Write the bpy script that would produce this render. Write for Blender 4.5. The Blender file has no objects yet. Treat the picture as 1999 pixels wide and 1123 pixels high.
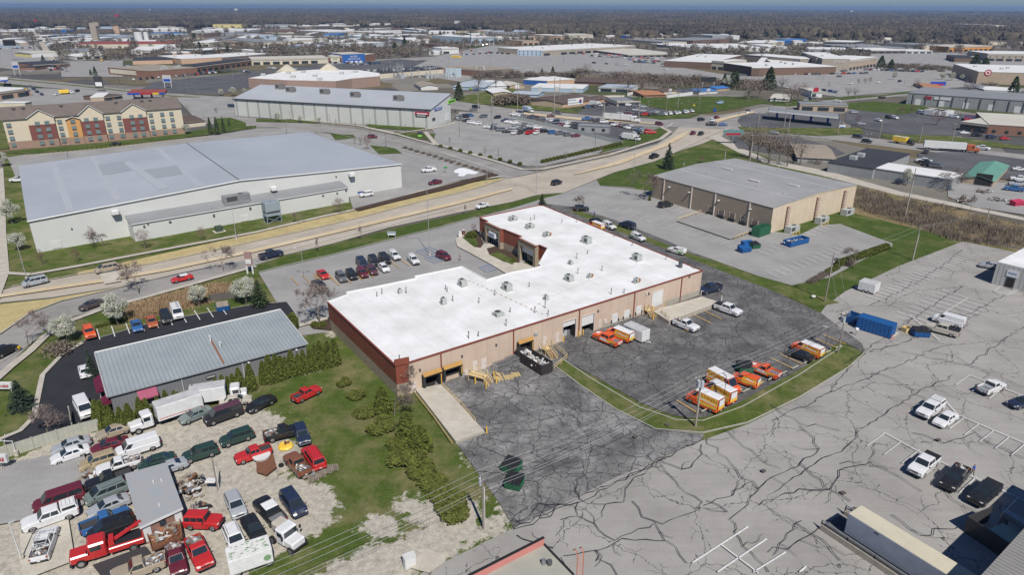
import bpy,bmesh,math,random,time
import numpy as np
from mathutils import Vector,Matrix
T0=time.time()
sc=bpy.context.scene
col=sc.collection
R=math.radians
rnd=random.Random(7)
# camera
H=58.0;FPX=1333.0;CX=999.5;CY=561.5;HY=14.0
PITCH=math.atan((CY-HY)/FPX);ROLL=R(0.17)
cam_d=bpy.data.cameras.new('camera');cam=bpy.data.objects.new('camera',cam_d);col.objects.link(cam)
cam_d.sensor_width=36.0;cam_d.lens=36.0*FPX/1999.0
cam_d.clip_start=1.0;cam_d.clip_end=60000.0
cam.location=(0,0,H)
cam.rotation_mode='XYZ'
cam.matrix_world=Matrix.Translation((0,0,H))@Matrix.Rotation(math.pi/2-PITCH,4,'X')@Matrix.Rotation(ROLL,4,'Z')
sc.camera=cam
# world, sun, exposure
SUN_AZ=161.0;SUN_EL=50.0
w=bpy.data.worlds.new('World');sc.world=w;w.use_nodes=True
nt=w.node_tree;bg=nt.nodes['Background']
sky=nt.nodes.new('ShaderNodeTexSky');sky.sky_type='NISHITA';sky.sun_disc=False
sky.sun_elevation=R(SUN_EL);sky.sun_rotation=R(SUN_AZ)
sky.altitude=250;sky.air_density=1.0;sky.dust_density=0.1;sky.ozone_density=4.0
tn=nt.nodes.new('ShaderNodeMixRGB');tn.blend_type='MULTIPLY';tn.inputs[0].default_value=1;tn.inputs[2].default_value=(0.66,0.84,1.12,1)
nt.links.new(sky.outputs[0],tn.inputs[1]);nt.links.new(tn.outputs[0],bg.inputs[0]);bg.inputs[1].default_value=0.055
sl=bpy.data.lights.new('sun','SUN');sl.energy=4.65;sl.angle=R(0.53);sl.color=(1.0,0.955,0.89)
so=bpy.data.objects.new('sun',sl);col.objects.link(so)
sdir=Vector((math.sin(R(SUN_AZ))*math.cos(R(SUN_EL)),math.cos(R(SUN_AZ))*math.cos(R(SUN_EL)),math.sin(R(SUN_EL))))
so.rotation_euler=sdir.to_track_quat('Z','Y').to_euler();so.location=(0,0,200)
sc.view_settings.view_transform='Standard';sc.view_settings.look='None'
sc.view_settings.exposure=0.05;sc.view_settings.gamma=1.0
sc.cycles.max_bounces=5;sc.cycles.diffuse_bounces=2;sc.cycles.glossy_bounces=2
sc.cycles.transparent_max_bounces=4;sc.cycles.volume_bounces=0
# photo measuring helpers (pixel on the 1999x1123 photo -> place on the ground)
def ray(px,py):
 x=(px-CX)/FPX;y=-(py-CY)/FPX
 c,s=math.cos(ROLL),math.sin(ROLL)
 x,y=x*c-y*s,x*s+y*c
 return(x,math.cos(PITCH)+y*math.sin(PITCH),-math.sin(PITCH)+y*math.cos(PITCH))
def G(px,py,z=0.0):
 d=ray(px,py);t=(H-z)/-d[2]
 return Vector((d[0]*t,d[1]*t,z))
def G2(p,z=0.0):return G(p[0],p[1],z).to_2d()
def project(v):
 m=cam.matrix_world.inverted()@Vector(v)
 return(CX+FPX*m.x/-m.z,CY-FPX*m.y/-m.z)
def wallhit(P0,P1,px,py):
 """pixel -> (metres along wall P0-P1, height)"""
 d=ray(px,py);ex,ey=P1[0]-P0[0],P1[1]-P0[1];L=math.hypot(ex,ey)
 nx,ny=-ey/L,ex/L
 t=(P0[0]*nx+P0[1]*ny)/(d[0]*nx+d[1]*ny)
 return(((d[0]*t-P0[0])*ex+(d[1]*t-P0[1])*ey)/L,H+d[2]*t)
def ztop(base,top):
 """height of a vertical thing standing at pixel base whose top is at pixel row top"""
 B=G(base[0],base[1]);d=ray(base[0],top)
 t=math.hypot(B.x,B.y)/math.hypot(d[0],d[1]);return H+d[2]*t
# tagging
def tag(o,label=None,cat=None,group=None,kind=None):
 if label:o['label']=label
 if cat:o['category']=cat
 if group:o['group']=group
 if kind:o['kind']=kind
 return o
def empty(name,loc=(0,0,0),rz=0.0,label=None,cat=None,group=None):
 o=bpy.data.objects.new(name,None);col.objects.link(o)
 o.location=loc;o.rotation_euler=(0,0,rz);o.empty_display_size=0.3
 return tag(o,label,cat,group)
# materials
MATS={}
def mat(name,c,rough=0.8,c2=None,ns=1.0,nd=5.0,bump=0.0,bs=None,metal=0.0,spec=0.4,ribs=None,ribdark=0.0,brick=None,coat=0.0,obj=False):
 """procedural material: colour c varied towards c2 by noise of scale ns, optional bump and sheet-metal ribs"""
 if name in MATS:return MATS[name]
 m=bpy.data.materials.new(name);m.use_nodes=True;MATS[name]=m
 t=m.node_tree;N=t.nodes;L=t.links;b=N['Principled BSDF']
 b.inputs['Roughness'].default_value=rough;b.inputs['Metallic'].default_value=metal
 b.inputs['Specular IOR Level'].default_value=spec
 if coat:b.inputs['Coat Weight'].default_value=coat;b.inputs['Coat Roughness'].default_value=0.22
 tc=N.new('ShaderNodeTexCoord');src=tc.outputs['Object']
 c=tuple(c)+(1,);c2=tuple(c2)+(1,)if c2 else tuple(min(1,v*0.86)for v in c[:3])+(1,)
 nz=N.new('ShaderNodeTexNoise');nz.inputs['Scale'].default_value=ns;nz.inputs['Detail'].default_value=nd;nz.inputs['Roughness'].default_value=0.62
 L.new(src,nz.inputs['Vector'])
 cr=N.new('ShaderNodeValToRGB');cr.color_ramp.elements[0].position=0.33;cr.color_ramp.elements[1].position=0.67
 cr.color_ramp.elements[0].color=c;cr.color_ramp.elements[1].color=c2
 L.new(nz.outputs[0],cr.inputs[0]);out=cr.outputs[0]
 hgt=None
 if ribs:
  uv=N.new('ShaderNodeUVMap');uv.uv_map='UVMap'
  sp=N.new('ShaderNodeSeparateXYZ');L.new(uv.outputs[0],sp.inputs[0])
  mu=N.new('ShaderNodeMath');mu.operation='DIVIDE';mu.inputs[1].default_value=ribs;L.new(sp.outputs[0],mu.inputs[0])
  fr=N.new('ShaderNodeMath');fr.operation='FRACT';L.new(mu.outputs[0],fr.inputs[0])
  pg=N.new('ShaderNodeMath');pg.operation='LESS_THAN';pg.inputs[1].default_value=0.16;L.new(fr.outputs[0],pg.inputs[0])
  mx=N.new('ShaderNodeMixRGB');mx.blend_type='MULTIPLY';mx.inputs[2].default_value=(1-ribdark,)*3+(1,)
  L.new(pg.outputs[0],mx.inputs[0]);L.new(out,mx.inputs[1]);out=mx.outputs[0];hgt=pg.outputs[0]
 if brick:
  uv=N.new('ShaderNodeUVMap');uv.uv_map='UVMap'
  bk=N.new('ShaderNodeTexBrick');bk.inputs['Scale'].default_value=brick[0]
  bk.inputs['Color1'].default_value=c;bk.inputs['Color2'].default_value=c2
  bk.inputs['Mortar'].default_value=tuple(brick[1])+(1,);bk.inputs['Mortar Size'].default_value=0.015
  L.new(uv.outputs[0],bk.inputs['Vector']);out=bk.outputs['Color'];hgt=bk.outputs['Fac']
 L.new(out,b.inputs['Base Color'])
 if bump or ribs:
  bp=N.new('ShaderNodeBump');bp.inputs['Strength'].default_value=bump if bump else 0.4;bp.inputs['Distance'].default_value=0.055
  if hgt is not None:L.new(hgt,bp.inputs['Height'])
  else:
   n2=N.new('ShaderNodeTexNoise');n2 .inputs['Scale'].default_value=bs or ns*6;n2 .inputs['Detail'].default_value=4
   L.new(src,n2 .inputs['Vector']);L.new(n2 .outputs[0],bp.inputs['Height'])
  L.new(bp.outputs[0],b.inputs['Normal'])
 return m
def hexc(r,g,b):return tuple(((v/255.0)**2.2)for v in(r,g,b))
# mesh builder
CBOX={}
class MB:
 def __init__(s):s.v=[];s.f=[];s.m=[];s.mats=[]
 def mi(s,m):
  if m not in s.mats:s.mats.append(m)
  return s.mats.index(m)
 def add(s,vs,fs,m):
  o=len(s.v);k=s.mi(m)
  s.v+=[tuple(v)for v in vs];s.f+=[tuple(i+o for i in f)for f in fs];s.m+=[k]*len(fs)
  return s
 def quad(s,a,b,c,d,m):return s.add([a,b,c,d],[(0,1,2,3)],m)
 def box(s,c,sz,m,rz=0.0,ry=0.0,rx=0.0):
  hx,hy,hz=sz[0]/2,sz[1]/2,sz[2]/2
  vs=[Vector((x,y,z))for x in(-hx,hx)for y in(-hy,hy)for z in(-hz,hz)]
  if rz or ry or rx:
   M=Matrix.Rotation(rz,3,'Z')@Matrix.Rotation(ry,3,'Y')@Matrix.Rotation(rx,3,'X');vs=[M@v for v in vs]
  c=Vector(c);vs=[v+c for v in vs]
  return s.add(vs,[(0,1,3,2),(4,6,7,5),(0,4,5,1),(2,3,7,6),(0,2,6,4),(1,5,7,3)],m)
 def b2(s,lo,hi,m):
  return s.box([(a+b)/2 for a,b in zip(lo,hi)],[abs(b-a)for a,b in zip(lo,hi)],m)
 def cbox(s,c,sz,m,ch=0.05,rz=0.0):
  key=(round(sz[0],3),round(sz[1],3),round(sz[2],3),ch)
  if key not in CBOX:
   bm=bmesh.new();bmesh.ops.create_cube(bm,size=1.0)
   for v in bm.verts:v.co=Vector((v.co.x*sz[0],v.co.y*sz[1],v.co.z*sz[2]))
   bmesh.ops.bevel(bm,geom=bm.edges[:],offset=min(ch,min(sz)*0.45),segments=1,affect='EDGES')
   bm.verts.index_update()
   CBOX[key]=([v.co.copy()for v in bm.verts],[[v.index for v in f.verts]for f in bm.faces]);bm.free()
  vs,fs=CBOX[key];c=Vector(c)
  if rz:M=Matrix.Rotation(rz,3,'Z');vs=[M@v for v in vs]
  return s.add([v+c for v in vs],fs,m)
 def cyl(s,a,b,r0,m,r1=None,n=8,cap=True):
  a,b=Vector(a),Vector(b);r1=r0 if r1 is None else r1
  d=(b-a);L=d.length
  if L<1e-6:return s
  q=d.normalized().to_track_quat('Z','Y');vs=[]
  for k in range(n):
   an=2*math.pi*k/n;u=q@Vector((math.cos(an),math.sin(an),0))
   vs.append(a+u*r0);vs.append(b+u*r1)
  fs=[(2*k,2*((k+1)%n),2*((k+1)%n)+1,2*k+1)for k in range(n)]
  if cap:fs.append(tuple(2*k+1 for k in range(n)));fs.append(tuple(2*(n-1-k)for k in range(n)))
  return s.add(vs,fs,m)
 def tube(s,pts,r,m,n=4):
  for a,b in zip(pts[:-1],pts[1:]):s.cyl(a,b,r,m,n=n,cap=False)
  return s
 def poly(s,pts,z,m):
  """flat ground polygon, triangulated"""
  from mathutils.geometry import tessellate_polygon
  vs=[Vector((p[0],p[1],z))for p in pts]
  tr=tessellate_polygon([vs])
  fs=[]
  for t in tr:
   a,b,c=[vs[i]for i in t]
   fs.append(tuple(t)if(b-a).cross(c-a).z>0 else tuple(reversed(t)))
  return s.add(vs,fs,m)
 def prism(s,pts,z0,z1,m,mside=None,bottom=False):
  s.poly(pts,z1,m);n=len(pts)
  area=sum(pts[i][0]*pts[(i+1)%n][1]-pts[(i+1)%n][0]*pts[i][1]for i in range(n))
  if area<0:pts=list(reversed(pts))
  for i in range(n):
   a,b=pts[i],pts[(i+1)%n]
   s.quad((a[0],a[1],z0),(b[0],b[1],z0),(b[0],b[1],z1),(a[0],a[1],z1),mside or m)
  return s
 def strip(s,pts,w_,z,m):
  """ground ribbon along polyline"""
  n=len(pts)
  if n<2:return s
  L=[];Rr=[]
  for i in range(n):
   a=Vector(pts[max(0,i-1)][:2]);b=Vector(pts[min(n-1,i+1)][:2]);d=(b-a)
   if d.length<1e-6:d=Vector((1,0))
   d.normalize();nn=Vector((-d.y,d.x));p=Vector(pts[i][:2]);ww=w_[i]if isinstance(w_,list)else w_
   L.append(p+nn*ww/2);Rr.append(p-nn*ww/2)
  vs=[(v.x,v.y,z)for v in L]+[(v.x,v.y,z)for v in Rr]
  return s.add(vs,[(i,n+i,n+i+1,i+1)for i in range(n-1)],m)
 def build(s,name,parent=None,axis=None,smooth=False,label=None,cat=None,group=None,kind=None,loc=None,rz=0.0):
  me=bpy.data.meshes.new(name);me.from_pydata([tuple(v)for v in s.v],[],s.f)
  for m in s.mats:me.materials.append(m)
  if me.polygons:
   me.polygons.foreach_set('material_index',s.m)
   if smooth:me.polygons.foreach_set('use_smooth',[True]*len(me.polygons))
  if axis is not None or any(m.get('uv')for m in s.mats):s.uv(me,axis or(1,0))
  me.update()
  o=bpy.data.objects.new(name,me);col.objects.link(o)
  if parent is not None:o.parent=parent
  if loc is not None:o.location=loc;o.rotation_euler=(0,0,rz)
  return tag(o,label,cat,group,kind)
 def uv(s,me,axis):
  ax=Vector((axis[0],axis[1],0)).normalized();ay=Vector((-ax.y,ax.x,0))
  ul=me.uv_layers.new(name='UVMap');dat=[]
  for p in me.polygons:
   n=p.normal
   if abs(n.z)<0.5:
    tdir=Vector((-n.y,n.x,0));
    if tdir.length<1e-5:tdir=ax
    tdir.normalize()
    for vi in p.vertices:
     c=me.vertices[vi].co;dat+=[c.dot(tdir),c.z]
   else:
    for vi in p.vertices:
     c=me.vertices[vi].co;dat+=[c.dot(ax),c.dot(ay)]
  ul.data.foreach_set('uv',dat)
def uvmat(*a,**k):
 m=mat(*a,**k);m['uv']=1;return m
def dup(root,loc,rz=None,scale=None,label=None,group=None):
 r=root.copy();col.objects.link(r);r.location=loc
 if rz is not None:r.rotation_euler=(0,0,rz)
 if scale is not None:r.scale=(scale,)*3 if isinstance(scale,(int,float))else scale
 if label:r['label']=label
 if group:r['group']=group
 for ch in list(root.children):
  c=ch.copy();col.objects.link(c);c.parent=r
  for g in ch.children:
   d=g.copy();col.objects.link(d);d.parent=c
 return r
# ground materials
def node_chain(m):
 t=m.node_tree;return t,t.nodes,t.links,t.nodes['Principled BSDF']
def math_node(N,L,op,a,b=None,clamp=False):
 n=N.new('ShaderNodeMath');n.operation=op;n.use_clamp=clamp
 for i,v in enumerate((a,b)):
  if v is None:continue
  if isinstance(v,(int,float)):n.inputs[i].default_value=v
  else:L.new(v,n.inputs[i])
 return n.outputs[0]
def noise(N,L,src,scale,detail=4,rough=0.6):
 n=N.new('ShaderNodeTexNoise');n.inputs['Scale'].default_value=scale;n.inputs['Detail'].default_value=detail
 n.inputs['Roughness'].default_value=rough;L.new(src,n.inputs['Vector']);return n
def ramp(N,L,fac,stops):
 r=N.new('ShaderNodeValToRGB');e=r.color_ramp.elements
 while len(e)<len(stops):e.new(0.5)
 for k,(p,c)in enumerate(stops):e[k].position=p;e[k].color=tuple(c)+(1,)if len(c)==3 else c
 L.new(fac,r.inputs[0]);return r.outputs[0]
def mix(N,L,fac,a,b,mode='MIX'):
 n=N.new('ShaderNodeMixRGB');n.blend_type=mode
 for i,v in enumerate((fac,a,b)):
  if isinstance(v,(int,float)):n.inputs[i].default_value=v
  elif isinstance(v,tuple):n.inputs[i].default_value=v+(1,)if len(v)==3 else v
  else:L.new(v,n.inputs[i])
 return n.outputs[0]
def asphalt(name,c,c2,cell=0.0,cw=0.02,sealc=(0.035,0.035,0.037),fine=0.0,stain=None,angle=0.0,bigscale=0.09,amount=0.5):
 """worn paving: mottled colour, tar-sealed cracks along warped cell edges, tyre streaks"""
 m=bpy.data.materials.new(name);m.use_nodes=True;MATS[name]=m
 t,N,L,b=node_chain(m);b.inputs['Roughness'].default_value=0.9;b.inputs['Specular IOR Level'].default_value=0.25
 tc=N.new('ShaderNodeTexCoord');src=tc.outputs['Object']
 n1=noise(N,L,src,bigscale,6,0.65);colr=ramp(N,L,n1 .outputs[0],[(0.36,c),(0.64,c2)])
 n2=noise(N,L,src,9.0,3);sp=ramp(N,L,n2 .outputs[0],[(0.3,(0.8,0.8,0.8)),(0.7,(1.1,1.1,1.1))])
 colr=mix(N,L,1.0,colr,sp,'MULTIPLY')
 mp=N.new('ShaderNodeMapping');mp.inputs['Rotation'].default_value=(0,0,angle);mp.inputs['Scale'].default_value=(0.05,1.2,1);L.new(src,mp.inputs['Vector'])
 n3=noise(N,L,mp.outputs[0],1.0,4);st=ramp(N,L,n3 .outputs[0],[(0.38,(0.86,0.86,0.86)),(0.62,(1.06,1.06,1.06))])
 colr=mix(N,L,0.3,colr,st,'MULTIPLY')
 if stain:
  n4=noise(N,L,src,stain[0],8,0.78);f=ramp(N,L,n4 .outputs[0],[(stain[1],(0,0,0)),(stain[1]+0.12,(1,1,1))])
  colr=mix(N,L,f,colr,stain[2])
 if cell:
  wz=noise(N,L,src,cell*1.6,5,0.7)
  vm=N.new('ShaderNodeVectorMath');vm.operation='SUBTRACT';L.new(wz.outputs['Color'],vm.inputs[0]);vm.inputs[1].default_value=(0.5,0.5,0.5)
  vs=N.new('ShaderNodeVectorMath');vs.operation='SCALE';L.new(vm.outputs[0],vs.inputs[0]);vs.inputs['Scale'].default_value=0.42/cell
  va=N.new('ShaderNodeVectorMath');va.operation='ADD';L.new(src,va.inputs[0]);L.new(vs.outputs[0],va.inputs[1])
  def edge(scale,width):
   vo=N.new('ShaderNodeTexVoronoi');vo.feature='DISTANCE_TO_EDGE';vo.voronoi_dimensions='2D';vo.inputs['Scale'].default_value=scale
   L.new(va.outputs[0],vo.inputs['Vector'])
   return math_node(N,L,'LESS_THAN',vo.outputs['Distance'],width*scale)
  e1=edge(cell,cw)
  msk=noise(N,L,src,cell*0.9,3);mk=math_node(N,L,'GREATER_THAN',msk.outputs[0],1-amount)
  e=math_node(N,L,'MULTIPLY',e1,mk)
  if fine:
   e2=edge(cell*3.4,cw*0.6);near_=edge(cell,fine[1])
   mk2n=noise(N,L,src,cell*1.7,3);mk2=math_node(N,L,'GREATER_THAN',mk2n.outputs[0],1-fine[0])
   e=math_node(N,L,'MAXIMUM',e,math_node(N,L,'MULTIPLY',math_node(N,L,'MULTIPLY',e2,near_),mk2))
  e=math_node(N,L,'MULTIPLY',e,0.85)
  colr=mix(N,L,e,colr,sealc)
 L.new(colr,b.inputs['Base Color'])
 bp=N.new('ShaderNodeBump');bp.inputs['Strength'].default_value=0.25;bp.inputs['Distance'].default_value=0.03
 L.new(n2 .outputs[0],bp.inputs['Height']);L.new(bp.outputs[0],b.inputs['Normal'])
 return m
def grass_mat(name,g1,g2,dry,dirt,wear=False,dryth=0.58):
 m=bpy.data.materials.new(name);m.use_nodes=True;MATS[name]=m
 t,N,L,b=node_chain(m);b.inputs['Roughness'].default_value=1.0;b.inputs['Specular IOR Level'].default_value=0.1
 tc=N.new('ShaderNodeTexCoord');src=tc.outputs['Object']
 n1=noise(N,L,src,0.35,6,0.7);c=ramp(N,L,n1 .outputs[0],[(0.3,g1),(0.7,g2)])
 n0=noise(N,L,src,3.5,5,0.75);c=mix(N,L,1.0,c,ramp(N,L,n0 .outputs[0],[(0.25,(0.55,0.55,0.5)),(0.75,(1.35,1.3,1.2))]),'MULTIPLY')
 n2=noise(N,L,src,0.13,8,0.75);f=ramp(N,L,n2 .outputs[0],[(dryth-0.13,(0,0,0)),(dryth+0.08,(1,1,1))])
 c=mix(N,L,math_node(N,L,'MULTIPLY',f,0.75),c,dry)
 if wear:
  at=N.new('ShaderNodeAttribute');at.attribute_name='wear'
  n3=noise(N,L,src,0.45,8,0.75)
  s=math_node(N,L,'ADD',at.outputs['Fac'],math_node(N,L,'MULTIPLY',math_node(N,L,'SUBTRACT',n3 .outputs[0],0.5),3.2))
  f2=ramp(N,L,s,[(0.42,(0,0,0)),(0.6,(1,1,1))])
  n4=noise(N,L,src,1.1,6,0.75);gr=ramp(N,L,n4 .outputs[0],[(0.3,tuple(v*0.62 for v in dirt)),(0.5,dirt),(0.68,tuple(min(1,v*1.28)for v in dirt))])
  n5=noise(N,L,src,14,2);gr=mix(N,L,1.0,gr,ramp(N,L,n5 .outputs[0],[(0.35,(0.72,0.72,0.72)),(0.65,(1.2,1.2,1.2))]),'MULTIPLY')
  c=mix(N,L,f2,c,gr)
 L.new(c,b.inputs['Base Color'])
 n6=noise(N,L,src,6,4);bp=N.new('ShaderNodeBump');bp.inputs['Strength'].default_value=0.6;bp.inputs['Distance'].default_value=0.12
 L.new(n6 .outputs[0],bp.inputs['Height']);L.new(bp.outputs[0],b.inputs['Normal'])
 return m
GR1,GR2=(0.050,0.084,0.017),(0.098,0.136,0.032)
DRY=(0.235,0.195,0.105)
m_grass=grass_mat('grass',GR1,GR2,DRY,DRY,dryth=.575)
m_grassw=grass_mat('grass_with_gravel',GR1,GR2,DRY,(0.43,0.395,0.33),wear=True,dryth=0.585)
m_lush=grass_mat('lush_grass',(0.046,0.078,0.017),(0.078,0.118,0.028),(0.17,0.165,0.07),DRY,dryth=0.62)
m_straw=grass_mat('straw',(0.40,0.33,0.17),(0.54,0.45,0.26),(0.24,0.23,0.10),DRY,dryth=0.66)
m_scrub=grass_mat('scrub',(0.20,0.15,0.09),(0.30,0.23,0.14),(0.12,0.13,0.05),DRY,dryth=0.56)
m_light=asphalt('light_asphalt',(0.29,0.277,0.257),(0.365,0.349,0.325),cell=0.10,cw=0.05,fine=(0.6,1.3),angle=R(-35),amount=0.72,stain=(0.25,0.66,(0.22,0.213,0.20)),sealc=(.05,.05,.052))
m_light2=asphalt('plain_light_asphalt',(0.275,0.268,0.257),(0.345,0.337,0.322),cell=0.05,cw=0.06,amount=0.36,angle=R(20))
m_dark=asphalt('dark_sealed_asphalt',(0.088,0.087,0.086),(0.185,0.18,0.174),cell=0.2,cw=0.07,fine=(0.6,2.5),stain=(0.16,0.56,(0.24,0.234,0.226)),angle=R(-35),bigscale=0.22,amount=0.75,sealc=(0.036,0.036,0.038))
m_dark2=asphalt('worn_dark_asphalt',(0.095,0.094,0.094),(0.235,0.229,0.22),cell=0.2,cw=0.07,fine=(0.6,2.5),stain=(0.13,0.5,(0.29,0.283,0.275)),angle=R(-35),bigscale=0.16,amount=0.8,sealc=(0.036,0.036,0.038))
m_black=asphalt('fresh_asphalt',(0.026,0.027,0.032),(0.036,0.037,0.043),angle=R(10),bigscale=0.3)
m_blackfar=asphalt('dark_lot_asphalt',(0.085,0.085,0.09),(0.13,0.13,0.135),bigscale=0.05)
m_road=asphalt('road_surface',(0.385,0.34,0.278),(0.48,0.425,0.35),angle=R(20),bigscale=0.1)
m_road2=asphalt('road_surface_grey',(0.25,0.238,0.222),(0.33,0.315,0.295),angle=R(20),bigscale=0.1)
m_lane=asphalt('turn_lane',(0.55,0.43,0.27),(0.62,0.52,0.36),angle=R(20))
m_conc=asphalt('concrete',(0.46,0.42,0.35),(0.56,0.52,0.44),bigscale=0.4)
m_walk=asphalt('sidewalk',(0.42,0.385,0.33),(0.52,0.48,0.41),bigscale=0.5)
m_mulch=asphalt('mulch',(0.055,0.035,0.025),(0.09,0.058,0.042),bigscale=2.0)
m_kerb=mat('kerb',(0.42,0.40,0.36),0.9,ns=2)
m_white=mat('marking_white',(0.72,0.72,0.70),0.8,c2=(0.55,0.55,0.54),ns=3)
m_yel=mat('marking_yellow',(0.70,0.40,0.06),0.8,c2=(0.55,0.33,0.09),ns=3)
m_blue=mat('marking_blue',(0.10,0.25,0.55),0.8,c2=(0.22,0.30,0.45),ns=3)
m_cream=mat('faded_concrete_stop',(0.50,0.47,0.38),0.9,ns=3)
def land_mat():
 m=bpy.data.materials.new('land');m.use_nodes=True;t,N,L,b=node_chain(m)
 b.inputs['Roughness'].default_value=1;b.inputs['Specular IOR Level'].default_value=0.1
 src=N.new('ShaderNodeTexCoord').outputs['Object']
 v=N.new('ShaderNodeTexVoronoi');v.voronoi_dimensions='2D';v.distance='MANHATTAN';v.inputs['Scale'].default_value=1/48.0
 mp=N.new('ShaderNodeMapping');mp.inputs['Rotation'].default_value=(0,0,R(25));L.new(src,mp.inputs['Vector']);L.new(mp.outputs[0],v.inputs['Vector'])
 sx=N.new('ShaderNodeSeparateXYZ');L.new(v.outputs['Color'],sx.inputs[0])
 r=ramp(N,L,sx.outputs[0],[(0.0,(0.19,0.18,0.16)),(0.22,(0.13,0.12,0.10)),(0.4,(0.10,0.10,0.10)),(0.55,(0.15,0.125,0.08)),(0.7,(0.075,0.09,0.04)),(0.82,(0.22,0.21,0.19))])
 for n in N:
  if n.type=='VALTORGB':n.color_ramp.interpolation='CONSTANT'
 n1=noise(N,L,src,0.04,6,0.7);c=mix(N,L,1.0,r,ramp(N,L,n1 .outputs[0],[(0.3,(0.75,0.75,0.72)),(0.7,(1.15,1.12,1.08))]),'MULTIPLY')
 ge=N.new('ShaderNodeSeparateXYZ');L.new(src,ge.inputs[0])
 f=ramp(N,L,math_node(N,L,'DIVIDE',ge.outputs[1],3000.0),[(0.5,(0,0,0)),(0.62,(1,1,1))])
 c=mix(N,L,f,c,(0.062,0.058,0.042))
 L.new(c,b.inputs['Base Color']);return m
mb=MB();m_land=land_mat()
mb.add([(-26000,-300,0),(26000,-300,0),(26000,32000,0),(-26000,32000,0)],[(0,1,2,3)],m_land)
mb.build('ground',kind='structure')
def pts(L_):return[G2(p)for p in L_]
LAY=[0.03];LOTS=[]
def patch(name,P,m,z=None,kerb=False,parent=None,h=0.0):
 if z is None:LAY[0]+=0.004;z=LAY[0]
 q=pts(P);b=MB()
 if h:b.prism(q,0.0,z+h,m,m_kerb)
 else:b.poly(q,z,m)
 if kerb:
  qq=q+[q[0]];b.strip(qq,0.18,z+h+0.004,m_kerb)
 LOTS.append([tuple(v)for v in q]);return b.build(name,kind='structure')
def inpoly(X,Y,P):
 ins=np.zeros(X.shape,bool);n=len(P);dist=np.full(X.shape,1e9)
 for i in range(n):
  x0,y0=P[i];x1,y1=P[(i+1)%n]
  c=((y0>Y)!=(y1>Y))&(X<(x1-x0)*(Y-y0)/((y1-y0)or 1e-9)+x0);ins^=c
  dx,dy=x1-x0,y1-y0;tt=np.clip(((X-x0)*dx+(Y-y0)*dy)/(dx*dx+dy*dy+1e-9),0,1)
  dist=np.minimum(dist,np.hypot(X-x0-tt*dx,Y-y0-tt*dy))
 return np.where(ins,dist,-dist)
xs=np.arange(-125,75,1.0);ys=np.arange(28,175,1.0);X,Y=np.meshgrid(xs,ys)
GRAVEL=[[(-100,930),(0,905),(130,850),(190,838),(300,820),(480,790),(535,800),(560,812),(570,850),(600,880),(560,920),(640,945),(668,985),(655,1020),(600,1060),(540,1090),(480,1123),(200,1400),(-500,1400)],[(600,1123),(660,1090),(760,1050),(860,1010),(930,990),(950,1015),(1000,1036),(820,1123),(700,1400),(300,1400)],[(945,1000),(985,985),(1003,1000),(1003,1033),(960,1030)]]
W=np.full(X.shape,-4.0)
for gp in GRAVEL:W=np.maximum(W,np.clip(inpoly(X,Y,[tuple(p)for p in pts(gp)]),-4,4)*0.35+0.35)
for(px,py,rr,k)in[(600,722,1.5,.5),(575,730,1.2,.3),(645,652,1.4,.4),(600,650,1.2,.3),(920,985,2.5,.2),(845,1008,3.5,.25),(800,985,3,.1),(740,1030,3,.2),(900,885,1,.4),(915,905,.8,.4),(520,840,4,.1)]:
 g_=G2((px,py));W=np.maximum(W,k+0.35*(rr-np.hypot(X-g_.x,Y-g_.y)))
nx_,ny_=len(xs),len(ys)
me=bpy.data.meshes.new('lawn');idx=np.arange(nx_*ny_).reshape(ny_,nx_)
F=np.stack([idx[:-1,:-1],idx[:-1,1:],idx[1:,1:],idx[1:,:-1]],-1).reshape(-1,4)
me.from_pydata(np.stack([X.ravel(),Y.ravel(),np.full(X.size,0.02)],-1).tolist(),[],F.tolist())
at=me.attributes.new('wear','FLOAT','POINT');at.data.foreach_set('value',W.ravel().astype(np.float32))
me.materials.append(m_grassw);me.update()
o=bpy.data.objects.new('lawn',me);col.objects.link(o);o['kind']='structure'
# lawns
patch('lawn',[(0,350),(10,300),(700,262),(740,295),(980,345),(900,365),(700,420),(500,468),(150,538),(0,572),(-200,620),(-200,340)],m_grass)
patch('lawn',[(740,290),(850,310),(985,346),(930,362),(700,408),(560,440),(470,468),(700,372),(900,352),(870,330)],m_grass)
patch('lawn',[(500,517),(560,503),(650,480),(760,448),(900,418),(1050,382),(1100,375),(1105,380),(1030,398),(930,424),(800,470),(650,506),(500,540),(440,560),(300,590),(180,640),(120,690),(80,700),(20,760),(0,770),(-60,800),(30,680),(200,606),(400,555)],m_grass)
patch('verge_grass',[(500,517),(560,503),(650,480),(760,448),(900,418),(1050,382),(1100,375),(1105,380),(1030,398),(930,424),(800,462),(650,498),(505,535)],m_lush)
patch('lawn',[(1160,352),(1200,335),(1290,305),(1380,270),(1480,300),(1560,330),(1680,365),(1860,430),(1999,480),(1999,520),(1870,480),(1760,525),(1690,548),(1610,600),(1110,415),(1250,365)],m_grass)
patch('verge_grass',[(1166,352),(1200,337),(1280,315),(1380,288),(1440,300),(1440,310),(1350,325),(1280,345),(1250,368),(1225,364),(1170,362)],m_lush)
patch('verge_grass',[(1660,410),(1700,415),(1860,470),(1870,478),(1750,525),(1640,590),(1600,600),(1560,590),(1540,560),(1620,540),(1740,478),(1640,438),(1470,480),(1455,470)],m_lush)
patch('scrub',[(1672,365),(1720,372),(1999,440),(1999,492),(1900,475),(1780,445),(1660,415)],m_scrub)
patch('scrub',[(250,602),(330,578),(420,555),(460,560),(420,590),(360,605),(300,620),(250,628)],m_scrub)
patch('straw_verge',[(-200,640),(0,595),(100,584),(240,560),(330,543),(420,519),(422,522),(300,546),(200,570),(120,588),(70,606),(20,640),(-200,780)],m_straw)
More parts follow.
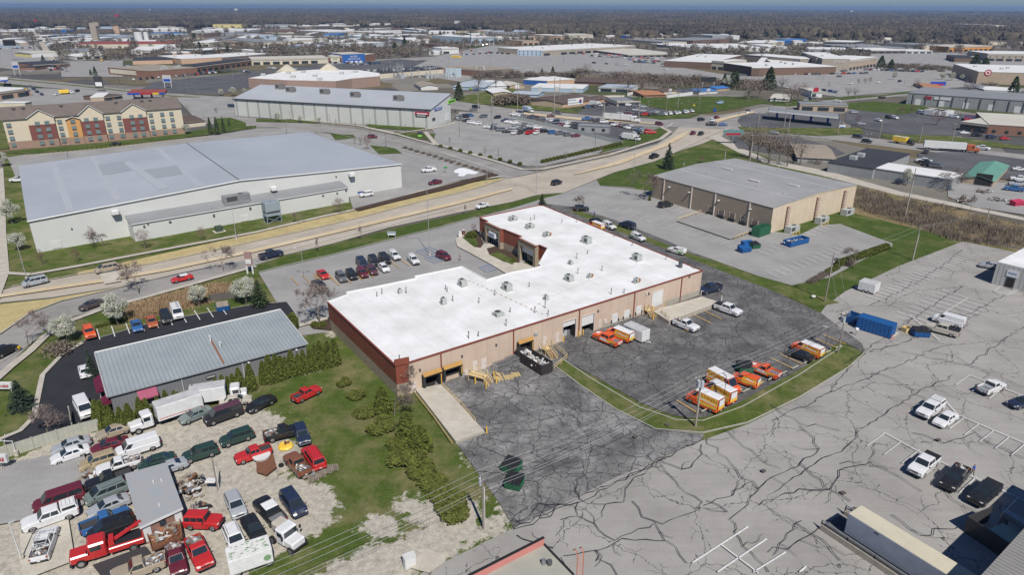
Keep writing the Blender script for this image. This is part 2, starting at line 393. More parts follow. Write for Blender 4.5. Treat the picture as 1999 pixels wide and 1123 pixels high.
patch('straw_verge',[(152,532),(500,456),(700,408),(900,360),(985,347),(988,351),(925,371),(812,398),(707,426),(600,451),(500,473),(300,518),(152,540)],m_straw)
# roads
patch('road',[(-400,700),(25,561),(152,538),(300,516),(500,472),(600,450),(707,425),(812,397),(925,370),(987,350),(1040,340),(1125,321),(1200,304),(1283,282),(1310,264),(1326,247),(1450,238),(1420,262),(1400,268),(1370,281),(1330,294),(1280,315),(1200,337),(1160,352),(1100,377),(1050,381),(1000,395),(900,415),(760,445),(650,477),(550,501),(500,511),(420,519),(300,546),(240,560),(100,583),(0,593),(-400,780)],m_road)
patch('frontage_road',[(-300,900),(-80,720),(0,655),(60,613),(120,590),(200,571),(300,547),(420,519),(500,505),(560,498),(500,518),(400,548),(280,580),(200,602),(120,626),(80,652),(30,702),(0,737),(-200,1000)],m_road2)
patch('side_road',[(370,228),(450,226),(560,236),(700,252),(790,270),(850,285),(1020,330),(1045,337),(985,350),(960,344),(830,306),(740,283),(650,260),(540,249),(400,242)],m_road2)
patch('cross_road',[(560,178),(880,196),(1000,212),(1180,227),(1290,232),(1360,232),(1440,236),(1560,252),(1760,277),(2100,312),(2100,328),(1750,289),(1600,270),(1440,254),(1330,248),(1280,248),(1130,240),(1000,229),(890,213),(560,196)],m_road2)
patch('access_road',[(1380,245),(1350,240),(1360,232),(1420,222),(1500,208),(1560,201),(1700,187),(1787,178),(1999,172),(2000,178),(1790,184),(1640,199),(1540,211),(1470,226),(1430,240)],m_road2)
patch('trail',[(1400,262),(1450,290),(1500,312),(1620,335),(1760,375),(1999,425),(1999,431),(1750,381),(1600,342),(1490,318),(1440,297),(1385,268)],m_walk)
patch('far_road',[(-20,148),(120,160),(300,180),(480,192),(560,196),(560,205),(470,202),(280,190),(110,172),(-20,160)],m_road2)
patch('far_road',[(60,55),(70,55),(112,122),(98,122)],m_road)
patch('median',[(0,152),(150,166),(330,186),(450,192),(450,194),(330,188),(150,168),(0,154)],m_grass)
patch('far_road',[(440,200),(560,172),(640,160),(760,150),(860,128),(930,116),(940,120),(860,136),(780,154),(640,168),(560,180),(460,206)],m_road2)
patch('far_road',[(620,128),(700,118),(850,110),(1000,92),(1002,95),(850,116),(700,124),(630,132)],m_road2)
# parking areas and drives
LIGHT=[(700,1400),(820,1123),(1003,1033),(1200,935),(1370,862),(1460,830),(1560,780),(1650,722),(1690,692),(1682,672),(1602,612),(1612,598),(1650,570),(1755,520),(1880,472),(2200,540),(3000,1400)]
lot_light=patch('parking_lot',LIGHT,m_light)
patch('driveway',[(1100,378),(1165,352),(1172,364),(1220,368),(1285,375),(1400,410),(1490,450),(1560,460),(1600,440),(1640,438),(1742,476),(1742,482),(1700,500),(1620,543),(1545,558),(1480,540),(1300,475),(1105,412),(1060,402),(1062,388)],m_light2)
patch('parking_lot',[(505,533),(560,520),(650,499),(760,470),(860,445),(930,425),(1000,407),(1062,388),(1100,378),(1115,410),(1000,540),(700,600),(640,650),(560,660),(545,600)],m_light2)
lot_dark=patch('service_yard',[(1094,700),(1160,736),(1250,788),(1310,812),(1345,818),(1378,816),(1440,789),(1560,724),(1642,667),(1690,691),(1682,672),(1602,612),(1490,560),(1400,515),(1300,470),(1200,430),(1120,405),(1062,398),(1040,420),(1340,550),(1050,640)],m_dark)
patch('loading_yard',[(850,725),(1050,645),(1075,640),(1112,700),(1088,722),(1130,745),(1200,797),(1270,838),(1375,850),(1368,862),(1200,935),(1003,1033),(975,985),(890,866),(850,800)],m_dark2)
patch('lawn_strip',[(1098,703),(1160,745),(1250,798),(1320,822),(1372,824),(1450,796),(1560,734),(1644,678),(1688,690),(1655,720),(1560,778),(1460,827),(1372,847),(1280,840),(1200,800),(1130,752),(1085,718)],m_grass,h=0.1,kerb=True)
patch('lawn_strip',[(1110,412),(1124,410),(1200,437),(1300,478),(1480,545),(1545,562),(1640,592),(1605,598),(1590,603),(1500,566),(1300,487),(1180,443)],m_grass)
patch('parking_lot',[(40,845),(75,800),(82,735),(120,695),(160,668),(195,660),(300,630),(480,598),(560,590),(575,610),(560,640),(215,700),(195,720),(200,830),(8,876),(10,850)],m_black,kerb=True)
patch('parking_lot',[(640,262),(700,272),(790,292),(850,306),(930,330),(955,344),(900,352),(870,360),(790,385),(690,410),(680,380),(780,360)],m_light2)
patch('salt_residue',[(886,334),(896,329),(912,328),(922,333),(935,337),(926,341),(912,340),(905,345),(893,344),(897,339),(888,338)],mat('white_residue',(.78,.79,.80),.9))
patch('parking_lot',[(15,308),(50,302),(200,288),(420,264),(500,252),(570,250),(690,270),(700,285),(30,345)],m_light2)
patch('parking_lot',[(345,192),(430,188),(560,196),(860,212),(460,226),(430,228),(380,230)],m_light2)
patch('parking_lot',[(842,252),(892,236),(896,218),(960,222),(1090,245),(1220,264),(1262,270),(1225,288),(1060,325),(1030,325),(860,286),(846,280),(852,262)],m_light2,kerb=True)
patch('parking_lot',[(1110,238),(1180,240),(1270,262),(1255,274),(1215,280),(1100,252)],m_blackfar)
patch('parking_lot',[(1125,222),(1140,212),(1200,205),(1260,207),(1330,222),(1345,232),(1290,232),(1180,227)],m_blackfar)
patch('mall_parking_lot',[(780,140),(860,108),(960,88),(1290,108),(1320,130),(1430,148),(1500,150),(1480,158),(1400,160),(1270,148),(1150,145),(1000,150),(940,150),(900,160),(840,150)],m_light2)
patch('mall_parking_lot',[(1490,148),(1560,138),(1760,128),(1950,140),(1970,150),(1900,168),(1800,177),(1690,184),(1640,190),(1560,178),(1490,160)],m_light2)
patch('mall_parking_lot',[(1700,105),(1999,100),(2100,130),(1900,130),(1700,128)],m_light2)
patch('parking_lot',[(270,178),(300,160),(400,150),(600,130),(780,115),(830,120),(780,142),(600,162),(470,172),(430,186),(300,180)],m_blackfar)
patch('parking_lot',[(1650,218),(1720,210),(1820,218),(2100,240),(2100,268),(1760,264),(1690,252),(1650,240)],m_blackfar)
patch('parking_lot',[(1450,222),(1640,222),(1650,262),(1450,250),(1440,236)],m_blackfar)
patch('parking_lot',[(1420,262),(1560,270),(1620,285),(1650,300),(1600,312),(1440,290)],m_blackfar)
patch('parking_lot',[(1790,300),(1870,296),(2050,318),(2100,350),(1880,350),(1800,325)],m_blackfar)
patch('gravel_yard',[(1860,352),(1999,360),(1999,420),(1900,405),(1850,385),(1850,365)],m_light2)
patch('parking_lot',[(-60,165),(60,172),(180,178),(300,192),(200,210),(100,205),(-60,215)],m_light2)
patch('parking_lot',[(0,75),(60,80),(110,128),(60,140),(0,132)],m_light2)
patch('parking_lot',[(120,120),(240,118),(240,150),(120,150)],m_light2)
patch('lawn',[(1175,195),(1240,190),(1420,188),(1500,200),(1440,212),(1370,222),(1330,218),(1240,205)],m_lush)
patch('lawn',[(1620,205),(1700,198),(1800,206),(1820,214),(1760,224),(1680,216)],m_lush)
patch('lawn',[(1510,196),(1560,194),(1620,200),(1540,208),(1510,206)],m_lush)
patch('lawn',[(1600,192),(1720,186),(1790,176),(1795,180),(1700,190),(1640,196)],m_lush)
patch('lawn',[(1440,248),(1500,250),(1680,250),(1685,262),(1600,266),(1450,256)],m_grass)
patch('lawn',[(1720,262),(1850,266),(1999,286),(1999,292),(1780,276),(1720,268)],m_grass)
patch('lawn',[(890,190),(1000,170),(1040,200),(1100,205),(1130,222),(1000,211),(895,198)],m_grass)
patch('lawn',[(1230,225),(1290,222),(1368,224),(1345,231),(1290,234)],m_lush)
patch('lawn',[(1190,282),(1290,250),(1302,258),(1296,268),(1240,284),(1200,292),(1170,300)],m_lush)
patch('lawn',[(770,258),(850,262),(846,272),(815,272),(772,264)],m_lush)
patch('lawn',[(715,242),(830,250),(825,256),(715,250)],m_lush)
patch('lawn',[(500,232),(620,236),(620,241),(500,238)],m_lush)
patch('lawn',[(645,262),(690,264),(695,270),(655,274)],m_lush)
patch('lawn',[(722,284),(770,290),(785,300),(740,302)],m_lush)
patch('lawn',[(890,60),(1000,60),(1000,66),(890,66)],m_grass)
patch('lawn',[(20,205),(80,215),(20,290),(-60,300),(-60,210)],m_grass)
patch('lawn',[(0,298),(200,280),(350,262),(410,250),(500,246),(500,250),(420,262),(200,290),(60,302)],m_lush)
patch('lawn',[(420,232),(450,230),(480,240),(480,248),(430,252)],m_lush)
def walk(P,w_,name='sidewalk',m=None,z=None):
 if z is None:LAY[0]+=0.004;z=LAY[0]
 MB().strip(pts(P),w_,z+0.02,m or m_walk).build(name,kind='structure')
walk([(-40,660),(8,535),(3,460),(3,400),(0,330)],2.2)
walk([(8,535),(60,538),(150,522),(300,493),(500,455),(640,422),(760,397),(812,377),(900,356),(960,348),(985,345)],1.6)
walk([(830,258),(850,282),(900,295),(1020,332),(1060,331),(1190,303),(1290,272),(1308,258),(1290,248)],2.2)
walk([(1310,300),(1360,276),(1400,258),(1430,250)],1.6)
walk([(500,226),(700,246),(760,258),(800,270),(850,284)],1.8)
walk([(715,250),(770,262),(810,256),(842,252),(890,240)],2.0)
walk([(-30,765),(20,720),(60,688),(90,658),(130,632),(200,606),(280,584),(400,550),(500,522)],1.5,'sidewalk')
walk([(70,802),(84,735),(120,697),(162,672)],0.8)
walk([(-20,870),(40,845),(70,815),(70,800)],0.8)
for P in([(25,561),(152,538),(300,516),(500,472),(600,450),(707,425),(812,397),(925,370),(984,351)],[(500,511),(550,501),(650,477),(760,445),(900,415),(1000,395),(1050,381),(1096,377)],[(1163,352),(1200,337),(1280,315),(1330,294),(1372,281)],[(1042,340),(1125,321),(1200,304),(1283,282),(1308,266)],[(0,655),(60,613),(120,590),(200,571),(300,547),(420,519)],[(0,593),(100,583),(240,560),(420,521)],[(960,344),(830,306),(740,283),(650,260)],[(1020,330),(850,287),(790,272),(700,254)],[(505,534),(560,520),(650,499),(760,470),(860,445),(930,425)]):
 walk(P,0.35,'kerb',m_kerb)
patch('turn_lane',[(-200,650),(0,578),(200,548),(330,525),(500,488),(560,474),(700,441),(900,393),(1000,368),(1000,372),(900,399),(700,447),(500,494),(330,531),(200,554),(0,584),(-200,656)],m_lane)
patch('turn_lane',[(1118,342),(1200,318),(1290,284),(1330,262),(1345,258),(1335,268),(1300,287),(1210,322),(1125,342)],m_lane)
patch('turn_lane',[(1000,222),(1130,235),(1280,243),(1280,241),(1130,231),(1000,218)],m_lane)
patch('road_patch',[(195,538),(228,532),(237,552),(205,558)],m_conc)
patch('turn_lane',[(1390,236),(1420,228),(1470,218),(1475,220),(1425,232),(1400,240)],m_lane)
marks={}
def line(P0,P1,w_,m,key,z=0.30,dash=None):
 b=marks.setdefault(key,MB());a,c=G2(P0),G2(P1);L_=(c-a).length;d=(c-a)/L_
 zz=LAY[0]+0.012
 if dash:
  s=0
  while s<L_:b.strip([a+d*s,a+d*min(L_,s+dash[0])],w_,zz,m);s+=dash[0]+dash[1]
 else:b.strip([a,c],w_,zz,m)
def poly_line(P,w_,m,key,dash=None):
 for a,b in zip(P[:-1],P[1:]):line(a,b,w_,m,key,dash=dash)
def stalls(p0,p1,q0,m,key,sp=2.75,w_=0.12,tot=None,base=False,n=None):
 """row of stall lines from p0 to p1, each line running from p towards q (q0 is the far end of the first line)"""
 a,b,q=G2(p0),G2(p1),G2(q0);d=b-a;L_=d.length;n=n or max(1,round(L_/sp));v=q-a
 bb=marks.setdefault(key,MB());zz=LAY[0]+0.012
 for k in range(n+1):
  s=a+d*(k/n);bb.strip([s,s+v],w_,zz,m)
 if base:bb.strip([a,b],w_,zz,m)
LAY[0]+=0.01
stalls((1319,785),(1606,657),(1363,812),m_yel,'y',w_=0.16)
stalls((1310,633),(1394,603),(1344,651),m_yel,'y',w_=0.16,n=4)
line((1369,577),(1392,567),0.16,m_yel,'y')
stalls((568,544),(780,508),(583,560),m_yel,'y',w_=0.14)
stalls((612,541),(700,522),(640,566),m_yel,'y',w_=0.14)
stalls((190,646),(430,600),(196,667),m_white,'w',n=9,w_=0.16)
for i in range(16):
 x=1162+i*17.5;y=395+i*5.6;line((x+18,y-1),(x-2,y+9),0.11,m_white,'w')
for i in range(8):
 x=1290+i*9;y=394+i*5.8;line((x+22,y+3),(x+4,y+12),0.11,m_white,'w')
stalls((1478,492),(1610,440),(1500,500),m_white,'w',n=12)
stalls((1520,545),(1660,490),(1498,534),m_white,'w',n=12)
stalls((1690,580),(1880,492),(1728,592),m_white,'w',n=24)
stalls((1839,570),(1750,612),(1940,600),m_white,'w',n=8)
line((1889,585),(1845,612),0.12,m_white,'w');line((1775,618),(1833,668),0.12,m_white,'w')
for k in range(6):line((1940+k*7-2,571+k*.4),(1953+k*7,579),0.1,m_white,'w')
line((1939,572),(1965,580),0.12,m_white,'w');line((1965,580),(1986,569),0.12,m_white,'w');line((1939,572),(1952,562),0.12,m_white,'w');line((1952,562),(1986,569),0.12,m_white,'w')
poly_line([(1892,736),(1999,778),(2100,820)],0.13,m_white,'w');stalls((1892,736),(2100,820),(1865,755),m_white,'w',n=6)
poly_line([(1840,782),(1870,815),(1999,870),(2150,935)],0.13,m_white,'w');stalls((1882,820),(2100,912),(1853,841),m_white,'w',n=7)
poly_line([(1727,850),(1790,885),(1999,983),(2200,1075)],0.13,m_white,'w');stalls((1727,850),(2030,997),(1692,875),m_white,'w',n=8)
poly_line([(1460,1034),(1351,1105)],0.2,m_white,'w');poly_line([(1496,1058),(1400,1123)],0.2,m_white,'w');poly_line([(1408,1070),(1480,1125)],0.15,m_white,'w');poly_line([(1533,1084),(1470,1123)],0.18,m_white,'w');poly_line([(1573,1112),(1560,1123)],0.2,m_white,'w')
stalls((50,304),(400,267),(53,309),m_yel,'w',n=40,w_=0.14)
stalls((690,300),(860,345),(720,296),m_white,'w',n=14,w_=0.1)
poly_line([(0,566),(200,536),(500,482),(700,434),(900,385),(985,362)],0.12,m_white,'w',dash=(3,9))
poly_line([(500,502),(560,489),(700,456),(900,405)],0.25,m_white,'w')
poly_line([(1000,382),(1060,368),(1160,338),(1250,308),(1330,278)],0.12,m_white,'w',dash=(3,7))
poly_line([(1000,360),(1100,334),(1200,310),(1300,277)],0.12,m_white,'w',dash=(3,7))
poly_line([(860,298),(980,338)],0.35,m_white,'w');poly_line([(700,262),(830,292),(900,312)],0.2,m_lane,'w')
poly_line([(1300,250),(1313,242)],0.6,m_white,'w');poly_line([(1350,277),(1378,258)],0.2,m_white,'w');poly_line([(1338,275),(1362,258)],0.2,m_white,'w')
poly_line([(130,628),(0,712)],0.1,m_walk,'w')
for(x0,y0,n)in[(812,493,5),(830,507,5),(935,525,4)]:
 for k in range(n):line((x0+k*7,y0-k*2.2),(x0+k*7+18,y0-k*2.2+9),0.14,m_blue,'b')
 line((x0,y0),(x0+7*n-7,y0-2.2*n+2),0.14,m_blue,'b');line((x0+18,y0+9),(x0+7*n+11,y0+11-2.2*n),0.14,m_blue,'b')
for k in range(6):line((598+k*5,608+k*2),(622+k*4,618+k),0.25,m_blue,'b')
for k,nme in(('y','yellow_markings'),('w','white_markings'),('b','blue_markings')):marks[k].build(nme,kind='structure')
CR=[[(1003,1038),(1200,945),(1373,861)],[(1006,1043),(1120,990),(1300,900)],[(1000,1022),(1040,1015),(1052,990),(1130,985),(1128,1012),(1095,1020)],[(1125,940),(1130,985),(1165,990),(1215,985),(1230,950),(1260,930)],[(1130,1012),(1145,1020),(1200,1060),(1280,1025),(1298,1062)],[(1230,985),(1255,1012),(1290,1025),(1370,1000),(1372,985),(1330,955),(1300,925),(1283,905)],[(1283,902),(1330,920),(1365,900),(1370,872)],[(1375,862),(1400,890),(1450,935),(1480,960)],[(1410,842),(1500,912)],[(1370,988),(1400,980),(1470,945),(1483,962),(1430,1018),(1440,1030),(1430,1045),(1475,1100),(1500,1123)],[(1380,982),(1420,1005)],[(1480,960),(1560,905),(1595,890),(1590,860),(1560,835)],[(1500,972),(1600,905),(1650,880),(1680,845),(1735,805),(1800,765),(1860,735)],[(1480,990),(1560,960),(1620,960),(1640,925),(1700,905),(1800,965)],[(1705,870),(1700,912),(1640,910)],[(1560,910),(1610,955),(1660,985)],[(1500,1085),(1560,1060),(1600,1035)],[(1500,1000),(1560,1030),(1600,1060),(1640,1100)],[(1510,825),(1620,770),(1660,720)],[(1620,770),(1720,730),(1835,680)],[(1500,795),(1560,830),(1640,845)],[(1700,730),(1760,750),(1820,795)],[(1560,1020),(1510,1090)],[(1700,690),(1800,660),(1960,580)],[(1650,715),(1760,640),(1880,560)],[(1700,600),(1800,550),(1880,490)],[(1890,715),(1999,640)],[(1760,690),(1900,720),(1999,760)],[(1780,850),(1840,870),(1900,850),(1999,900)],[(1820,940),(1860,985),(1930,1010)],[(1870,1030),(1800,1050),(1740,1010)],[(1170,1100),(1160,1080),(1240,1060),(1300,1062),(1340,1105)],[(1100,1090),(1160,1082),(1190,1110),(1210,1140)],[(1010,1050),(1020,1060),(1080,1075)]]
r2=random.Random(3);b=MB();m_seal=mat('crack_sealant',(0.035,0.035,0.037),0.7)
for P in CR:
 q=pts(P);out=[]
 for a,c in zip(q[:-1],q[1:]):
  n=max(2,int((c-a).length/1.1));d=(c-a);nn=Vector((-d.y,d.x)).normalized()
  for k in range(n):out.append(a+d*(k/n)+nn*r2 .gauss(0,0.26))
 out.append(q[-1])
 b.strip(out,[r2 .uniform(0.05,0.13)for _ in out],LAY[0]+0.008,m_seal)
 for _ in range(max(1,len(out)//7)):
  s=r2 .choice(out);a=r2 .uniform(0,6.28);br=[s]
  for k in range(r2 .randint(2,5)):a+=r2 .gauss(0,0.5);s=s+Vector((math.cos(a),math.sin(a)))*r2 .uniform(.6,1.2);br.append(s)
  b.strip(br,[0.05*(1-i/len(br))+0.025 for i in range(len(br))],LAY[0]+0.010,m_seal)
b.build('sealed_cracks',kind='structure')
patch('concrete_pad',[(-100,965),(40,905),(160,882),(178,925),(165,990),(140,1005),(40,1022),(-100,1050)],m_light2)
patch('concrete_pad',[(40,1040),(134,1012),(148,1100),(46,1140)],m_conc)
patch('concrete_pad',[(812,1096),(835,1080),(868,1088),(870,1102),(838,1125),(800,1115)],m_conc)
patch('sidewalk',[(889,470),(900,462),(935,455),(946,480),(960,476),(976,500),(1045,525),(1000,545),(960,520),(920,498),(893,484)],m_conc)
patch('planting_bed',[(905,462),(930,450),(945,478),(938,487),(925,485),(910,470)],m_mulch)
patch('planting_bed',[(950,488),(965,484),(985,484),(1012,505),(1015,516),(985,515),(955,500)],m_mulch)
patch('lawn',[(902,466),(925,460),(934,480),(925,485)],m_lush);patch('lawn',[(955,500),(972,494),(1008,512),(1000,520)],m_lush)
patch('planting_bed',[(603,636),(640,628),(656,640),(645,648),(612,645)],m_mulch)
patch('sidewalk',[(560,640),(600,632),(640,622),(645,626),(600,638),(565,647)],m_conc)
patch('container_pad',[(1640,615),(1655,612),(1755,655),(1745,662),(1735,660)],m_conc)
patch('planting_bed',[(690,410),(760,392),(860,366),(960,340),(975,343),(870,372),(770,396),(700,414)],m_mulch)
# vehicles
PAINT={}
def paint(k):
 C=dict(white=(0.72,0.72,0.72),silver=(0.36,0.38,0.40),grey=(0.13,0.135,0.14),black=(0.012,0.012,0.014),navy=(0.015,0.025,0.06),blue=(0.03,0.12,0.32),red=(0.50,0.02,0.02),maroon=(0.13,0.012,0.025),orange=(0.75,0.10,0.015),green=(0.015,0.045,0.035),teal=(0.16,0.20,0.19),tan=(0.36,0.30,0.22),beige=(0.50,0.46,0.38),brown=(0.07,0.055,0.05),lime=(0.45,0.75,0.03),yellow=(0.75,0.42,0.02),rust=(0.22,0.08,0.04),copper=(0.40,0.10,0.03),lightblue=(0.35,0.45,0.62),plum=(0.10,0.035,0.05),camo=(0.38,0.30,0.18),teal2=(0.10,0.30,0.28))
 return mat('paint_'+k,C[k],0.38,c2=tuple(v*0.84+.012 for v in C[k]),ns=2.2,coat=0.35,spec=0.5)
m_glass=mat('car_glass',(0.022,0.03,0.036),0.06,spec=0.9)
m_tyre=mat('tyre_rubber',(0.018,0.018,0.018),0.9);m_rim=mat('rim',(0.45,0.45,0.46),0.35,metal=0.7)
m_trim=mat('black_trim',(0.02,0.02,0.022),0.6);m_chrome=mat('chrome',(0.6,0.6,0.6),0.2,metal=0.9)
m_head=mat('headlamp',(0.7,0.7,0.68),0.1,spec=0.8);m_tail=mat('tail_lamp',(0.35,0.01,0.01),0.2)
m_liner=mat('bed_liner',(0.05,0.05,0.052),0.8);m_steel=mat('galvanised_steel',(0.42,0.43,0.44),0.45,metal=0.6,c2=(0.30,0.31,0.32),ns=3)
m_rust=mat('rusty_metal',(0.22,0.09,0.04),0.85,c2=(0.12,0.06,0.04),ns=4);m_wood=mat('weathered_wood',(0.33,0.28,0.22),0.9,c2=(0.20,0.17,0.14),ns=3)
m_boxw=mat('truck_box_white',(0.68,0.68,0.67),0.5,c2=(0.58,0.58,0.56),ns=1.2);m_boxroof=mat('truck_box_roof',(0.40,0.40,0.40),0.6,c2=(0.52,0.52,0.51),ns=0.8)
m_wyel=mat('wrap_yellow',(0.80,0.47,0.02),0.35,c2=(0.82,0.60,0.12),ns=1.2);m_wor=mat('wrap_orange',(0.78,0.11,0.015),0.35,c2=(0.80,0.17,0.02),ns=1.4)
m_wwh=mat('wrap_white',(0.75,0.75,0.74),0.4);m_wgr=mat('wrap_green',(0.10,0.45,0.05),0.4,c2=(0.16,0.55,0.07),ns=1.5);m_wtx=mat('wrap_lettering',(0.42,0.03,0.03),0.5)
m_under=mat('underbody',(0.012,0.012,0.012),0.95)
SPEC={'sedan':dict(L=4.8,W=1.82,H=1.44,nose=.68,cowl=.94,belt=.92,xw=1.15,xf=.35,xr=-1.05,xb=-1.75,deck=1.0,r=.33,wb=2.8,sw=[(.05,.44),(.49,.80)]),'coupe':dict(L=4.6,W=1.82,H=1.35,nose=.66,cowl=.90,belt=.90,xw=.95,xf=.2,xr=-.75,xb=-1.65,deck=.98,r=.34,wb=2.7,sw=[(.06,.62)]),'suv':dict(L=4.7,W=1.86,H=1.70,nose=.88,cowl=1.08,belt=1.05,xw=1.2,xf=.55,xr=-1.9,xb=-2.2,deck=None,r=.36,wb=2.75,sw=[(.04,.33),(.36,.64),(.67,.95)]),'bigsuv':dict(L=5.2,W=2.0,H=1.88,nose=1.05,cowl=1.18,belt=1.15,xw=1.35,xf=.8,xr=-2.25,xb=-2.5,deck=None,r=.40,wb=3.0,sw=[(.04,.30),(.33,.60),(.63,.95)]),'minivan':dict(L=5.0,W=1.95,H=1.76,nose=.80,cowl=1.10,belt=1.02,xw=1.75,xf=.75,xr=-2.15,xb=-2.42,deck=None,r=.34,wb=3.0,sw=[(.08,.34),(.37,.65),(.68,.95)]),'hatch':dict(L=4.1,W=1.75,H=1.48,nose=.72,cowl=.98,belt=.95,xw=1.1,xf=.4,xr=-1.5,xb=-1.95,deck=None,r=.31,wb=2.5,sw=[(.05,.44),(.48,.86)]),'van':dict(L=5.6,W=2.0,H=2.08,nose=1.05,cowl=1.22,belt=1.15,xw=1.85,xf=1.15,xr=-2.65,xb=-2.75,deck=None,r=.37,wb=3.5,sw=[(.03,.19)]),'hivan':dict(L=5.95,W=2.05,H=2.62,nose=1.10,cowl=1.35,belt=1.3,xw=2.15,xf=1.35,xr=-2.85,xb=-2.93,deck=None,r=.37,wb=3.7,sw=[(.04,.18)]),'citivan':dict(L=4.7,W=1.85,H=1.84,nose=.92,cowl=1.15,belt=1.08,xw=1.45,xf=.75,xr=-2.2,xb=-2.3,deck=None,r=.33,wb=3.0,sw=[(.05,.26)]),'crewpu':dict(L=5.9,W=2.02,H=1.90,nose=1.08,cowl=1.2,belt=1.18,xw=1.25,xf=.65,xr=-.95,xb=-1.1,deck='bed',r=.41,wb=3.7,sw=[(.06,.50),(.54,.93)]),'regpu':dict(L=5.4,W=1.98,H=1.80,nose=1.00,cowl=1.12,belt=1.1,xw=.95,xf=.4,xr=-.55,xb=-.68,deck='bed',r=.39,wb=3.4,sw=[(.08,.90)]),'smallpu':dict(L=4.9,W=1.78,H=1.66,nose=.9,cowl=1.02,belt=1.0,xw=.85,xf=.35,xr=-.75,xb=-.9,deck='bed',r=.35,wb=3.0,sw=[(.06,.56),(.62,.92)]),'jeep':dict(L=4.4,W=1.88,H=1.86,nose=1.08,cowl=1.16,belt=1.15,xw=.65,xf=.45,xr=-1.95,xb=-2.0,deck=None,r=.42,wb=2.7,sw=[(.04,.34),(.37,.66),(.69,.95)]),}
def arch(xc,r,zb):
 return[(xc+r*math.cos(a),max(zb,0.02)if a in(0,math.pi)else zb*0+r*0.95+(r*1.02)*math.sin(a)*0.35+0.0)for a in(math.pi,math.pi*.75,math.pi*.5,math.pi*.25,0)]
CARCACHE={}
def car_meshes(kind,opts):
 s=SPEC[kind];L_,W_,H_=s['L'],s['W'],s['H'];hl=L_/2;hw=W_/2;r=s['r'];wb=s['wb']
 xfw=wb/2+0.08;xrw=-wb/2+0.08;zb=r*0.72;bed=s['deck']=='bed'
 zrail=s['belt']+0.08 if bed else None;zfloor=0.82 if bed else None
 def profile(rail):
  ra=r*1.18;P=[(-hl,zb+.08)]
  for xc in(xrw,xfw):
   P+=[(xc-ra,zb),(xc-ra*.8,zb+ra*.62),(xc,zb+ra*.95),(xc+ra*.8,zb+ra*.62),(xc+ra,zb)]
  P+=[(hl-.12,zb),(hl,zb+.1),(hl,s['nose']-.12),(hl-.12,s['nose'])]
  P+=[((hl+s['xw'])/2,(s['nose']+s['cowl'])/2+.045),(s['xw'],s['cowl'])]
  if bed:
   P+=[(s['xb'],s['belt']+.02),(s['xb']-.04,zrail if rail else zfloor),(-hl+.06,zrail if rail else zfloor),(-hl,(zrail if rail else zfloor)-.03)]
  elif s['deck']:
   P+=[(s['xb'],s['deck']),(-hl+.35,s['deck']-.01),(-hl+.08,s['deck']-.08),(-hl,s['deck']-.3)]
  else:
   P+=[(s['xb'],s['belt']),(-hl+.1,s['belt']),(-hl+.04,s['belt']-.05),(-hl,s['belt']-.35)]
  return P
 body=MB();M0='P'
 sl=[(-1,.07,.10,0),(-.965,.02,.03,0),(-.90,.0,.0,0)]+([(-.895,0,0,1)]if bed else[])+[(-.5,0,-.015,1),(0,-.03,-.02,1),(.5,0,-.015,1)]+([(.895,0,0,1)]if bed else[])+[(.90,0,0,0),(.965,.02,.03,0),(1,.07,.10,0)]
 rings=[]
 for(k,dx,dz,inner)in sl:
  P=profile(not inner)if bed else profile(True);ring=[]
  for(x,z)in P:
   xx=x-math.copysign(dx,x)if abs(x)>hl-.45 else x
   zz=z-dz*(1 if z>s['nose']-.15 and not(bed and x<s['xb']and inner)else 0)
   if abs(x)>hl-.2:xx-=math.copysign(.16*max(0,abs(k)-.7)/.3,x)
   ring.append((xx,k*hw,zz))
  rings.append(ring)
 n=len(rings[0]);vs=[v for rg in rings for v in rg];fs=[]
 for a in range(len(rings)-1):
  for i in range(n):
   j=(i+1)%n;fs.append((a*n+i,a*n+j,(a+1)*n+j,(a+1)*n+i))
 fs.append(tuple(range(n-1,-1,-1)));fs.append(tuple((len(rings)-1)*n+i for i in range(n)))
 body.add(vs,fs,M0)
 tb=.10 if kind in('hivan','van')else.20 if kind in('sedan','coupe','hatch')else.15
 bz=s['belt']-.02;tz=H_-.06;wbt=hw-.07;wt=hw-.07-tb
 xw,xf,xr,xb=s['xw'],s['xf'],s['xr'],s['xb'];cz=s['cowl']-.01
 lo=[Vector((xw,wbt-.05,cz)),Vector((xw,-wbt+.05,cz)),Vector((xb,-wbt,bz)),Vector((xb,wbt,bz))]
 hi=[Vector((xf,wt,tz)),Vector((xf,-wt,tz)),Vector((xr,-wt,tz)),Vector((xr,wt,tz))]
 ins=.16
 cr=[Vector((xf-.12,wt-ins,H_)),Vector((xf-.12,-wt+ins,H_)),Vector((xr+.1,-wt+ins,H_)),Vector((xr+.1,wt-ins,H_))]
 RM='R'
 body.add(lo+hi,[(0,4,5,1),(1,5,6,2),(2,6,7,3),(3,7,4,0)],M0)
 body.add(hi+cr,[(0,4,5,1),(1,5,6,2),(2,6,7,3),(3,7,4,0),(4,7,6,5)],RM)
 out=[('body',body)]
 def pane(a,b,c,d,u0,u1,v0,v1,off=.012):
  def at_(u,v):return(a.lerp(b,u)).lerp(d.lerp(c,u),v)
  q=[at_(u0,v0),at_(u1,v0),at_(u1,v1),at_(u0,v1)];nn=(q[1]-q[0]).cross(q[3]-q[0]).normalized();return[v+nn*off for v in q]
 g=MB();q=pane(lo[1],lo[0],hi[0],hi[1],.04,.96,.05,.95);q=[v for v in q]
 g.add(q,[(0,1,2,3)],m_glass);out.append(('windshield',g))
 g=MB();q=pane(lo[3],lo[2],hi[2],hi[3],.07,.93,.12,.92)
 if 'norear' not in opts:g.add(q,[(0,1,2,3)],m_glass);out.append(('rear_window',g))
 sws=s['sw']+([(.24,.58),(.61,.96)]if 'windows' in opts else[])
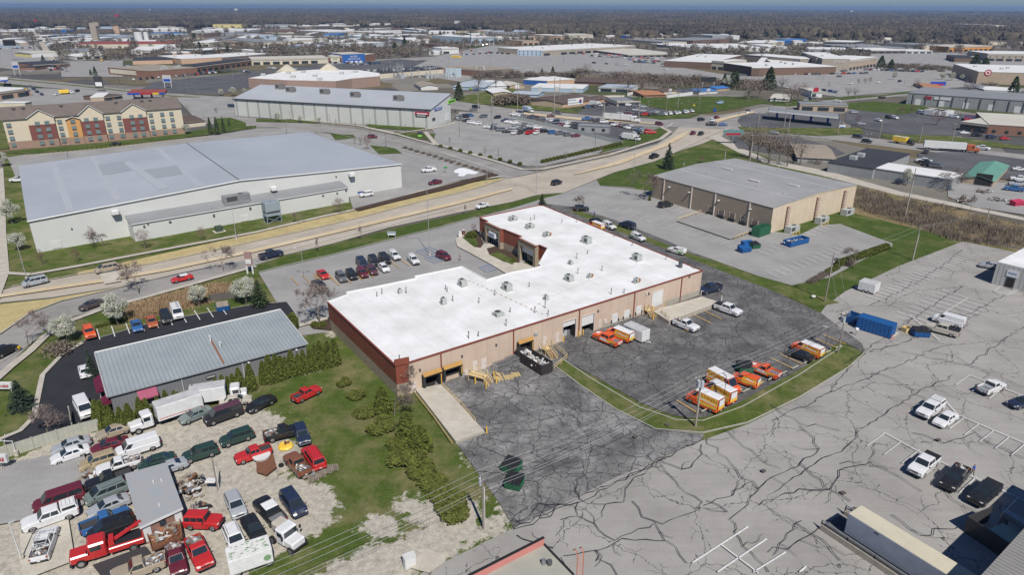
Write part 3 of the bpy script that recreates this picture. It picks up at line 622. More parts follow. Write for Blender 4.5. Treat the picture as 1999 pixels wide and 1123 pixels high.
 for(u0,u1)in sws:
  for side in(0,1):
   g=MB()
   if side==0:q=pane(lo[0],lo[3],hi[3],hi[0],u0,u1,.14,.88)
   else:q=pane(lo[2],lo[1],hi[1],hi[2],1-u1,1-u0,.14,.88)
   g.add(q,[(0,1,2,3)],m_glass);out.append(('side_window',g))
 for(x,y)in((xfw,1),(xfw,-1),(xrw,1),(xrw,-1)):
  g=MB();yo=y*(hw-.13);t=.24
  g.cyl((x,yo-y*t/2,r),(x,yo+y*t/2,r),r,m_tyre,n=16)
  g.cyl((x,yo+y*t/2,r),(x,yo+y*(t/2+.012),r),r*.64,m_rim,n=12);g.cyl((x,yo+y*(t/2+.012),r),(x,yo+y*(t/2+.02),r),r*.2,m_trim,n=8)
  out.append(('wheel',g))
 for y in(1,-1):
  g=MB();g.cbox((hl-.09,y*(hw-.30),s['nose']-.14),(.14,.36,.14),m_head,.03);out.append(('headlight',g))
  g=MB();zt=(s['deck']-.17)if isinstance(s['deck'],float)else s['belt']-.18
  g.cbox((-hl+.05,y*(hw-.17),zt),(.12,.16,.28 if not isinstance(s['deck'],float)else.14),m_tail,.02);out.append(('tail_light',g))
  g=MB();g.cbox((xw-.22,y*(hw+.07),s['belt']+.08),(.12,.2,.14),m_trim if 'pl' not in opts else 'P',.03);out.append(('mirror',g))
 g=MB();g.cbox((hl-.04,0,zb+.14),(.16,W_*.88,.2),m_trim if bed or 'plain' in opts or kind in('van','hivan','jeep')else 'P',.04);g.cbox((hl-.02,0,s['nose']-.22),(.08,W_*.5,.18),m_trim,.02);out.append(('front_bumper',g))
 g=MB();g.cbox((-hl+.03,0,zb+.2),(.16,W_*.88,.2),m_trim if bed or kind in('van','hivan','jeep')else 'P',.04)
 g.box((-hl-.055,0,zb+.28),(.01,.32,.15),m_boxw);out.append(('rear_bumper',g))
 g=MB();g.box((0,0,zb+.02),(L_-.5,W_-.5,.1),m_under);out.append(('underbody',g))
 if bed:
  g=MB();lm=m_liner if 'steelbed' not in opts else m_steel
  g.box(((s['xb']-hl)/2-.0,0,zfloor+.03),(hl+s['xb']-.16,W_*.86,.03),lm)
  out.append(('bed_floor',g))
  g=MB();g.box((-hl+.05,0,(zrail+zfloor)/2),(.08,W_*.89,zrail-zfloor),'P');out.append(('tailgate',g))
  if 'tonneau' in opts:
   g=MB();g.cbox(((s['xb']-hl)/2,0,zrail+.02),(hl+s['xb']-.05,W_*.95,.05),m_trim,.02);out.append(('bed_cover',g))
  if 'cap' in opts or 'greencap' in opts:
   g=MB();x0,x1=-hl+.05,s['xb']-.05;yb,yt=hw-.08,hw-.2;z1=H_-.02
   lo2=[Vector((x1,yb,zrail)),Vector((x1,-yb,zrail)),Vector((x0,-yb,zrail)),Vector((x0,yb,zrail))];hi2=[Vector((x1,yt,z1)),Vector((x1,-yt,z1)),Vector((x0+.15,-yt,z1)),Vector((x0+.15,yt,z1))]
   g.add(lo2+hi2,[(0,4,5,1),(1,5,6,2),(2,6,7,3),(3,7,4,0),(4,7,6,5)],'P' if 'cap' in opts else m_boxw);out.append(('bed_cap',g))
   for side in(0,1):
    w_=MB()
    q=pane(lo2[0],lo2[3],hi2[3],hi2[0],.08,.92,.25,.8)if side==0 else pane(lo2[2],lo2[1],hi2[1],hi2[2],.08,.92,.25,.8)
    w_.add(q,[(0,1,2,3)],m_glass if 'cap' in opts else m_boxw);out.append(('side_window' if 'cap' in opts else 'cap_door',w_))
   if 'rack' in opts or 'greencap' in opts:
    g2=MB()
    for yy in(yt-.1,-yt+.1):g2 .box(((x0+x1)/2,yy,z1+.08),(x1-x0-.2,.05,.05),m_boxw)
    for k in range(4):g2 .box((x0+.3+k*(x1-x0-.5)/3,0,z1+.1),(.05,yt*1.8,.04),m_boxw)
    out.append(('roof_rack',g2))
  if 'greencap' in opts:
   for y in(1,-1):
    g=MB();yy=y*(hw+.012)
    g.add([(-hl+.15,yy,.6),(-.9,yy,.6),(-.2,yy,.62),(-1.0,yy,.95),(-hl+.15,yy,zrail-.02)][::1 if y<0 else-1],[(0,1,2,3,4)],m_wgr)
    g.add([(-hl+.4,y*(hw+.018),.85),(-hl+1.3,y*(hw+.018),.85),(-hl+1.3,y*(hw+.018),1.0),(-hl+.4,y*(hw+.018),1.0)][::1 if y<0 else-1],[(0,1,2,3)],m_wwh);out.append(('green_graphic',g))
  if 'junk' in opts or 'lumber' in opts:
   g=MB();rr=random.Random(5)
   for k in range(22):
    g.box((rr.uniform(-hl+.4,s['xb']-.4),rr.uniform(-.6,.6),zfloor+.12+rr.random()*.35),(rr.uniform(.3,1.2),rr.uniform(.1,.4),rr.uniform(.04,.2)),rr.choice([m_wood,m_rust,m_steel,m_boxw]),rz=rr.uniform(-1.2,1.2),ry=rr.uniform(-.3,.3))
   out.append(('bed_load',g))
  if 'orangewrap' in opts:
   for y in(1,-1):
    g=MB();yy=y*(hw+.014);o_=1 if y<0 else-1
    g.add([(-.9,yy,.55),(.9,yy,.6),(1.1,yy,1.05),(-.4,yy,1.08)][::o_],[(0,1,2,3)],m_wwh);g.add([(-hl+.3,yy,.98),(-.9,yy,.62),(-.5,yy,.68),(-.6,yy,1.0),(-hl+.3,yy,1.12)][::o_],[(0,1,2,3,4)],m_wyel);out.append(('side_graphic',g))
   g=MB();g.box((hl-.75,0,s['nose']+.13),(.7,.8,.012),m_wwh,ry=.08);out.append(('hood_graphic',g))
   g=MB();g.box((-hl-.012,0,.95),(.02,1.3,.3),m_wwh);out.append(('tailgate_graphic',g))
 if 'rails' in opts or kind in('bigsuv',):
  g=MB()
  for y in(1,-1):g.box(((xf+xr)/2,y*(wt-.14),H_+.04),((xf-xr)*.8,.04,.04),m_trim)
  out.append(('roof_rack',g))
 if 'ladder' in opts:
  g=MB()
  for y in(1,-1):g.box((-.6,y*.7,H_+.12),(3.6,.05,.05),m_boxw)
  for k in range(5):g.box((-2.2+k*.8,0,H_+.1),(.05,1.5,.05),m_boxw)
  for k in range(9):g.box((-2.1+k*.4,.3,H_+.2),(.04,.4,.03),m_steel)
  out.append(('ladder_rack',g))
 if 'soft' in opts:
  g=MB();g.cbox((xr*.5+xf*.5-.2,0,H_-.08),(xf-xr+.7,wt*2+.06,.2),m_boxw,.08);out.append(('soft_top',g))
 if 'spare' in opts:
  g=MB();g.cyl((-hl-.2,.1,1.0),(-hl+.02,.1,1.0),.38,m_tyre,n=14);out.append(('spare_wheel',g))
 if 'wrap' in opts:
  z0,z1=s['belt']+.03,H_-.16;xs_=s['xf']-.75
  for y in(1,-1):
   g=MB();o_=1 if y<0 else-1
   def yat(z):return y*(wbt-tb*(z-bz)/(tz-bz)+.016)
   g.add([(-hl+.16,yat(z0),z0),(xs_+.3,yat(z0),z0),(xs_-.1,yat(z1),z1),(-hl+.2,yat(z1),z1)][::o_],[(0,1,2,3)],m_wyel)
   g.add([(-hl+.6,yat(z0+.05)+y*.006,z0+.04),(xs_-.3,yat(z0+.05)+y*.006,z0+.16),(xs_-.6,yat(z0+.3)+y*.006,z0+.34),(-hl+.6,yat(z0+.25)+y*.006,z0+.2)][::o_],[(0,1,2,3)],m_wwh)
   yy=y*(hw+.014)
   g.add([(-hl+.2,yy,zb+.55),(-.2,yy,zb+.35),(.9,yy,zb+.7),(.2,yy,s['belt']-.1),(-hl+.2,yy,s['belt']-.1)][::o_],[(0,1,2,3,4)],m_wyel);out.append(('side_graphic',g))
   cu=bpy.data.curves.new('t','FONT');cu.body='SUMMERS';cu.size=.72 if kind=='hivan' else.6 if kind=='van' else.46;cu.align_x='CENTER';cu.extrude=.004;cu.resolution_u=2
   to=bpy.data.objects.new('t',cu);col.objects.link(to);dg=bpy.context.evaluated_depsgraph_get();tm=bpy.data.meshes.new_from_object(to.evaluated_get(dg));bpy.data.objects.remove(to)
   g=MB();zc=z0+(z1-z0)*.42;xc=(xs_-hl)/2
   g.add([(xc+(-v.co.x if y>0 else v.co.x),yat(zc+v.co.y)+y*(.012+v.co.z),zc+v.co.y)for v in tm.vertices],[tuple(p.vertices)for p in tm.polygons],m_wtx);out.append(('lettering',g))
  g=MB();g.box((-hl-.005,0,(s['belt']+H_)/2-.1),(.05,W_*.66,(H_-s['belt'])*.8),m_wwh);g.box((-hl-.012,0,s['belt']-.25),(.04,W_*.8,.4),m_wyel);out.append(('rear_door_graphic',g))
  g=MB();g.box((hl-.6,0,(s['nose']+s['cowl'])/2+.06),(.6,.8,.012),m_wwh,ry=.2);out.append(('hood_graphic',g))
 return out
def make_car(kind,paintk,opts,roofm,simple):
 key=(kind,tuple(sorted(opts)),paintk,roofm,simple)
 if key in CARCACHE:return CARCACHE[key]
 parts=[];P=paint(paintk);Rm=roofm or P
 for nm,g in car_meshes(kind,opts):
  if simple and nm in('headlight','tail_light','mirror','front_bumper','rear_bumper','underbody','tailgate','bed_floor')and simple>1:continue
  me=bpy.data.meshes.new(nm);me.from_pydata([tuple(v)for v in g.v],[],g.f)
  for m in g.mats:me.materials.append(P if m=='P' else Rm if m=='R' else m)
  me.polygons.foreach_set('material_index',g.m)
  if nm=='body':
   bm=bmesh.new();bm.from_mesh(me);bmesh.ops.recalc_face_normals(bm,faces=bm.faces[:]);bm.to_mesh(me);bm.free()
  me.update();parts.append((nm,me))
 CARCACHE[key]=parts;return parts
CATN=dict(sedan='car',coupe='car',suv='suv',bigsuv='suv',minivan='minivan',hatch='car',van='van',hivan='van',citivan='van',crewpu='pickup truck',regpu='pickup truck',smallpu='pickup truck',jeep='jeep')
NMN=dict(sedan='parked_car',coupe='parked_car',suv='parked_suv',bigsuv='parked_suv',minivan='minivan',hatch='parked_car',van='cargo_van',hivan='cargo_van',citivan='cargo_van',crewpu='pickup_truck',regpu='pickup_truck',smallpu='pickup_truck',jeep='parked_jeep')
NV=[0]
def car(kind,paintk,rear,front,label=None,opts=(),roof=None,group=None,z=0.75,simple=0,scale=1.0,name=None):
 a=G(rear[0],rear[1],z).to_2d();c=G(front[0],front[1],z).to_2d();ctr=(a+c)/2;d=c-a
 rz=math.atan2(d.y,d.x);zg=0.06 if LAY[0]<.2 else LAY[0]*.5
 rt=empty(name or NMN[kind],(ctr.x,ctr.y,0.075+LAY[0]*0.5),rz,label or f'{paintk} {kind}',CATN[kind],group)
 if scale!=1.0:rt.scale=(scale,)*3
 for nm,me in make_car(kind,paintk,opts,roof,simple):
  o=bpy.data.objects.new(nm,me);col.objects.link(o);o.parent=rt
 NV[0]+=1;return rt
# vegetation
m_bark=mat('bark',(0.13,0.105,0.085),0.95,c2=(0.20,0.17,0.14),ns=3);m_twig=mat('bare_twigs',(0.17,0.13,0.115),0.95,c2=(0.24,0.19,0.165),ns=1.5)
m_redtwig=mat('budding_twigs',(0.20,0.10,0.09),0.95,c2=(0.14,0.08,0.08),ns=2);m_bloss=mat('pear_blossom',(0.62,0.62,0.54),0.9,c2=(0.36,0.38,0.27),ns=1.2)
m_buds=mat('spring_buds',(0.26,0.26,0.12),0.9,c2=(0.18,0.17,0.09),ns=1.5)
m_arb=mat('arborvitae_foliage',(0.125,0.145,0.022),0.9,c2=(0.060,0.080,0.014),ns=2.5);m_spr=mat('spruce_foliage',(0.050,0.075,0.048),0.9,c2=(0.025,0.042,0.028),ns=2.5)
m_pine=mat('pine_foliage',(0.035,0.055,0.022),0.9,c2=(0.060,0.085,0.035),ns=2);m_yew=mat('yew_foliage',(0.135,0.145,0.024),0.9,c2=(0.065,0.080,0.016),ns=1.8)
m_goldb=mat('golden_shrub',(0.30,0.28,0.03),0.9,c2=(0.17,0.18,0.03),ns=3);m_scr=mat('scrub_twigs',(0.125,0.10,0.085),0.95,c2=(0.23,0.19,0.14),ns=.25)
m_reed=mat('dry_reeds',(0.38,0.27,0.16),0.95,c2=(0.28,0.19,0.11),ns=1.5)
m_fard=mat('distant_twigs',(.15,.125,.10),.95,c2=(.21,.18,.14),ns=.8)
def limbs(mb,p,d,L_,r,lev,rr,tips,mt,spread=.55,nseg=3):
 pts_=[p];q=d.normalized();rad=r
 for k in range(nseg):
  q=(q+Vector((rr.gauss(0,.12),rr.gauss(0,.12),rr.gauss(.05,.08)))).normalized();a=p;p=p+q*L_/nseg;r2_=rad*.8
  mb.cyl(a,p,rad,mt[0]if rad>.045 else mt[1],r1=r2_,n=5 if rad>.08 else 3,cap=False);rad=r2_
  if lev>0 and k>=(1 if lev>2 else 0):
   for _ in range(2 if lev>1 else 3):
    an=rr.uniform(0,6.283);s=q.orthogonal().normalized();s=Matrix.Rotation(an,3,q)@s
    nd=(q*rr.uniform(.5,1.0)+s*rr.uniform(spread,spread*1.6)+Vector((0,0,.18))).normalized()
    limbs(mb,p,nd,L_*rr.uniform(.5,.75),rad*.62,lev-1,rr,tips,mt,spread,2 if lev>1 else 2)
 tips.append((p,q))
def leafquad(mb,c,sz,rr,m,flat=0.0):
 n=Vector((rr.gauss(0,1),rr.gauss(0,1),rr.gauss(0,1)+flat)).normalized();u=n.orthogonal().normalized();u=Matrix.Rotation(rr.uniform(0,6.28),3,n)@u;v=n.cross(u)
 sx,sy=sz*rr.uniform(.6,1.2),sz*rr.uniform(.35,.8)
 mb.add([c-u*sx-v*sy*.3,c-v*sy,c+u*sx,c+v*sy],[(0,1,2,3)],m)
def tree_mesh_parts(kind,seed):
 rr=random.Random(seed);tr=MB();cr=MB()
 if kind in('bare','redbud','budding','blossom','sapling'):
  mt=(m_bark,m_redtwig if kind=='redbud' else m_twig);tips=[]
  h=1.0
  limbs(tr if kind!='x' else cr,Vector((0,0,0)),Vector((rr.gauss(0,.03),rr.gauss(0,.03),1)),4.2,.20,4 if kind in('bare','budding')else 3,rr,tips,mt,.62,3)
  if kind=='bare':
   for(p,q)in tips:
    if rr.random()<.95:
     for _ in range(6):e=p+(q+Vector((rr.gauss(0,.5),rr.gauss(0,.5),rr.gauss(.1,.3)))).normalized()*rr.uniform(.4,.9);cr.cyl(p,e,.030,m_twig,r1=.014,n=3,cap=False)
  if kind in('blossom','budding','redbud'):
   m=dict(blossom=m_bloss,budding=m_buds,redbud=m_redtwig)[kind]
   npt=dict(blossom=5200,budding=1000,redbud=1700)[kind]
   cl=[]
   for _ in range(34):
    an=rr.uniform(0,6.28);z=rr.uniform(-1,1);rad=rr.uniform(.55,1.0);s=math.sqrt(1-z*z)
    cl.append((Vector((math.cos(an)*s*2.9*rad,math.sin(an)*s*2.9*rad,5.3+z*3.2*rad)),rr.uniform(.7,1.3)))
   for _ in range(npt):
    c,sr=rr.choice(cl);v=Vector((rr.gauss(0,1),rr.gauss(0,1),rr.gauss(0,1))).normalized()*sr*rr.random()**.4
    leafquad(cr,c+v,.16 if kind=='blossom' else.11,rr,m)
 elif kind=='arb':
  tr.cyl((0,0,0),(0,0,1),.08,m_bark)
  for _ in range(1500):
   t=rr.random()**.8;z=.15+t*2.85;rad=.72*(1-t)**.62+.03;an=rr.uniform(0,6.28);k=rr.uniform(.75,1.05)
   leafquad(cr,Vector((math.cos(an)*rad*k,math.sin(an)*rad*k,z)),.16,rr,m_arb)
  cr.cyl((0,0,.1),(0,0,2.7),.55,m_arb,r1=.08,n=10)
 elif kind in('spruce','pine'):
  m=m_spr if kind=='spruce' else m_pine;tr.cyl((0,0,0),(0,0,8.6),.16,m_bark,r1=.03)
  for lv in range(22):
   t=lv/21;z=.7+t*7.8;rad=(3.0 if kind=='spruce' else 2.3)*(1-t)**.85+.15;nb=int(12*(1-t)+5)
   for b_ in range(nb):
    an=rr.uniform(0,6.28);L_=rad*rr.uniform(.65,1.1);dz=-L_*.22 if kind=='spruce' else L_*.15
    tip=Vector((math.cos(an)*L_,math.sin(an)*L_,z+dz));base=Vector((0,0,z))
    for k in range(int(6+L_*5)):
     p=base.lerp(tip,.2+.85*rr.random())+Vector((rr.gauss(0,.13),rr.gauss(0,.13),rr.gauss(0,.07)))
     leafquad(cr,p,.22,rr,m,flat=.8)
 elif kind in('yew','round','scrubby'):
  m=dict(yew=m_yew,round=m_arb,scrubby=m_scr)[kind];tr.cyl((0,0,0),(0,0,.5),.07,m_bark)
  cl=[(Vector((rr.uniform(-1,1),rr.uniform(-.9,.9),rr.uniform(.5,1.15))),rr.uniform(.45,.8))for _ in range(12)]if kind!='round' else[(Vector((0,0,.85)),1.0)]
  for _ in range(1500 if kind!='scrubby' else 700):
   c,sr=rr.choice(cl);v=Vector((rr.gauss(0,1),rr.gauss(0,1),rr.gauss(0,.8))).normalized()*sr*rr.uniform(.7,1.05)
   if c.z+v.z>.02:leafquad(cr,c+v,.15 if kind!='scrubby' else.13,rr,m,flat=.3)
  if kind!='scrubby':
   for c,sr in cl:cr.cyl(c-Vector((0,0,sr*.5)),c+Vector((0,0,sr*.5)),sr*.7,m,r1=sr*.45,n=7)
 elif kind=='farbare':
  tr.cyl((0,0,0),(0,0,4.5),.2,m_bark,r1=.08,n=5)
  for _ in range(9):
   an=rr.uniform(0,6.28);tr.cyl((0,0,rr.uniform(1.8,4)),(math.cos(an)*2.2,math.sin(an)*2.2,rr.uniform(4.5,8)),.09,m_bark,r1=.03,n=3,cap=False)
  for _ in range(420):
   v=Vector((rr.gauss(0,1),rr.gauss(0,1),rr.gauss(0,1))).normalized()*rr.random()**.45
   leafquad(cr,Vector((v.x*3.0,v.y*3.0,5.2+v.z*3.3)),.17,rr,m_twig)
 elif kind=='fardense':
  tr.cyl((0,0,0),(0,0,4),.25,m_bark,n=5)
  for _ in range(520):
   v=Vector((rr.gauss(0,1),rr.gauss(0,1),rr.gauss(0,1))).normalized()*rr.random()**.4;leafquad(cr,Vector((v.x*3.4,v.y*3.4,4.8+v.z*3.8)),.42,rr,m_fard)
 elif kind=='farcon':
  tr.cyl((0,0,0),(0,0,6),.2,m_bark,r1=.05,n=5)
  for _ in range(700):
   t=rr.random()**.8;rad=2.3*(1-t)**.8+.1;an=rr.uniform(0,6.28);k=rr.uniform(.6,1.1)
   leafquad(cr,Vector((math.cos(an)*rad*k,math.sin(an)*rad*k,.6+t*7.6)),.42,rr,m_pine,flat=.5)
 return tr,cr
TPROTO={}
def tree_proto(kind,var):
 key=(kind,var)
 if key not in TPROTO:
  tr,cr=tree_mesh_parts(kind,hash(kind)%1+17*var+len(kind));ms=[]
  for nm,g in(('trunk',tr),('crown',cr)):
   if not g.v:continue
   me=bpy.data.meshes.new(nm);me.from_pydata([tuple(v)for v in g.v],[],g.f)
   for m in g.mats:me.materials.append(m)
   me.polygons.foreach_set('material_index',g.m);me.update();ms.append((nm,me))
  TPROTO[key]=ms
 return TPROTO[key]
THT=dict(bare=9.0,redbud=8.2,budding=9.2,blossom=8.7,sapling=8.0,arb=3.05,spruce=8.8,pine=8.8,yew=1.9,round=1.8,scrubby=1.8,fardense=8.6,farbare=8.6,farcon=8.3)
TNAME=dict(bare='bare_tree',redbud='budding_tree',budding='budding_tree',blossom='blossom_tree',sapling='young_tree',arb='arborvitae',spruce='spruce_tree',pine='pine_tree',yew='evergreen_shrub',round='round_shrub',scrubby='bare_shrub',fardense='bare_tree',farbare='bare_tree',farcon='evergreen_tree')
TCAT=dict(yew='shrub',round='shrub',scrubby='shrub',arb='evergreen tree')
NT=[0]
def tree(kind,base,top=None,label=None,h=None,wid=1.0,group=None,cat=None,z=0.0):
 NT[0]+=1;B=G(base[0],base[1],0.0)
 if h is None:h=ztop(base,top)
 s=h/THT[kind];rt=empty(TNAME[kind],(B.x,B.y,z+0.02),rnd.uniform(0,6.28),label,cat or TCAT.get(kind,'tree'),group)
 rt.scale=(s*wid,s*wid,s)
 for nm,me in tree_proto(kind,NT[0]%3):
  o=bpy.data.objects.new(nm,me);col.objects.link(o);o.parent=rt
 return rt
# building helpers
m_inside=mat('dark_interior',(0.03,0.028,0.026),0.95);m_wroof=uvmat('white_membrane_roof',(0.80,0.80,0.79),0.7,c2=(0.64,0.635,0.61),ns=.16,nd=9,ribs=3.2,ribdark=.035)
m_tanw=uvmat('tan_wall_panels',(0.57,0.445,0.345),0.8,c2=(0.50,0.385,0.295),ns=.25,ribs=2.4,ribdark=.05);m_redw=uvmat('red_metal_siding',(0.26,0.075,0.045),0.6,c2=(0.21,0.06,0.038),ns=.5,ribs=.4,ribdark=.2)
m_stone=uvmat('tan_stone',(0.36,0.29,0.20),0.9,c2=(0.26,0.21,0.15),brick=(1.1,(0.40,0.35,0.27)));m_redtrim=mat('red_trim',(0.24,0.06,0.04),.6)
m_orange=mat('dock_hood_orange',(0.42,0.24,0.07),.8);m_rubber=mat('dock_rubber',(0.03,0.035,0.035),.8);m_wdoor=mat('white_door',(0.68,0.68,0.66),.5,c2=(0.62,0.62,0.60))
m_pink=mat('tan_door',(0.66,0.58,0.52),.6);m_rail=mat('cream_yellow_rail',(0.66,0.50,0.24),.6,c2=(0.58,0.44,0.22));m_step=mat('brown_steps',(0.26,0.15,0.08),.8)
m_bollard=mat('yellow_bollard',(0.80,0.48,0.06),.5);m_conw=mat('concrete_wall',(0.42,0.38,0.31),.9,c2=(0.33,0.30,0.25),ns=1.2)
m_unit=mat('hvac_casing',(0.47,0.48,0.46),.5,c2=(0.33,0.35,0.33),ns=2);m_fan=mat('hvac_grille',(0.07,0.075,0.075),.6);m_pipe=mat('dark_vent_pipe',(0.10,0.10,0.10),.6);m_copper=mat('rust_stain_panel',(0.35,0.16,0.08),.8)
m_arw=uvmat('white_ribbed_wall',(0.60,0.605,0.575),.55,c2=(0.55,0.555,0.525),ns=.1,ribs=.45,ribdark=.10);m_arr=uvmat('grey_metal_roof',(0.43,0.45,0.475),.42,c2=(0.37,0.39,0.41),ns=.035,nd=3,ribs=.5,ribdark=.16)
m_arr2=uvmat('annex_metal_roof',(0.27,0.275,0.28),.5,c2=(0.235,0.24,0.245),ns=.2,ribs=.6,ribdark=.2);m_whr=uvmat('shingled_grey_roof',(0.275,0.275,0.272),.8,c2=(0.34,0.338,0.332),ns=.1,ribs=1.0,ribdark=.12)
m_whw=uvmat('brown_ribbed_wall',(0.36,0.29,0.215),.6,c2=(0.33,0.265,0.2),ns=.3,ribs=.35,ribdark=.35);m_whe=uvmat('cream_block_wall',(0.60,0.50,0.37),.85,c2=(0.55,0.455,0.335),ns=.4,ribs=3.0,ribdark=.05)
m_shr=uvmat('standing_seam_roof',(0.27,0.305,0.315),.4,c2=(0.32,0.355,0.365),ns=.25,ribs=.62,ribdark=.3);m_shw=uvmat('grey_ribbed_wall',(0.20,0.205,0.21),.6,c2=(0.175,0.18,0.185),ns=.5,ribs=.4,ribdark=.3)
m_dglass=mat('window_glass',(0.03,0.04,0.05),.08,spec=.8);m_wingl=mat('pale_window_glass',(0.10,0.16,0.17),.12,spec=.8,c2=(0.2,0.25,0.25));m_frame=mat('white_frame',(0.62,0.62,0.60),.5)
m_burg=mat('burgundy_awning',(0.13,0.012,0.04),.7);m_pinkaw=mat('faded_awning',(0.36,0.09,0.15),.8);m_sign=mat('sign_white',(0.70,0.72,0.74),.4);m_signb=mat('sign_blue_text',(0.05,0.10,0.30),.5)
def wall(mb,P0,P1,z0,z1,m,holes=(),t=0.0,inner=None,deep=2.5):
 """vertical wall P0->P1 with rectangular openings (s0,s1,za,zb); outside is to the right of P0->P1"""
 P0,P1=Vector(P0[:2]),Vector(P1[:2]);L_=(P1-P0).length;e=(P1-P0)/L_;nrm=Vector((e.y,-e.x))
 def pt(s,z,off=0.0):q=P0+e*s+nrm*off;return(q.x,q.y,z)
 z1a=z1 if isinstance(z1,(tuple,list))else(z1,z1)
 ss=sorted({0,L_}|{min(max(v,0),L_)for h in holes for v in h[:2]});zz=sorted({z0,min(z1a)}|{v for h in holes for v in h[2:4]if z0<v<min(z1a)})
 for i in range(len(ss)-1):
  for j in range(len(zz)-1):
   sc_,zc=(ss[i]+ss[i+1])/2,(zz[j]+zz[j+1])/2
   if any(h[0]<sc_<h[1]and h[2]<zc<h[3]for h in holes):continue
   mb.quad(pt(ss[i],zz[j]),pt(ss[i+1],zz[j]),pt(ss[i+1],zz[j+1]),pt(ss[i],zz[j+1]),m)
 if z1a[0]!=z1a[1]:
  lo=min(z1a);mb.add([pt(0,lo),pt(L_,lo),pt(L_,z1a[1]),pt(0,z1a[0])],[(0,1,2,3)]if z1a[0]>lo and z1a[1]>lo else([(0,1,2)]if z1a[0]<=lo else[(0,1,3)]),m)
 for h in holes:
  s0,s1,a,b=h[:4];D=-(h[4]if len(h)>4 else deep);im=inner or m_inside
  mb.quad(pt(s0,a),pt(s0,a,D),pt(s0,b,D),pt(s0,b),im);mb.quad(pt(s1,a,D),pt(s1,a),pt(s1,b),pt(s1,b,D),im)
  mb.quad(pt(s0,a,D),pt(s1,a,D),pt(s1,b,D),pt(s0,b,D),im);mb.quad(pt(s0,b),pt(s0,b,D),pt(s1,b,D),pt(s1,b),im);mb.quad(pt(s0,a),pt(s1,a),pt(s1,a,D),pt(s0,a,D),im)
class Wall:
 """helper to hang things on a wall by measuring them on the photo"""
 def __init__(s,P0,P1):s.P0,s.P1=Vector(P0[:2]),Vector(P1[:2]);s.L=(s.P1-s.P0).length;s.e=(s.P1-s.P0)/s.L;s.n=Vector((s.e.y,-s.e.x));s.rz=math.atan2(s.e.y,s.e.x)
 def px(s,x,y):return wallhit(s.P0,s.P1,x,y)
 def at(s,u,z,off=0.0):q=s.P0+s.e*u+s.n*off;return Vector((q.x,q.y,z))
 def rect(s,xa,ya,xb,yb):
  """pixel box -> (s0,s1,z0,z1): left/bottom and right/top corners"""
  a=s.px(xa,ya);b=s.px(xb,yb);return(min(a[0],b[0]),max(a[0],b[0]),max(0.0,min(a[1],b[1])),max(a[1],b[1]))
 def slab(s,mb,r,m,off=0.04,th=0.06):
  u0,u1,z0,z1=r;mb.box(s.at((u0+u1)/2,(z0+z1)/2,off),(u1-u0,th,z1-z0),m,rz=s.rz);return mb
def polyarea(q):return sum(q[i][0]*q[(i+1)%len(q)][1]-q[(i+1)%len(q)][0]*q[i][1]for i in range(len(q)))
def lettering(parent,text,W_,r,m,off=0.1,size=None,name='lettering'):
 """raised letters on a wall"""
 cu=bpy.data.curves.new('t','FONT');cu.body=text;cu.size=1;cu.extrude=.03;cu.resolution_u=2
 to=bpy.data.objects.new('t',cu);col.objects.link(to);dg=bpy.context.evaluated_depsgraph_get();tm=bpy.data.meshes.new_from_object(to.evaluated_get(dg));bpy.data.objects.remove(to)
 xs_=[v.co.x for v in tm.vertices];ys_=[v.co.y for v in tm.vertices];w0,w1,h0,h1=min(xs_),max(xs_),min(ys_),max(ys_)
 u0,u1,z0,z1=r;g=MB()
 g.add([W_.at(u0+(v.co.x-w0)/(w1-w0)*(u1-u0),z0+(v.co.y-h0)/(h1-h0)*(z1-z0),off+v.co.z)for v in tm.vertices],[tuple(p.vertices)for p in tm.polygons],m)
 return g.build(name,parent)
def hvac(c,sz,rz,label,group=None,kind=0,m=None):
 """rooftop unit: casing on a curb, fan on top, louvred side, duct hood"""
 rt=empty('rooftop_unit',c,rz,label,'hvac unit',group);m=m or m_unit
 g=MB();g.cbox((0,0,sz[2]/2+.15),sz,m,.04);g.box((0,0,.08),(sz[0]+.15,sz[1]+.15,.16),m_unit);g.build('casing',rt)
 g=MB();g.cyl((sz[0]*.18,0,sz[2]+.15),(sz[0]*.18,0,sz[2]+.24),min(sz[0],sz[1])*.32,m_fan,n=12);g.build('fan',rt)
 g=MB()
 for y in(-1,1):g.box((-sz[0]*.2,y*(sz[1]/2+.01),sz[2]*.55+.15),(sz[0]*.4,.03,sz[2]*.6),m_fan)
 g.build('grille',rt)
 if kind:g=MB();g.cbox((sz[0]/2+.35,0,sz[2]*.4+.15),(.7,sz[1]*.8,sz[2]*.7),m_copper if kind==2 else m,.04);g.build('duct_hood',rt)
 return rt
def vent(px,py,z,h,label='thin dark vent pipe standing on the white roof',r=.07,m=None,name='vent_pipe'):
 p=G(px,py,z);g=MB();g.cyl((0,0,0),(0,0,h),r,m or m_pipe,n=8);g.cyl((0,0,0),(0,0,.06),r*2.5,m_unit,n=8);g.cyl((0,0,h-.05),(0,0,h+.12),r*1.6,m or m_pipe,n=8)
 return g.build(name,loc=p,label=label,cat='vent pipe',group='vent pipes on the white roof')
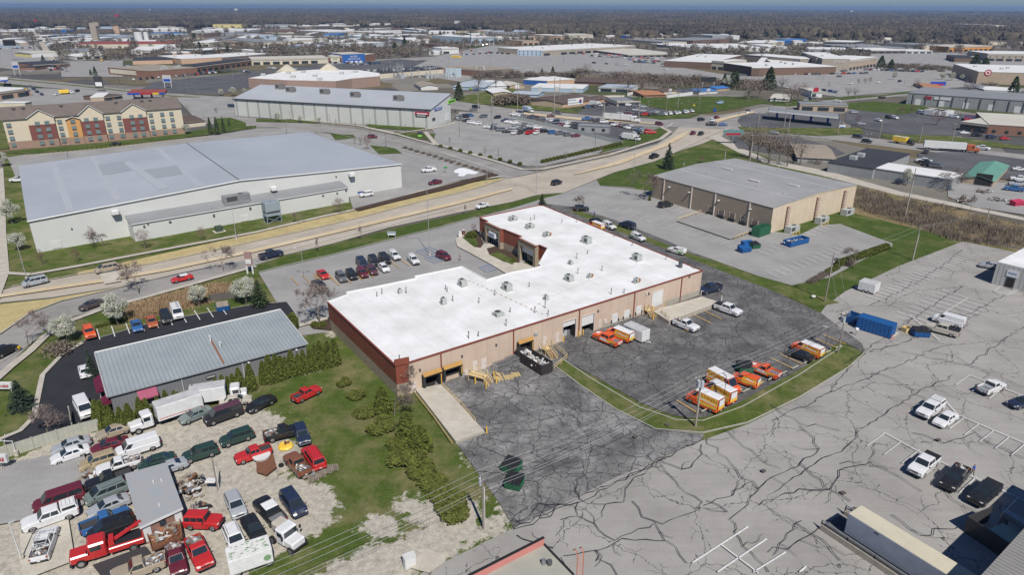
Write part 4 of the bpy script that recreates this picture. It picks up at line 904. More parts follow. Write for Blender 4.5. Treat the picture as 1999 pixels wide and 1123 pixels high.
# MAIN BUILDING (white roof, tan rear, red and stone front)
HM=5.7
RP=[(639,590),(772,714),(797,709),(1371,529),(1062,402),(1052,401),(936,425),(952,432),(946,434),(976,448),(983,448),(1018,462),(1011,465),(1045,482),(1053,479),(1069,486),(1052,516),(1057,520),(1035,526),(1000,532),(950,547),(902,521),(810,540),(812,544),(735,560),(677,571),(678,576)]
Q=[G2(p,HM)for p in RP];ccw=polyarea(Q)>0
main=empty('commercial_building',(0,0,0),0,'long white roofed building with tan rear wall and red and stone front','building')
DOORS={}
W_S=Wall(Q[2],Q[3]);W_W=Wall(Q[0],Q[1])
if(W_S.n.y>0):W_S.n=-W_S.n
def build_main():
 holesS=[]
 R_=W_S.rect
 op=[('dock',(829,762,855,728)),('dock',(868,750,895,714)),('dock',(1012,706,1034,666)),('bay',(1098,664,1124,622)),('bay',(1135,641,1160,611))]
 for k,r in op:
  q=R_(*r);q=(q[0],q[1],0.9 if(k=='dock' and r[0]!=829)else 0.12,q[3]);DOORS[r]=q;holesS.append(q+((5.0,)if k=='bay' else(3.0,)))
 n=len(Q)
 for i in range(n):
  a,b=Q[i],Q[(i+1)%n]
  if not ccw:a,b=b,a
  seg=(RP[i],RP[(i+1)%n])
  if seg[0]==(797,709):tan=MB();wall(tan,a,b,0,HM,m_tanw,holesS);tan.build('tan_wall',main,axis=(1,0))
  elif seg[0]in((1371,529),(1062,402)):tan=MB();wall(tan,a,b,0,HM,m_tanw);tan.build('tan_wall',main,axis=(1,0))
  elif seg[0]in((946,434),(1011,465)):pass
  else:red,stone=MB(),MB();wall(red,a,b,2.2,HM,m_redw);wall(stone,a,b,0,2.2,m_stone);red.build('red_siding',main,axis=(1,0));stone.build('stone_base',main,axis=(1,0))
 rf=MB();rf.poly(Q,HM-0.05,m_wroof);rf.build('roof',main,axis=tuple(W_S.e))
 cp=MB()
 for i in range(n):
  a,b=Q[i],Q[(i+1)%n];d=(b-a);c=(a+b)/2;cp.box((c.x,c.y,HM+.02+.002*(i%3)),(d.length+.1,.26,.22),m_redtrim if RP[i]in((797,709),(639,590),(772,714))else(m_wroof if i>14 else m_redtrim),rz=math.atan2(d.y,d.x))
 cp.build('roof_coping',main)
 g=MB();a,b=Q[1],Q[2];d=b-a;g.box(((a.x+b.x)/2,(a.y+b.y)/2,HM+.5),(d.length+.3,.35,1.0),m_redw,rz=math.atan2(d.y,d.x));g.build('corner_parapet',main,axis=(1,0))
 for x in(860,1002,1131,1239,1331):
  y=709+(x-797)*(529-709)/(1371-797);u,z=W_S.px(x,y+2);g=MB();W_S.slab(g,(u-.09,u+.09,.2,HM-.1),m_redtrim,.1,.16);g.build('downspout',main)
 for r,q in DOORS.items():
  if r[1]-r[3]<33 or r[0]in(1098,1135):continue
  u0,u1,z0,z1=q;g=MB()
  for(a0,a1,b0,b1)in((u0-.45,u0,z0-.2,z1+.1),(u1,u1+.45,z0-.2,z1+.1)):W_S.slab(g,(a0,a1,b0,b1),m_rubber,.3,.6)
  W_S.slab(g,(u0-.45,u1+.45,z1+.1,z1+.45),m_rubber,.3,.6)
  dsh=g.build('dock_shelter',main);g=MB()
  c=W_S.at((u0+u1)/2,z1+.72,.35);g.box(c+Vector((W_S.n.x,W_S.n.y,0))*.2,(u1-u0+.8,.75,.07),m_orange,rz=W_S.rz,rx=.75 if W_S.e.x>0 else-.75);g.build('hood',dsh)
  g=MB();W_S.slab(g,(u1+.2,u1+.32,z0,z1),m_bollard,.62,.03);g.build('yellow_strip',dsh)
 for r in((1098,664,1124,622),(1135,641,1160,611)):
  u0,u1,z0,z1=DOORS[r];g=MB();fr=.28 if r[0]==1098 else.55
  for k in range(3):W_S.slab(g,(u0+.05,u1-.05,z1-(k+1)*(z1-z0)*fr/3+.02,z1-k*(z1-z0)*fr/3),m_wdoor,-.12,.06)
  g.build('rolling_door',main);g=MB()
  for(a0,a1,b0,b1)in((u0-.12,u0,0,z1+.12),(u1,u1+.12,0,z1+.12),(u0,u1,z1,z1+.12)):W_S.slab(g,(a0,a1,b0,b1),m_pink,.05,.1)
  g.build('door_frame',main)
 u0,u1,z0,z1=DOORS[(1098,664,1124,622)]
 rr=random.Random(4)
 for k in range(4):
  c=W_S.at(u0+.6+k*(u1-u0-1)/3.3,.7,-1.2-rr.random());g=MB();hh=rr.uniform(.6,1.5);g.cbox((0,0,hh/2+.1),(.7,.6,hh),rr.choice([m_unit,m_steel,m_boxroof]),.05);g.cyl((.1,0,hh),(.1,0,hh+.3),.2,m_fan,n=8)
  g.build('stored_machine',loc=(c.x,c.y,.08),rz=W_S.rz,label=f'{["low square", "grey", "green grey upright", "pale"][k]} machine stored inside the open rear bay, {["first","second","third","last"][k]} from its left side',cat='machine')
 for k,(r,mm,nm)in enumerate([((923,726,931,704),m_pink,'door'),((939,721,949,699),m_pink,'door'),((803,768,812,746),m_pink,'door'),((1059,677,1067,657),m_pink,'door'),((1084,669,1091,650),m_pink,'door'),((1194,631,1206,611),m_wdoor,'dock_door'),((1217,622,1229,604),m_wdoor,'dock_door'),((1241,614,1252,596),m_wdoor,'dock_door'),((1271,601,1294,565),m_wdoor,'overhead_door'),((1168,640,1174,623),m_pink,'door')]):
  q=R_(*r);g=MB();W_S.slab(g,q,mm,.04,.08)
  d_=g.build(nm,main)
  if nm=='door':g=MB();W_S.slab(g,(q[1]-.2,q[1]-.1,(q[2]+q[3])/2-.1,(q[2]+q[3])/2),m_pipe,.11,.05);g.build('handle',d_)
  if nm=='overhead_door':
   g=MB()
   for kk in range(1,6):W_S.slab(g,(q[0]+.05,q[1]-.05,q[2]+(q[3]-q[2])*kk/6,q[2]+(q[3]-q[2])*kk/6+.04),m_frame,.09,.02)
   g.build('panel_line',d_)
   g=MB();W_S.slab(g,(q[0]-.12,q[0],q[2],q[3]+.1),m_pink,.06,.12);W_S.slab(g,(q[1],q[1]+.12,q[2],q[3]+.1),m_pink,.06,.12);W_S.slab(g,(q[0],q[1],q[3],q[3]+.12),m_pink,.06,.12);g.build('frame',d_)
  if nm=='dock_door':
   for s_ in(q[0]-.25,q[1]+.05):g=MB();W_S.slab(g,(s_,s_+.2,.5,1.1),m_rubber,.1,.2);g.build('bumper',d_)
 for x,y in((819,722),(901,695),(968,673),(1167,607),(1266,573),(1345,540)):
  u,z=W_S.px(x,y);g=MB();g.cbox(W_S.at(u,z,.15),(.3,.3,.35),m_pipe,.04,rz=W_S.rz);g.build('wall_lamp',main)
 for(x0,y0,x1,y1)in((906,735,912,722),(914,733,921,727),(1042,655,1049,647),(1051,684,1056,678),(1178,632,1184,623),(1260,576,1263,570)):
  q=R_(x0,y0,x1,y1);g=MB();W_S.slab(g,q,m_pink if x0<1040 or x0>1051 else m_unit,.12,.22);g.build('electrical_box',main)
 for(u0,u1,zz)in((W_S.px(895,745)[0],W_S.px(925,735)[0],1.0),(W_S.px(1296,600)[0],W_S.L-.1,1.4),(W_S.px(1176,640)[0],W_S.px(1236,622)[0],.9)):g=MB();W_S.slab(g,(u0,u1,0,zz),m_conw,.03,.05);g.build('foundation',main)
 for ia,ib,nm in((8,9,'SUMMERS'),(12,13,'')):
  Wp=Wall(Q[ia],Q[ib]);
  if Wp.n.dot(Vector((-1,-1)))<0:Wp.n=-Wp.n
  L_=Wp.L;g=MB()
  for(a0,a1)in((0,.9),(L_-.9,L_)):g.box(Wp.at((a0+a1)/2,HM/2-.02,-.45),(a1-a0,.9,HM-.04),m_stone,rz=Wp.rz)
  g.box(Wp.at(L_/2,HM-.75,-.452),(L_-1.8,.88,1.42),m_stone,rz=Wp.rz);g.build('stone_portal',main,axis=(1,0))
  g=MB();Wp.slab(g,(.9,L_-.9,2.55,HM-1.46),m_sign,-.75,.1);pn=g.build('portal_panel',main)
  g=MB();Wp.slab(g,(.9,L_-.9,0,2.55),m_dglass,-1.5,.08)
  gl=g.build('entrance_glass',main);g=MB()
  for k in range(6):u=.95+(L_-1.95)*k/5;Wp.slab(g,(u,u+.1,0,2.5),m_frame,-1.43,.08)
  Wp.slab(g,(.95,L_-.95,2.1,2.2),m_frame,-1.42,.07);g.build('mullion',gl)
  if nm:
   g=MB();g.box(Wp.at(L_*.5,3.25,-.2),(3.0,.9,1.3),m_sign,rz=Wp.rz);sg=g.build('box_sign',main)
   g=MB()
   for k in range(2):Wp.slab(g,(L_*.5-1.1,L_*.5+1.1,3.35-k*.4,3.5-k*.4),m_signb,.27,.02)
   g.build('sign_writing',sg)
build_main()
rzM=W_S.rz
U=[((1000,431),(2.0,1.4,1.3),1,'beige twin rooftop unit nearest the north west corner of the white roof'),((1033,446),(2.0,1.4,1.3),1,'beige twin rooftop unit behind the second stone portal'),((1066,462),(1.6,1.3,1.1),2,'rooftop unit with rust stained hood in the middle of the north wing'),((1145,474),(2.6,1.8,1.6),0,'largest grey green rooftop unit on the white roof'),((1243,508),(2.2,1.8,1.5),0,'pale square rooftop unit near the east edge of the white roof'),((1111,548),(2.0,1.5,1.3),0,'silver rooftop unit in the centre of the white roof'),((903,558),(1.9,1.5,1.4),0,'dark fronted rooftop unit at the inner corner of the white roof'),((990,566),(2.2,1.6,1.5),0,'double grey rooftop unit with dark fans mid roof'),((866,594),(1.1,1.1,1.3),0,'small upright grey green rooftop unit on the west wing'),((973,616),(1.9,1.9,.6),0,'low flat square rooftop hatch unit on the west wing'),((781,573),(.8,.8,.9),0,'smallest dark rooftop unit on the west wing'),((1066,586),(1.0,.8,1.0),0,'small pale rooftop unit beside the seam line'),((1150,543),(.8,.7,.9),2,'small brown capped rooftop vent unit by the centre unit'),((1241,553),(1.0,.9,1.1),2,'small brown and grey rooftop exhaust near the rear eave'),((1114,516),(1.2,1.0,.7),0,'round topped rooftop exhaust west of the pale square unit')]
for(p,s,k,lb)in U:hvac(tuple(G(p[0],p[1],HM-.05)),tuple(v*.86 for v in s),rzM+(.0 if k else math.pi/2),lb,'rooftop units on the white roof',k)
for i,(x,y)in enumerate([(736,579),(746,574),(793,573),(873,570),(884,588),(915,661),(934,657),(780,706),(988,637),(996,610),(935,592),(1064,602),(1070,615),(1044,611),(1193,575),(1147,496),(1234,480),(1043,429),(1036,431),(1175,529),(1128,535),(1033,560),(1300,507),(1200,462),(1097,435),(1126,434),(1355,525),(870,566),(966,577),(1126,505),(1218,573)]):
 vent(x,y,HM-.05,.8+(i%3)*.2)
g=MB();p=G(1328,522,HM);g.cyl((0,0,0),(0,0,1.2),.45,m_pipe,n=14);g.cyl((0,0,1.2),(0,0,1.35),.52,m_fan,n=14);g.build('exhaust_stack',loc=p,label='round black exhaust stack at the south east of the white roof',cat='exhaust stack')
for P in([(916,548),(1080,623)],[(1037,605),(1060,588)]):
 a,b=G(*P[0],HM),G(*P[1],HM);d=b-a;n=int(d.length/1.4)
 g=MB();g.strip([a,b],.03,HM-.03,m_unit)
 for k in range(n):c=a+d*(k/n);g.box((c.x,c.y,HM),(.22,.22,.12),m_copper)
 g.build('roof_cable',main)
g=MB();a=[G(*p,HM)for p in[(1045,576),(1080,577),(1150,548),(1240,520),(1243,512)]];g.strip(a,.08,HM-.035,m_boxroof);g.build('roof_conduit',main)
# arena (largest building on the left)
def hz(P0,P1,x,y):return wallhit(P0,P1,x,y)[1]
b0,b1=G2((73,494)),G2((785,366));WA=Wall(b0,b1)
if WA.n.y>0:WA.n=-WA.n
sR,zR=WA.px(467,352);z_l=WA.px(58,431)[1];z_r=WA.px(782,320)[1]
dl=G2((38,324),z_l)-b0;depth=abs(dl.dot(WA.n));nb=-WA.n
arena=empty('arena_building',(0,0,0),0,'huge low white metal arena with pale grey roof beside the main road','building')
g=MB();bl,br=G2((38,324),z_l),G2((600,258),z_r);rm=b0+WA.e*sR;rmb=G2((365,280),zR)
mid0=(rm.x,rm.y)
wall(g,b0,rm,0,(z_l,zR),m_arw);wall(g,rm,b1,0,(zR,z_r),m_arw);wall(g,b1,br,0,z_r,m_arw);wall(g,br,rmb,0,(z_r,zR),m_arw);wall(g,rmb,bl,0,(zR,z_l),m_arw);wall(g,bl,b0,0,z_l,m_arw);g.build('wall',arena,axis=tuple(WA.e))
g=MB();o_=.3
def lift(p,z):return(p.x,p.y,z)
f0,f1,fm=b0+WA.n*o_-WA.e*o_,b1+WA.n*o_+WA.e*o_,rm+WA.n*o_;k0,k1,km=bl-WA.e*o_,br+WA.e*o_,rmb
g.add([lift(f0,z_l+.05),lift(fm,zR+.08),lift(km,zR+.08),lift(k0,z_l+.05)],[(0,1,2,3)],m_arr);g.add([lift(fm,zR+.08),lift(f1,z_r+.05),lift(k1,z_r+.05),lift(km,zR+.08)],[(0,1,2,3)],m_arr)
rf=g.build('roof',arena,axis=tuple(WA.n))
g=MB();g.tube([lift(fm,zR+.12),lift(km,zR+.12)],.16,m_pipe);g.build('ridge_cap',rf)
g=MB();g.tube([lift(f0,z_l-.1),lift(fm,zR-.05),lift(f1,z_r-.1)],.2,m_frame);g.build('fascia',rf)
m_patch=uvmat('darker_roof_sheets',(0.34,0.36,0.375),.5,c2=(0.32,0.34,0.355),ns=.1,ribs=.5,ribdark=.16);m_seam=uvmat('pale_roof_seam',(0.46,0.48,0.505),.5,ribs=.25,ribdark=.25)
def onroof(px,py,L=True):
 d=Vector(ray(px,py));o=Vector((0,0,H));A=Vector(lift(f0,z_l))if L else Vector(lift(f1,z_r));B=Vector(lift(fm,zR));C=Vector(lift(km,zR));n_=(B-A).cross(C-A);t=(A-o).dot(n_)/d.dot(n_);return o+d*t
g=MB()
for P in([(190,322),(248,314),(262,332),(202,343)],[(275,333),(345,323),(358,340),(292,350)],[(240,318),(255,315),(330,368),(312,372)]):
 q=[onroof(*p)+Vector((0,0,.12 if P[0][0]!=240 else.15))for p in P];g.add(q,[(0,1,2,3)],m_patch if P[0][0]!=240 else m_seam)
for P in([(97,318),(110,317),(146,412),(130,414)],[(175,305),(186,304),(240,390),(224,392)],[(300,290),(312,289),(398,362),(384,364)]):
 q=[onroof(*p)+Vector((0,0,.1))for p in P];g.add(q,[(0,1,2,3)],m_seam)
g.build('roof_sheet',rf,axis=tuple(WA.n))
aP=[(265,472),(684,396)];a0,a1=G2(aP[0]),G2(aP[1]);WX=Wall(a0,a1)
if WX.n.y>0:WX.n=-WX.n
dA=max(2.5,abs((a0-b0).dot(WA.n)));WX=Wall(b0+WA.e*(a0-b0).dot(WA.e)+WA.n*dA,b0+WA.e*(a1-b0).dot(WA.e)+WA.n*dA);WX.n=WA.n
hA=WX.px(265,437)[1];hA=max(3.2,min(hA,6.0));hT=hA+1.1
c0,c1=WX.P0-WA.n*dA,WX.P1-WA.n*dA
g=MB();wall(g,WX.P0,WX.P1,0,hA,m_arw);wall(g,WX.P1,c1,0,(hA,hT),m_arw);wall(g,c0,WX.P0,0,(hT,hA),m_arw);g.build('annex_wall',arena,axis=tuple(WA.e))
g=MB();e_=WA.n*.3;g.add([lift(WX.P0+e_-WA.e*.3,hA+.03),lift(WX.P1+e_+WA.e*.3,hA+.03),lift(c1+WA.e*.3,hT+.05),lift(c0-WA.e*.3,hT+.05)],[(0,1,2,3)],m_arr2);ar=g.build('annex_roof',arena,axis=tuple(WA.e))
g=MB();g.tube([lift(WX.P0+e_-WA.e*.3,hA-.02),lift(WX.P1+e_+WA.e*.3,hA-.02)],.12,m_frame);g.build('gutter',ar)
for W_,L_ in((WA,[(103,486,118,469),(139,449,141,445),(655,347,657,343)]),(WX,[(280,445,283,440),(288,440,290,436),(330,436,334,431),(416,424,419,418),(470,433,484,419),(487,410,490,404),(629,384,632,380),(657,380,659,375),(674,374,677,370)])):
 for r in L_:
  q=W_.rect(*r);g=MB();big=(q[1]-q[0])>1.5;W_.slab(g,q,m_frame if big else m_pipe,.08,.14);g.build('door' if big else 'wall_lamp',arena)
for(x,y,sz)in((223,413,1.9),(684,340,1.9),(532,367,1.8)):
 u,z=WA.px(x,y);g=MB();g.cbox(WA.at(u,z,.9),(sz,1.8,1.5),m_boxw,.3,rz=WA.rz);hd=g.build('air_intake_hood',arena);g=MB();g.box(WA.at(u,z-.8,.9),(sz*.8,1.4,.1),m_fan,rz=WA.rz);g.build('louvre',hd)
u,z=WA.px(453,383);c=WX.at((Vector((WA.at(u,0).x,WA.at(u,0).y))-WX.P0).dot(WX.e),hT-.2,-dA*.45);hvac((c.x,c.y,hT-.5),(7.5,2.4,2.2),WA.rz,'long galvanised air handler on the arena annex roof',None,0,m_steel)
c=G(533,434);rt=empty('cooling_tower',(c.x,c.y,0),WA.rz,'tall blue grey cooling tower on steel legs in front of the arena annex','cooling tower');m_ct=mat('cooling_tower_panel',(0.22,0.27,0.30),.5,c2=(0.28,0.33,0.36),ns=2)
g=MB();g.cbox((0,0,4.9),(4.4,3.0,2.6),m_ct,.05);g.build('casing',rt);g=MB();g.cbox((0,0,2.6),(4.4,3.0,.7),m_ct,.05);g.build('basin',rt);g=MB();g.box((0,0,3.3),(4.1,2.7,.9),m_fan);g.build('louvre',rt)
for x in(-2.05,2.05):
 for y in(-1.35,1.35):g=MB();g.box((x,y,1.9),(.18,.18,3.8),m_ct);g.build('leg',rt)
g=MB();g.cyl((-1,0,6.2),(-1,0,6.5),.9,m_ct,n=14);g.cyl((1,0,6.2),(1,0,6.5),.9,m_ct,n=14);g.build('fan',rt);g=MB();g.box((0,-1.4,1.0),(4.2,.1,.1),m_ct,ry=.4);g.box((0,-1.4,1.0),(4.2,.1,.1),m_ct,ry=-.4);g.build('brace',rt)
g=MB();c=G(428,452);g.cbox((0,0,.8),(1.9,1.6,1.6),mat('transformer_green',(0.05,0.08,0.05),.6),.1);g.box((0,0,.05),(3,2.6,.1),m_conc);g.build('ground_transformer',loc=(c.x,c.y,.03),rz=WA.rz,label='dark green ground transformer in front of the arena annex',cat='transformer')
# ribbed warehouse on the right
HW_=7.3;WQ=[G2(p,HW_)for p in[(1275,343),(1510,406),(1673,361),(1435,309)]]
wh=empty('warehouse',(0,0,0),0,'brown ribbed warehouse with low grey roof and row of dock doors','building')
W1,W2=Wall(WQ[0],WQ[1]),Wall(WQ[1],WQ[2])
for W_ in(W1,W2):
 if W_.n.y>0:W_.n=-W_.n
dk=[(1381,424,1393,405),(1401,432,1414,412),(1422,438,1435,418),(1444,444,1457,425),(1466,450,1480,432)]
g=MB();wall(g,WQ[0],WQ[1],0,HW_,m_whw);g.build('ribbed_wall',wh,axis=(1,0));g=MB();wall(g,WQ[1],WQ[2],0,HW_,m_whe);wall(g,WQ[2],WQ[3],0,HW_,m_whe);wall(g,WQ[3],WQ[0],0,HW_,m_whe);g.build('block_wall',wh,axis=(1,0))
g=MB();c=sum(WQ,Vector((0,0)))/4;ex=[c+(q-c)*1.006 for q in WQ];m1,m2=(ex[0]+ex[3])/2,(ex[1]+ex[2])/2;zr=HW_+.9
g.add([(ex[0].x,ex[0].y,HW_),(ex[1].x,ex[1].y,HW_),(m2 .x,m2 .y,zr),(m1 .x,m1 .y,zr)],[(0,1,2,3)],m_whr);g.add([(m1 .x,m1 .y,zr),(m2 .x,m2 .y,zr),(ex[2].x,ex[2].y,HW_),(ex[3].x,ex[3].y,HW_)],[(0,1,2,3)],m_whr)
g.add([(WQ[1].x,WQ[1].y,HW_-.02),(WQ[2].x,WQ[2].y,HW_-.02),(m2 .x,m2 .y,zr-.05)],[(0,1,2)],m_whe);g.add([(WQ[3].x,WQ[3].y,HW_-.02),(WQ[0].x,WQ[0].y,HW_-.02),(m1 .x,m1 .y,zr-.05)],[(0,1,2)],m_whe)
wr=g.build('roof',wh,axis=tuple(W1 .e))
def lerp2(a,b,t):return a+(b-a)*t
g=MB()
for t in(.27,.73):
 a,b=lerp2(ex[0],ex[3],t),lerp2(ex[1],ex[2],t);zz_=HW_+.9*(t/.5 if t<.5 else(1-t)/.5)+.05;g.strip([a,b],.35,zz_,m_boxw)
g.build('white_seam',wr)
for x,y in((1472,353),(1549,362),(1420,330)):c=G(x,y,zr);g=MB();g.cbox((c.x,c.y,zr+.1),(4,1,.4),m_boxroof,.1,rz=W1 .rz);g.build('skylight',wr)
for x,y in((1335,322),(1379,328),(1398,330),(1432,322),(1380,341),(1477,366),(1520,330),(1530,380),(1631,352),(1500,340)):vent(x,y,HW_+.4,.8,'thin vent pipe on the grey warehouse roof',.1,m_unit)['group']='vent pipes on the warehouse roof'
for r in dk:
 q=W1 .rect(*r);q=(q[0],q[1],1.1,q[3]);g=MB();W1 .slab(g,q,mat('brown_dock_door',(0.20,0.165,0.14),.6),.03,.08);d_=g.build('dock_door',wh)
 g=MB();W1 .slab(g,(q[0]-.1,q[1]+.1,.3,1.05),m_rubber,.25,.5);g.build('dock_bumper',d_);g=MB();W1 .slab(g,(q[0]-.15,q[0],1.0,q[3]+.15),m_pink,.06,.1);W1 .slab(g,(q[1],q[1]+.15,1.0,q[3]+.15),m_pink,.06,.1);g.build('frame',d_)
for x in(1297,1351,1397,1464):u,z=W1 .px(x,345+(x-1275)*.268+8);g=MB();W1 .slab(g,(u-.15,u+.15,0,HW_-.3),m_pink,.12,.22);g.build('pilaster',wh)
for x,y in((1308,365),(1347,375),(1404,391),(1466,408)):u,z=W1 .px(x,y);g=MB();g.cbox(W1 .at(u,z,.4),(.5,.8,.3),m_frame,.05,rz=W1 .rz);g.build('wall_lamp',wh)
for x,y in((1538,402),(1596,384),(1649,371)):
 u,z=W2 .px(x,y);g=MB();g.cyl(W2 .at(u,.8,.6),W2 .at(u,z,.6),.5,mat('duct_pink',(0.50,0.37,0.30),.5),n=10)
 for k in range(6):g.cyl(W2 .at(u,1+k*.9,.6),W2 .at(u,1.08+k*.9,.6),.56,m_pink,n=10)
 g.build('exterior_duct',wh)
for i,(x,y)in enumerate(((1545,453),(1603,435),(1653,419))):
 c=G(x,y);rt=hvac((c.x,c.y,.05),(4.2,2.0,1.7),W2 .rz,f'large pale green ground condenser against the cream wall, {["nearest", "middle", "farthest"][i]} of three','ground condensers by the warehouse',1)
 for s_ in range(3):a=c+Vector((W2 .e.x,W2 .e.y,0))*(2.0+s_*.5-(0 if i<2 else 9))+Vector((W2 .n.x,W2 .n.y,0))*(.8+s_*.5)
for i,(x,y)in enumerate([(1560,457),(1554,459),(1547,461),(1616,439),(1610,441),(1604,443)]):
 a=G(x,y);g=MB();g.cyl((0,0,0),(0,0,1.2),.09,m_bollard,n=8);g.build('bollard',loc=(a.x,a.y,.05),label='yellow bollard guarding a ground condenser by the cream warehouse wall',cat='bollard',group='condenser bollards')
patch('dock_apron',[(1320,434),(1382,420),(1470,455),(1440,466),(1425,470)],m_light2)
# grey standing seam shop (left foreground)
shop=empty('metal_building',(0,0,0),0,'grey standing seam metal shop with burgundy awnings behind the hedge','building')
HS=3.6;S0,S1=G2((215,773),HS),G2((596,672),HS);WSh=Wall(S0,S1)
if WSh.n.y>0:WSh.n=-WSh.n
HR=4.7;r0=G2((197,687),HR);dp=abs((r0-S0).dot(WSh.n));nb=-WSh.n
S2,S3=S1+nb*dp,S0+nb*dp;S4,S5=S2+nb*1.0,S3+nb*1.0
g=MB();wall(g,S0,S1,0,HS,m_shw);wall(g,S1,S2,0,(HS,HR),m_shw);wall(g,S2,S3,0,HR,m_shw);wall(g,S3,S0,0,(HR,HS),m_shw);g.build('wall',shop,axis=tuple(WSh.e))
g=MB();e_=WSh.e*.4;ee=WSh.n*.3;g.add([lift(S0-e_+ee,HS),lift(S1+e_+ee,HS),lift(S2+e_,HR+.08),lift(S3-e_,HR+.08)],[(0,1,2,3)],m_shr);g.add([lift(S3-e_,HR+.08),lift(S2+e_,HR+.08),lift(S2+e_+nb*.5,HR-.1),lift(S3-e_+nb*.5,HR-.1)],[(0,1,2,3)],m_boxroof)
sr_=g.build('roof',shop,axis=tuple(WSh.e))
g=MB();g.tube([lift(S0-e_+ee,HS-.08),lift(S1+e_+ee,HS-.08)],.11,m_pipe);g.tube([lift(S3-e_,HR+.1),lift(S0-e_+ee,HS+.02)],.12,m_boxroof);g.tube([lift(S2+e_,HR+.1),lift(S1+e_+ee,HS+.02)],.12,m_boxroof);g.tube([lift(S3-e_,HR+.12),lift(S2+e_,HR+.12)],.13,m_frame);g.build('gutter',sr_)
g=MB();m_rs=mat('rust_streak',(0.24,0.12,0.07),.8)
a,b=G(412,663,4.5),G(437,710,3.75);g.strip([a,b],.35,0,m_rs)
o=g.build('rust_streak',sr_);
for v in o.data.vertices:
 t=(Vector((v.co.x,v.co.y))-S0).dot(nb)/dp;v.co.z=HS+(HR-HS)*t+.07
for(x,y,hh)in((411,666,.9),(430,675,.6)):c=G(x,y,4.4);g=MB();g.cyl((0,0,-.2),(0,0,hh),.12,m_boxw,n=8);g.cyl((0,0,hh),(0,0,hh+.12),.2,m_boxw,n=8);g.build('flue_pipe',loc=c,label='taller white flue pipe with rust streak below' if hh>.8 else 'shorter white flue pipe beside the rusty one',cat='flue')
WEnd=Wall(S3,S0)
if WEnd.n.x>0:WEnd.n=-WEnd.n
def awning(W_,u0,u1,z,pr,m,par):
 a,b=W_.at(u0,z,.02),W_.at(u1,z,.02);c,d=W_.at(u1,z-.9,pr),W_.at(u0,z-.9,pr);g=MB();g.add([a,b,c,d],[(0,1,2,3)],m);g.add([d,c,c-Vector((0,0,.25)),d-Vector((0,0,.25))],[(0,1,2,3)],m);g.add([a,d,d-Vector((0,0,.25)),a-Vector((0,0,1.1))],[(0,1,2,3)],m);g.add([b,c,c-Vector((0,0,.25)),b-Vector((0,0,1.1))],[(0,1,2,3)],m);return g.build('awning',par)
L_=WEnd.L;awning(WEnd,L_*.35,L_*.68,3.4,1.6,m_burg,shop);awning(WEnd,L_*.86,L_*.99,3.3,1.5,m_burg,shop)
q=WSh.px(267,765);awning(WSh,q[0],q[0]+2.7,3.2,1.3,m_pinkaw,shop)
g=MB();WEnd.slab(g,(L_*.4,L_*.64,.1,2.3),m_dglass,.03,.06);g.build('window',shop);g=MB();WEnd.slab(g,(L_*.88,L_*.95,.05,2.2),m_dglass,.03,.06);g.build('door',shop)
for x in(353,477):u,z=WSh.px(x,735);g=MB();WSh.slab(g,(u-.06,u+.06,.1,HS-.1),m_boxroof,.1,.12);g.build('downspout',shop)
for x,y in((373,757),(578,682),(484,703)):u,z=WSh.px(x,y);g=MB();g.cbox(WSh.at(u,min(z,3.0),.2),(.35,.3,.3),m_boxw,.05,rz=WSh.rz);g.build('wall_lamp',shop)
u,z=WSh.px(412,740);g=MB();g.box(WSh.at(u,2.4,.25),(1.5,.15,.5),m_pipe,rz=WSh.rz);sg=g.build('hanging_sign',shop);g=MB();g.box(WSh.at(u,2.4,.34),(1.2,.02,.12),m_boxw,rz=WSh.rz);g.build('sign_writing',sg)
# salvage yard shed
shed=empty('yard_shed',(0,0,0),0,'small flat roofed brick and white shed among the salvage cars','shed');HSh=3.0
SQ=[G2(p,HSh)for p in[(272,1030),(357,991),(325,903),(243,926)]];m_brick=uvmat('red_brick',(0.27,0.13,0.09),.9,c2=(0.20,0.10,0.07),brick=(2.4,(0.30,0.26,0.22)))
m_shroof=mat('patched_grey_roof',(0.30,0.325,0.35),.8,c2=(0.34,0.33,0.32),ns=.6,nd=8)
c=sum(SQ,Vector((0,0)))/4;IN=[c+(q-c)*.93 for q in SQ];g=MB()
for i in range(4):wall(g,IN[i],IN[(i+1)%4],0,HSh-.3,m_brick)
g.build('wall',shed,axis=(1,0));g=MB();g.prism(SQ,HSh-.35,HSh,m_shroof,m_boxw);g.build('roof',shed)
WY=Wall(IN[0],IN[1]);WY.n=WY.n if WY.n.y<0 else-WY.n
for u0 in(.1,WY.L-.9):g=MB();WY.slab(g,(u0,u0+.8,.3,2.4),m_boxw,.03,.05);g.build('panel',shed)
g=MB();WY.slab(g,(WY.L*.42,WY.L*.58,1.2,2.2),m_dglass,.03,.05);g.build('window',shed)
for x,y in((316,940),(311,988),(300,943)):c=G(x,y,HSh);g=MB();g.cyl((0,0,0),(0,0,.35),.09,m_boxw,n=8);g.build('roof_vent',shed,loc=c)
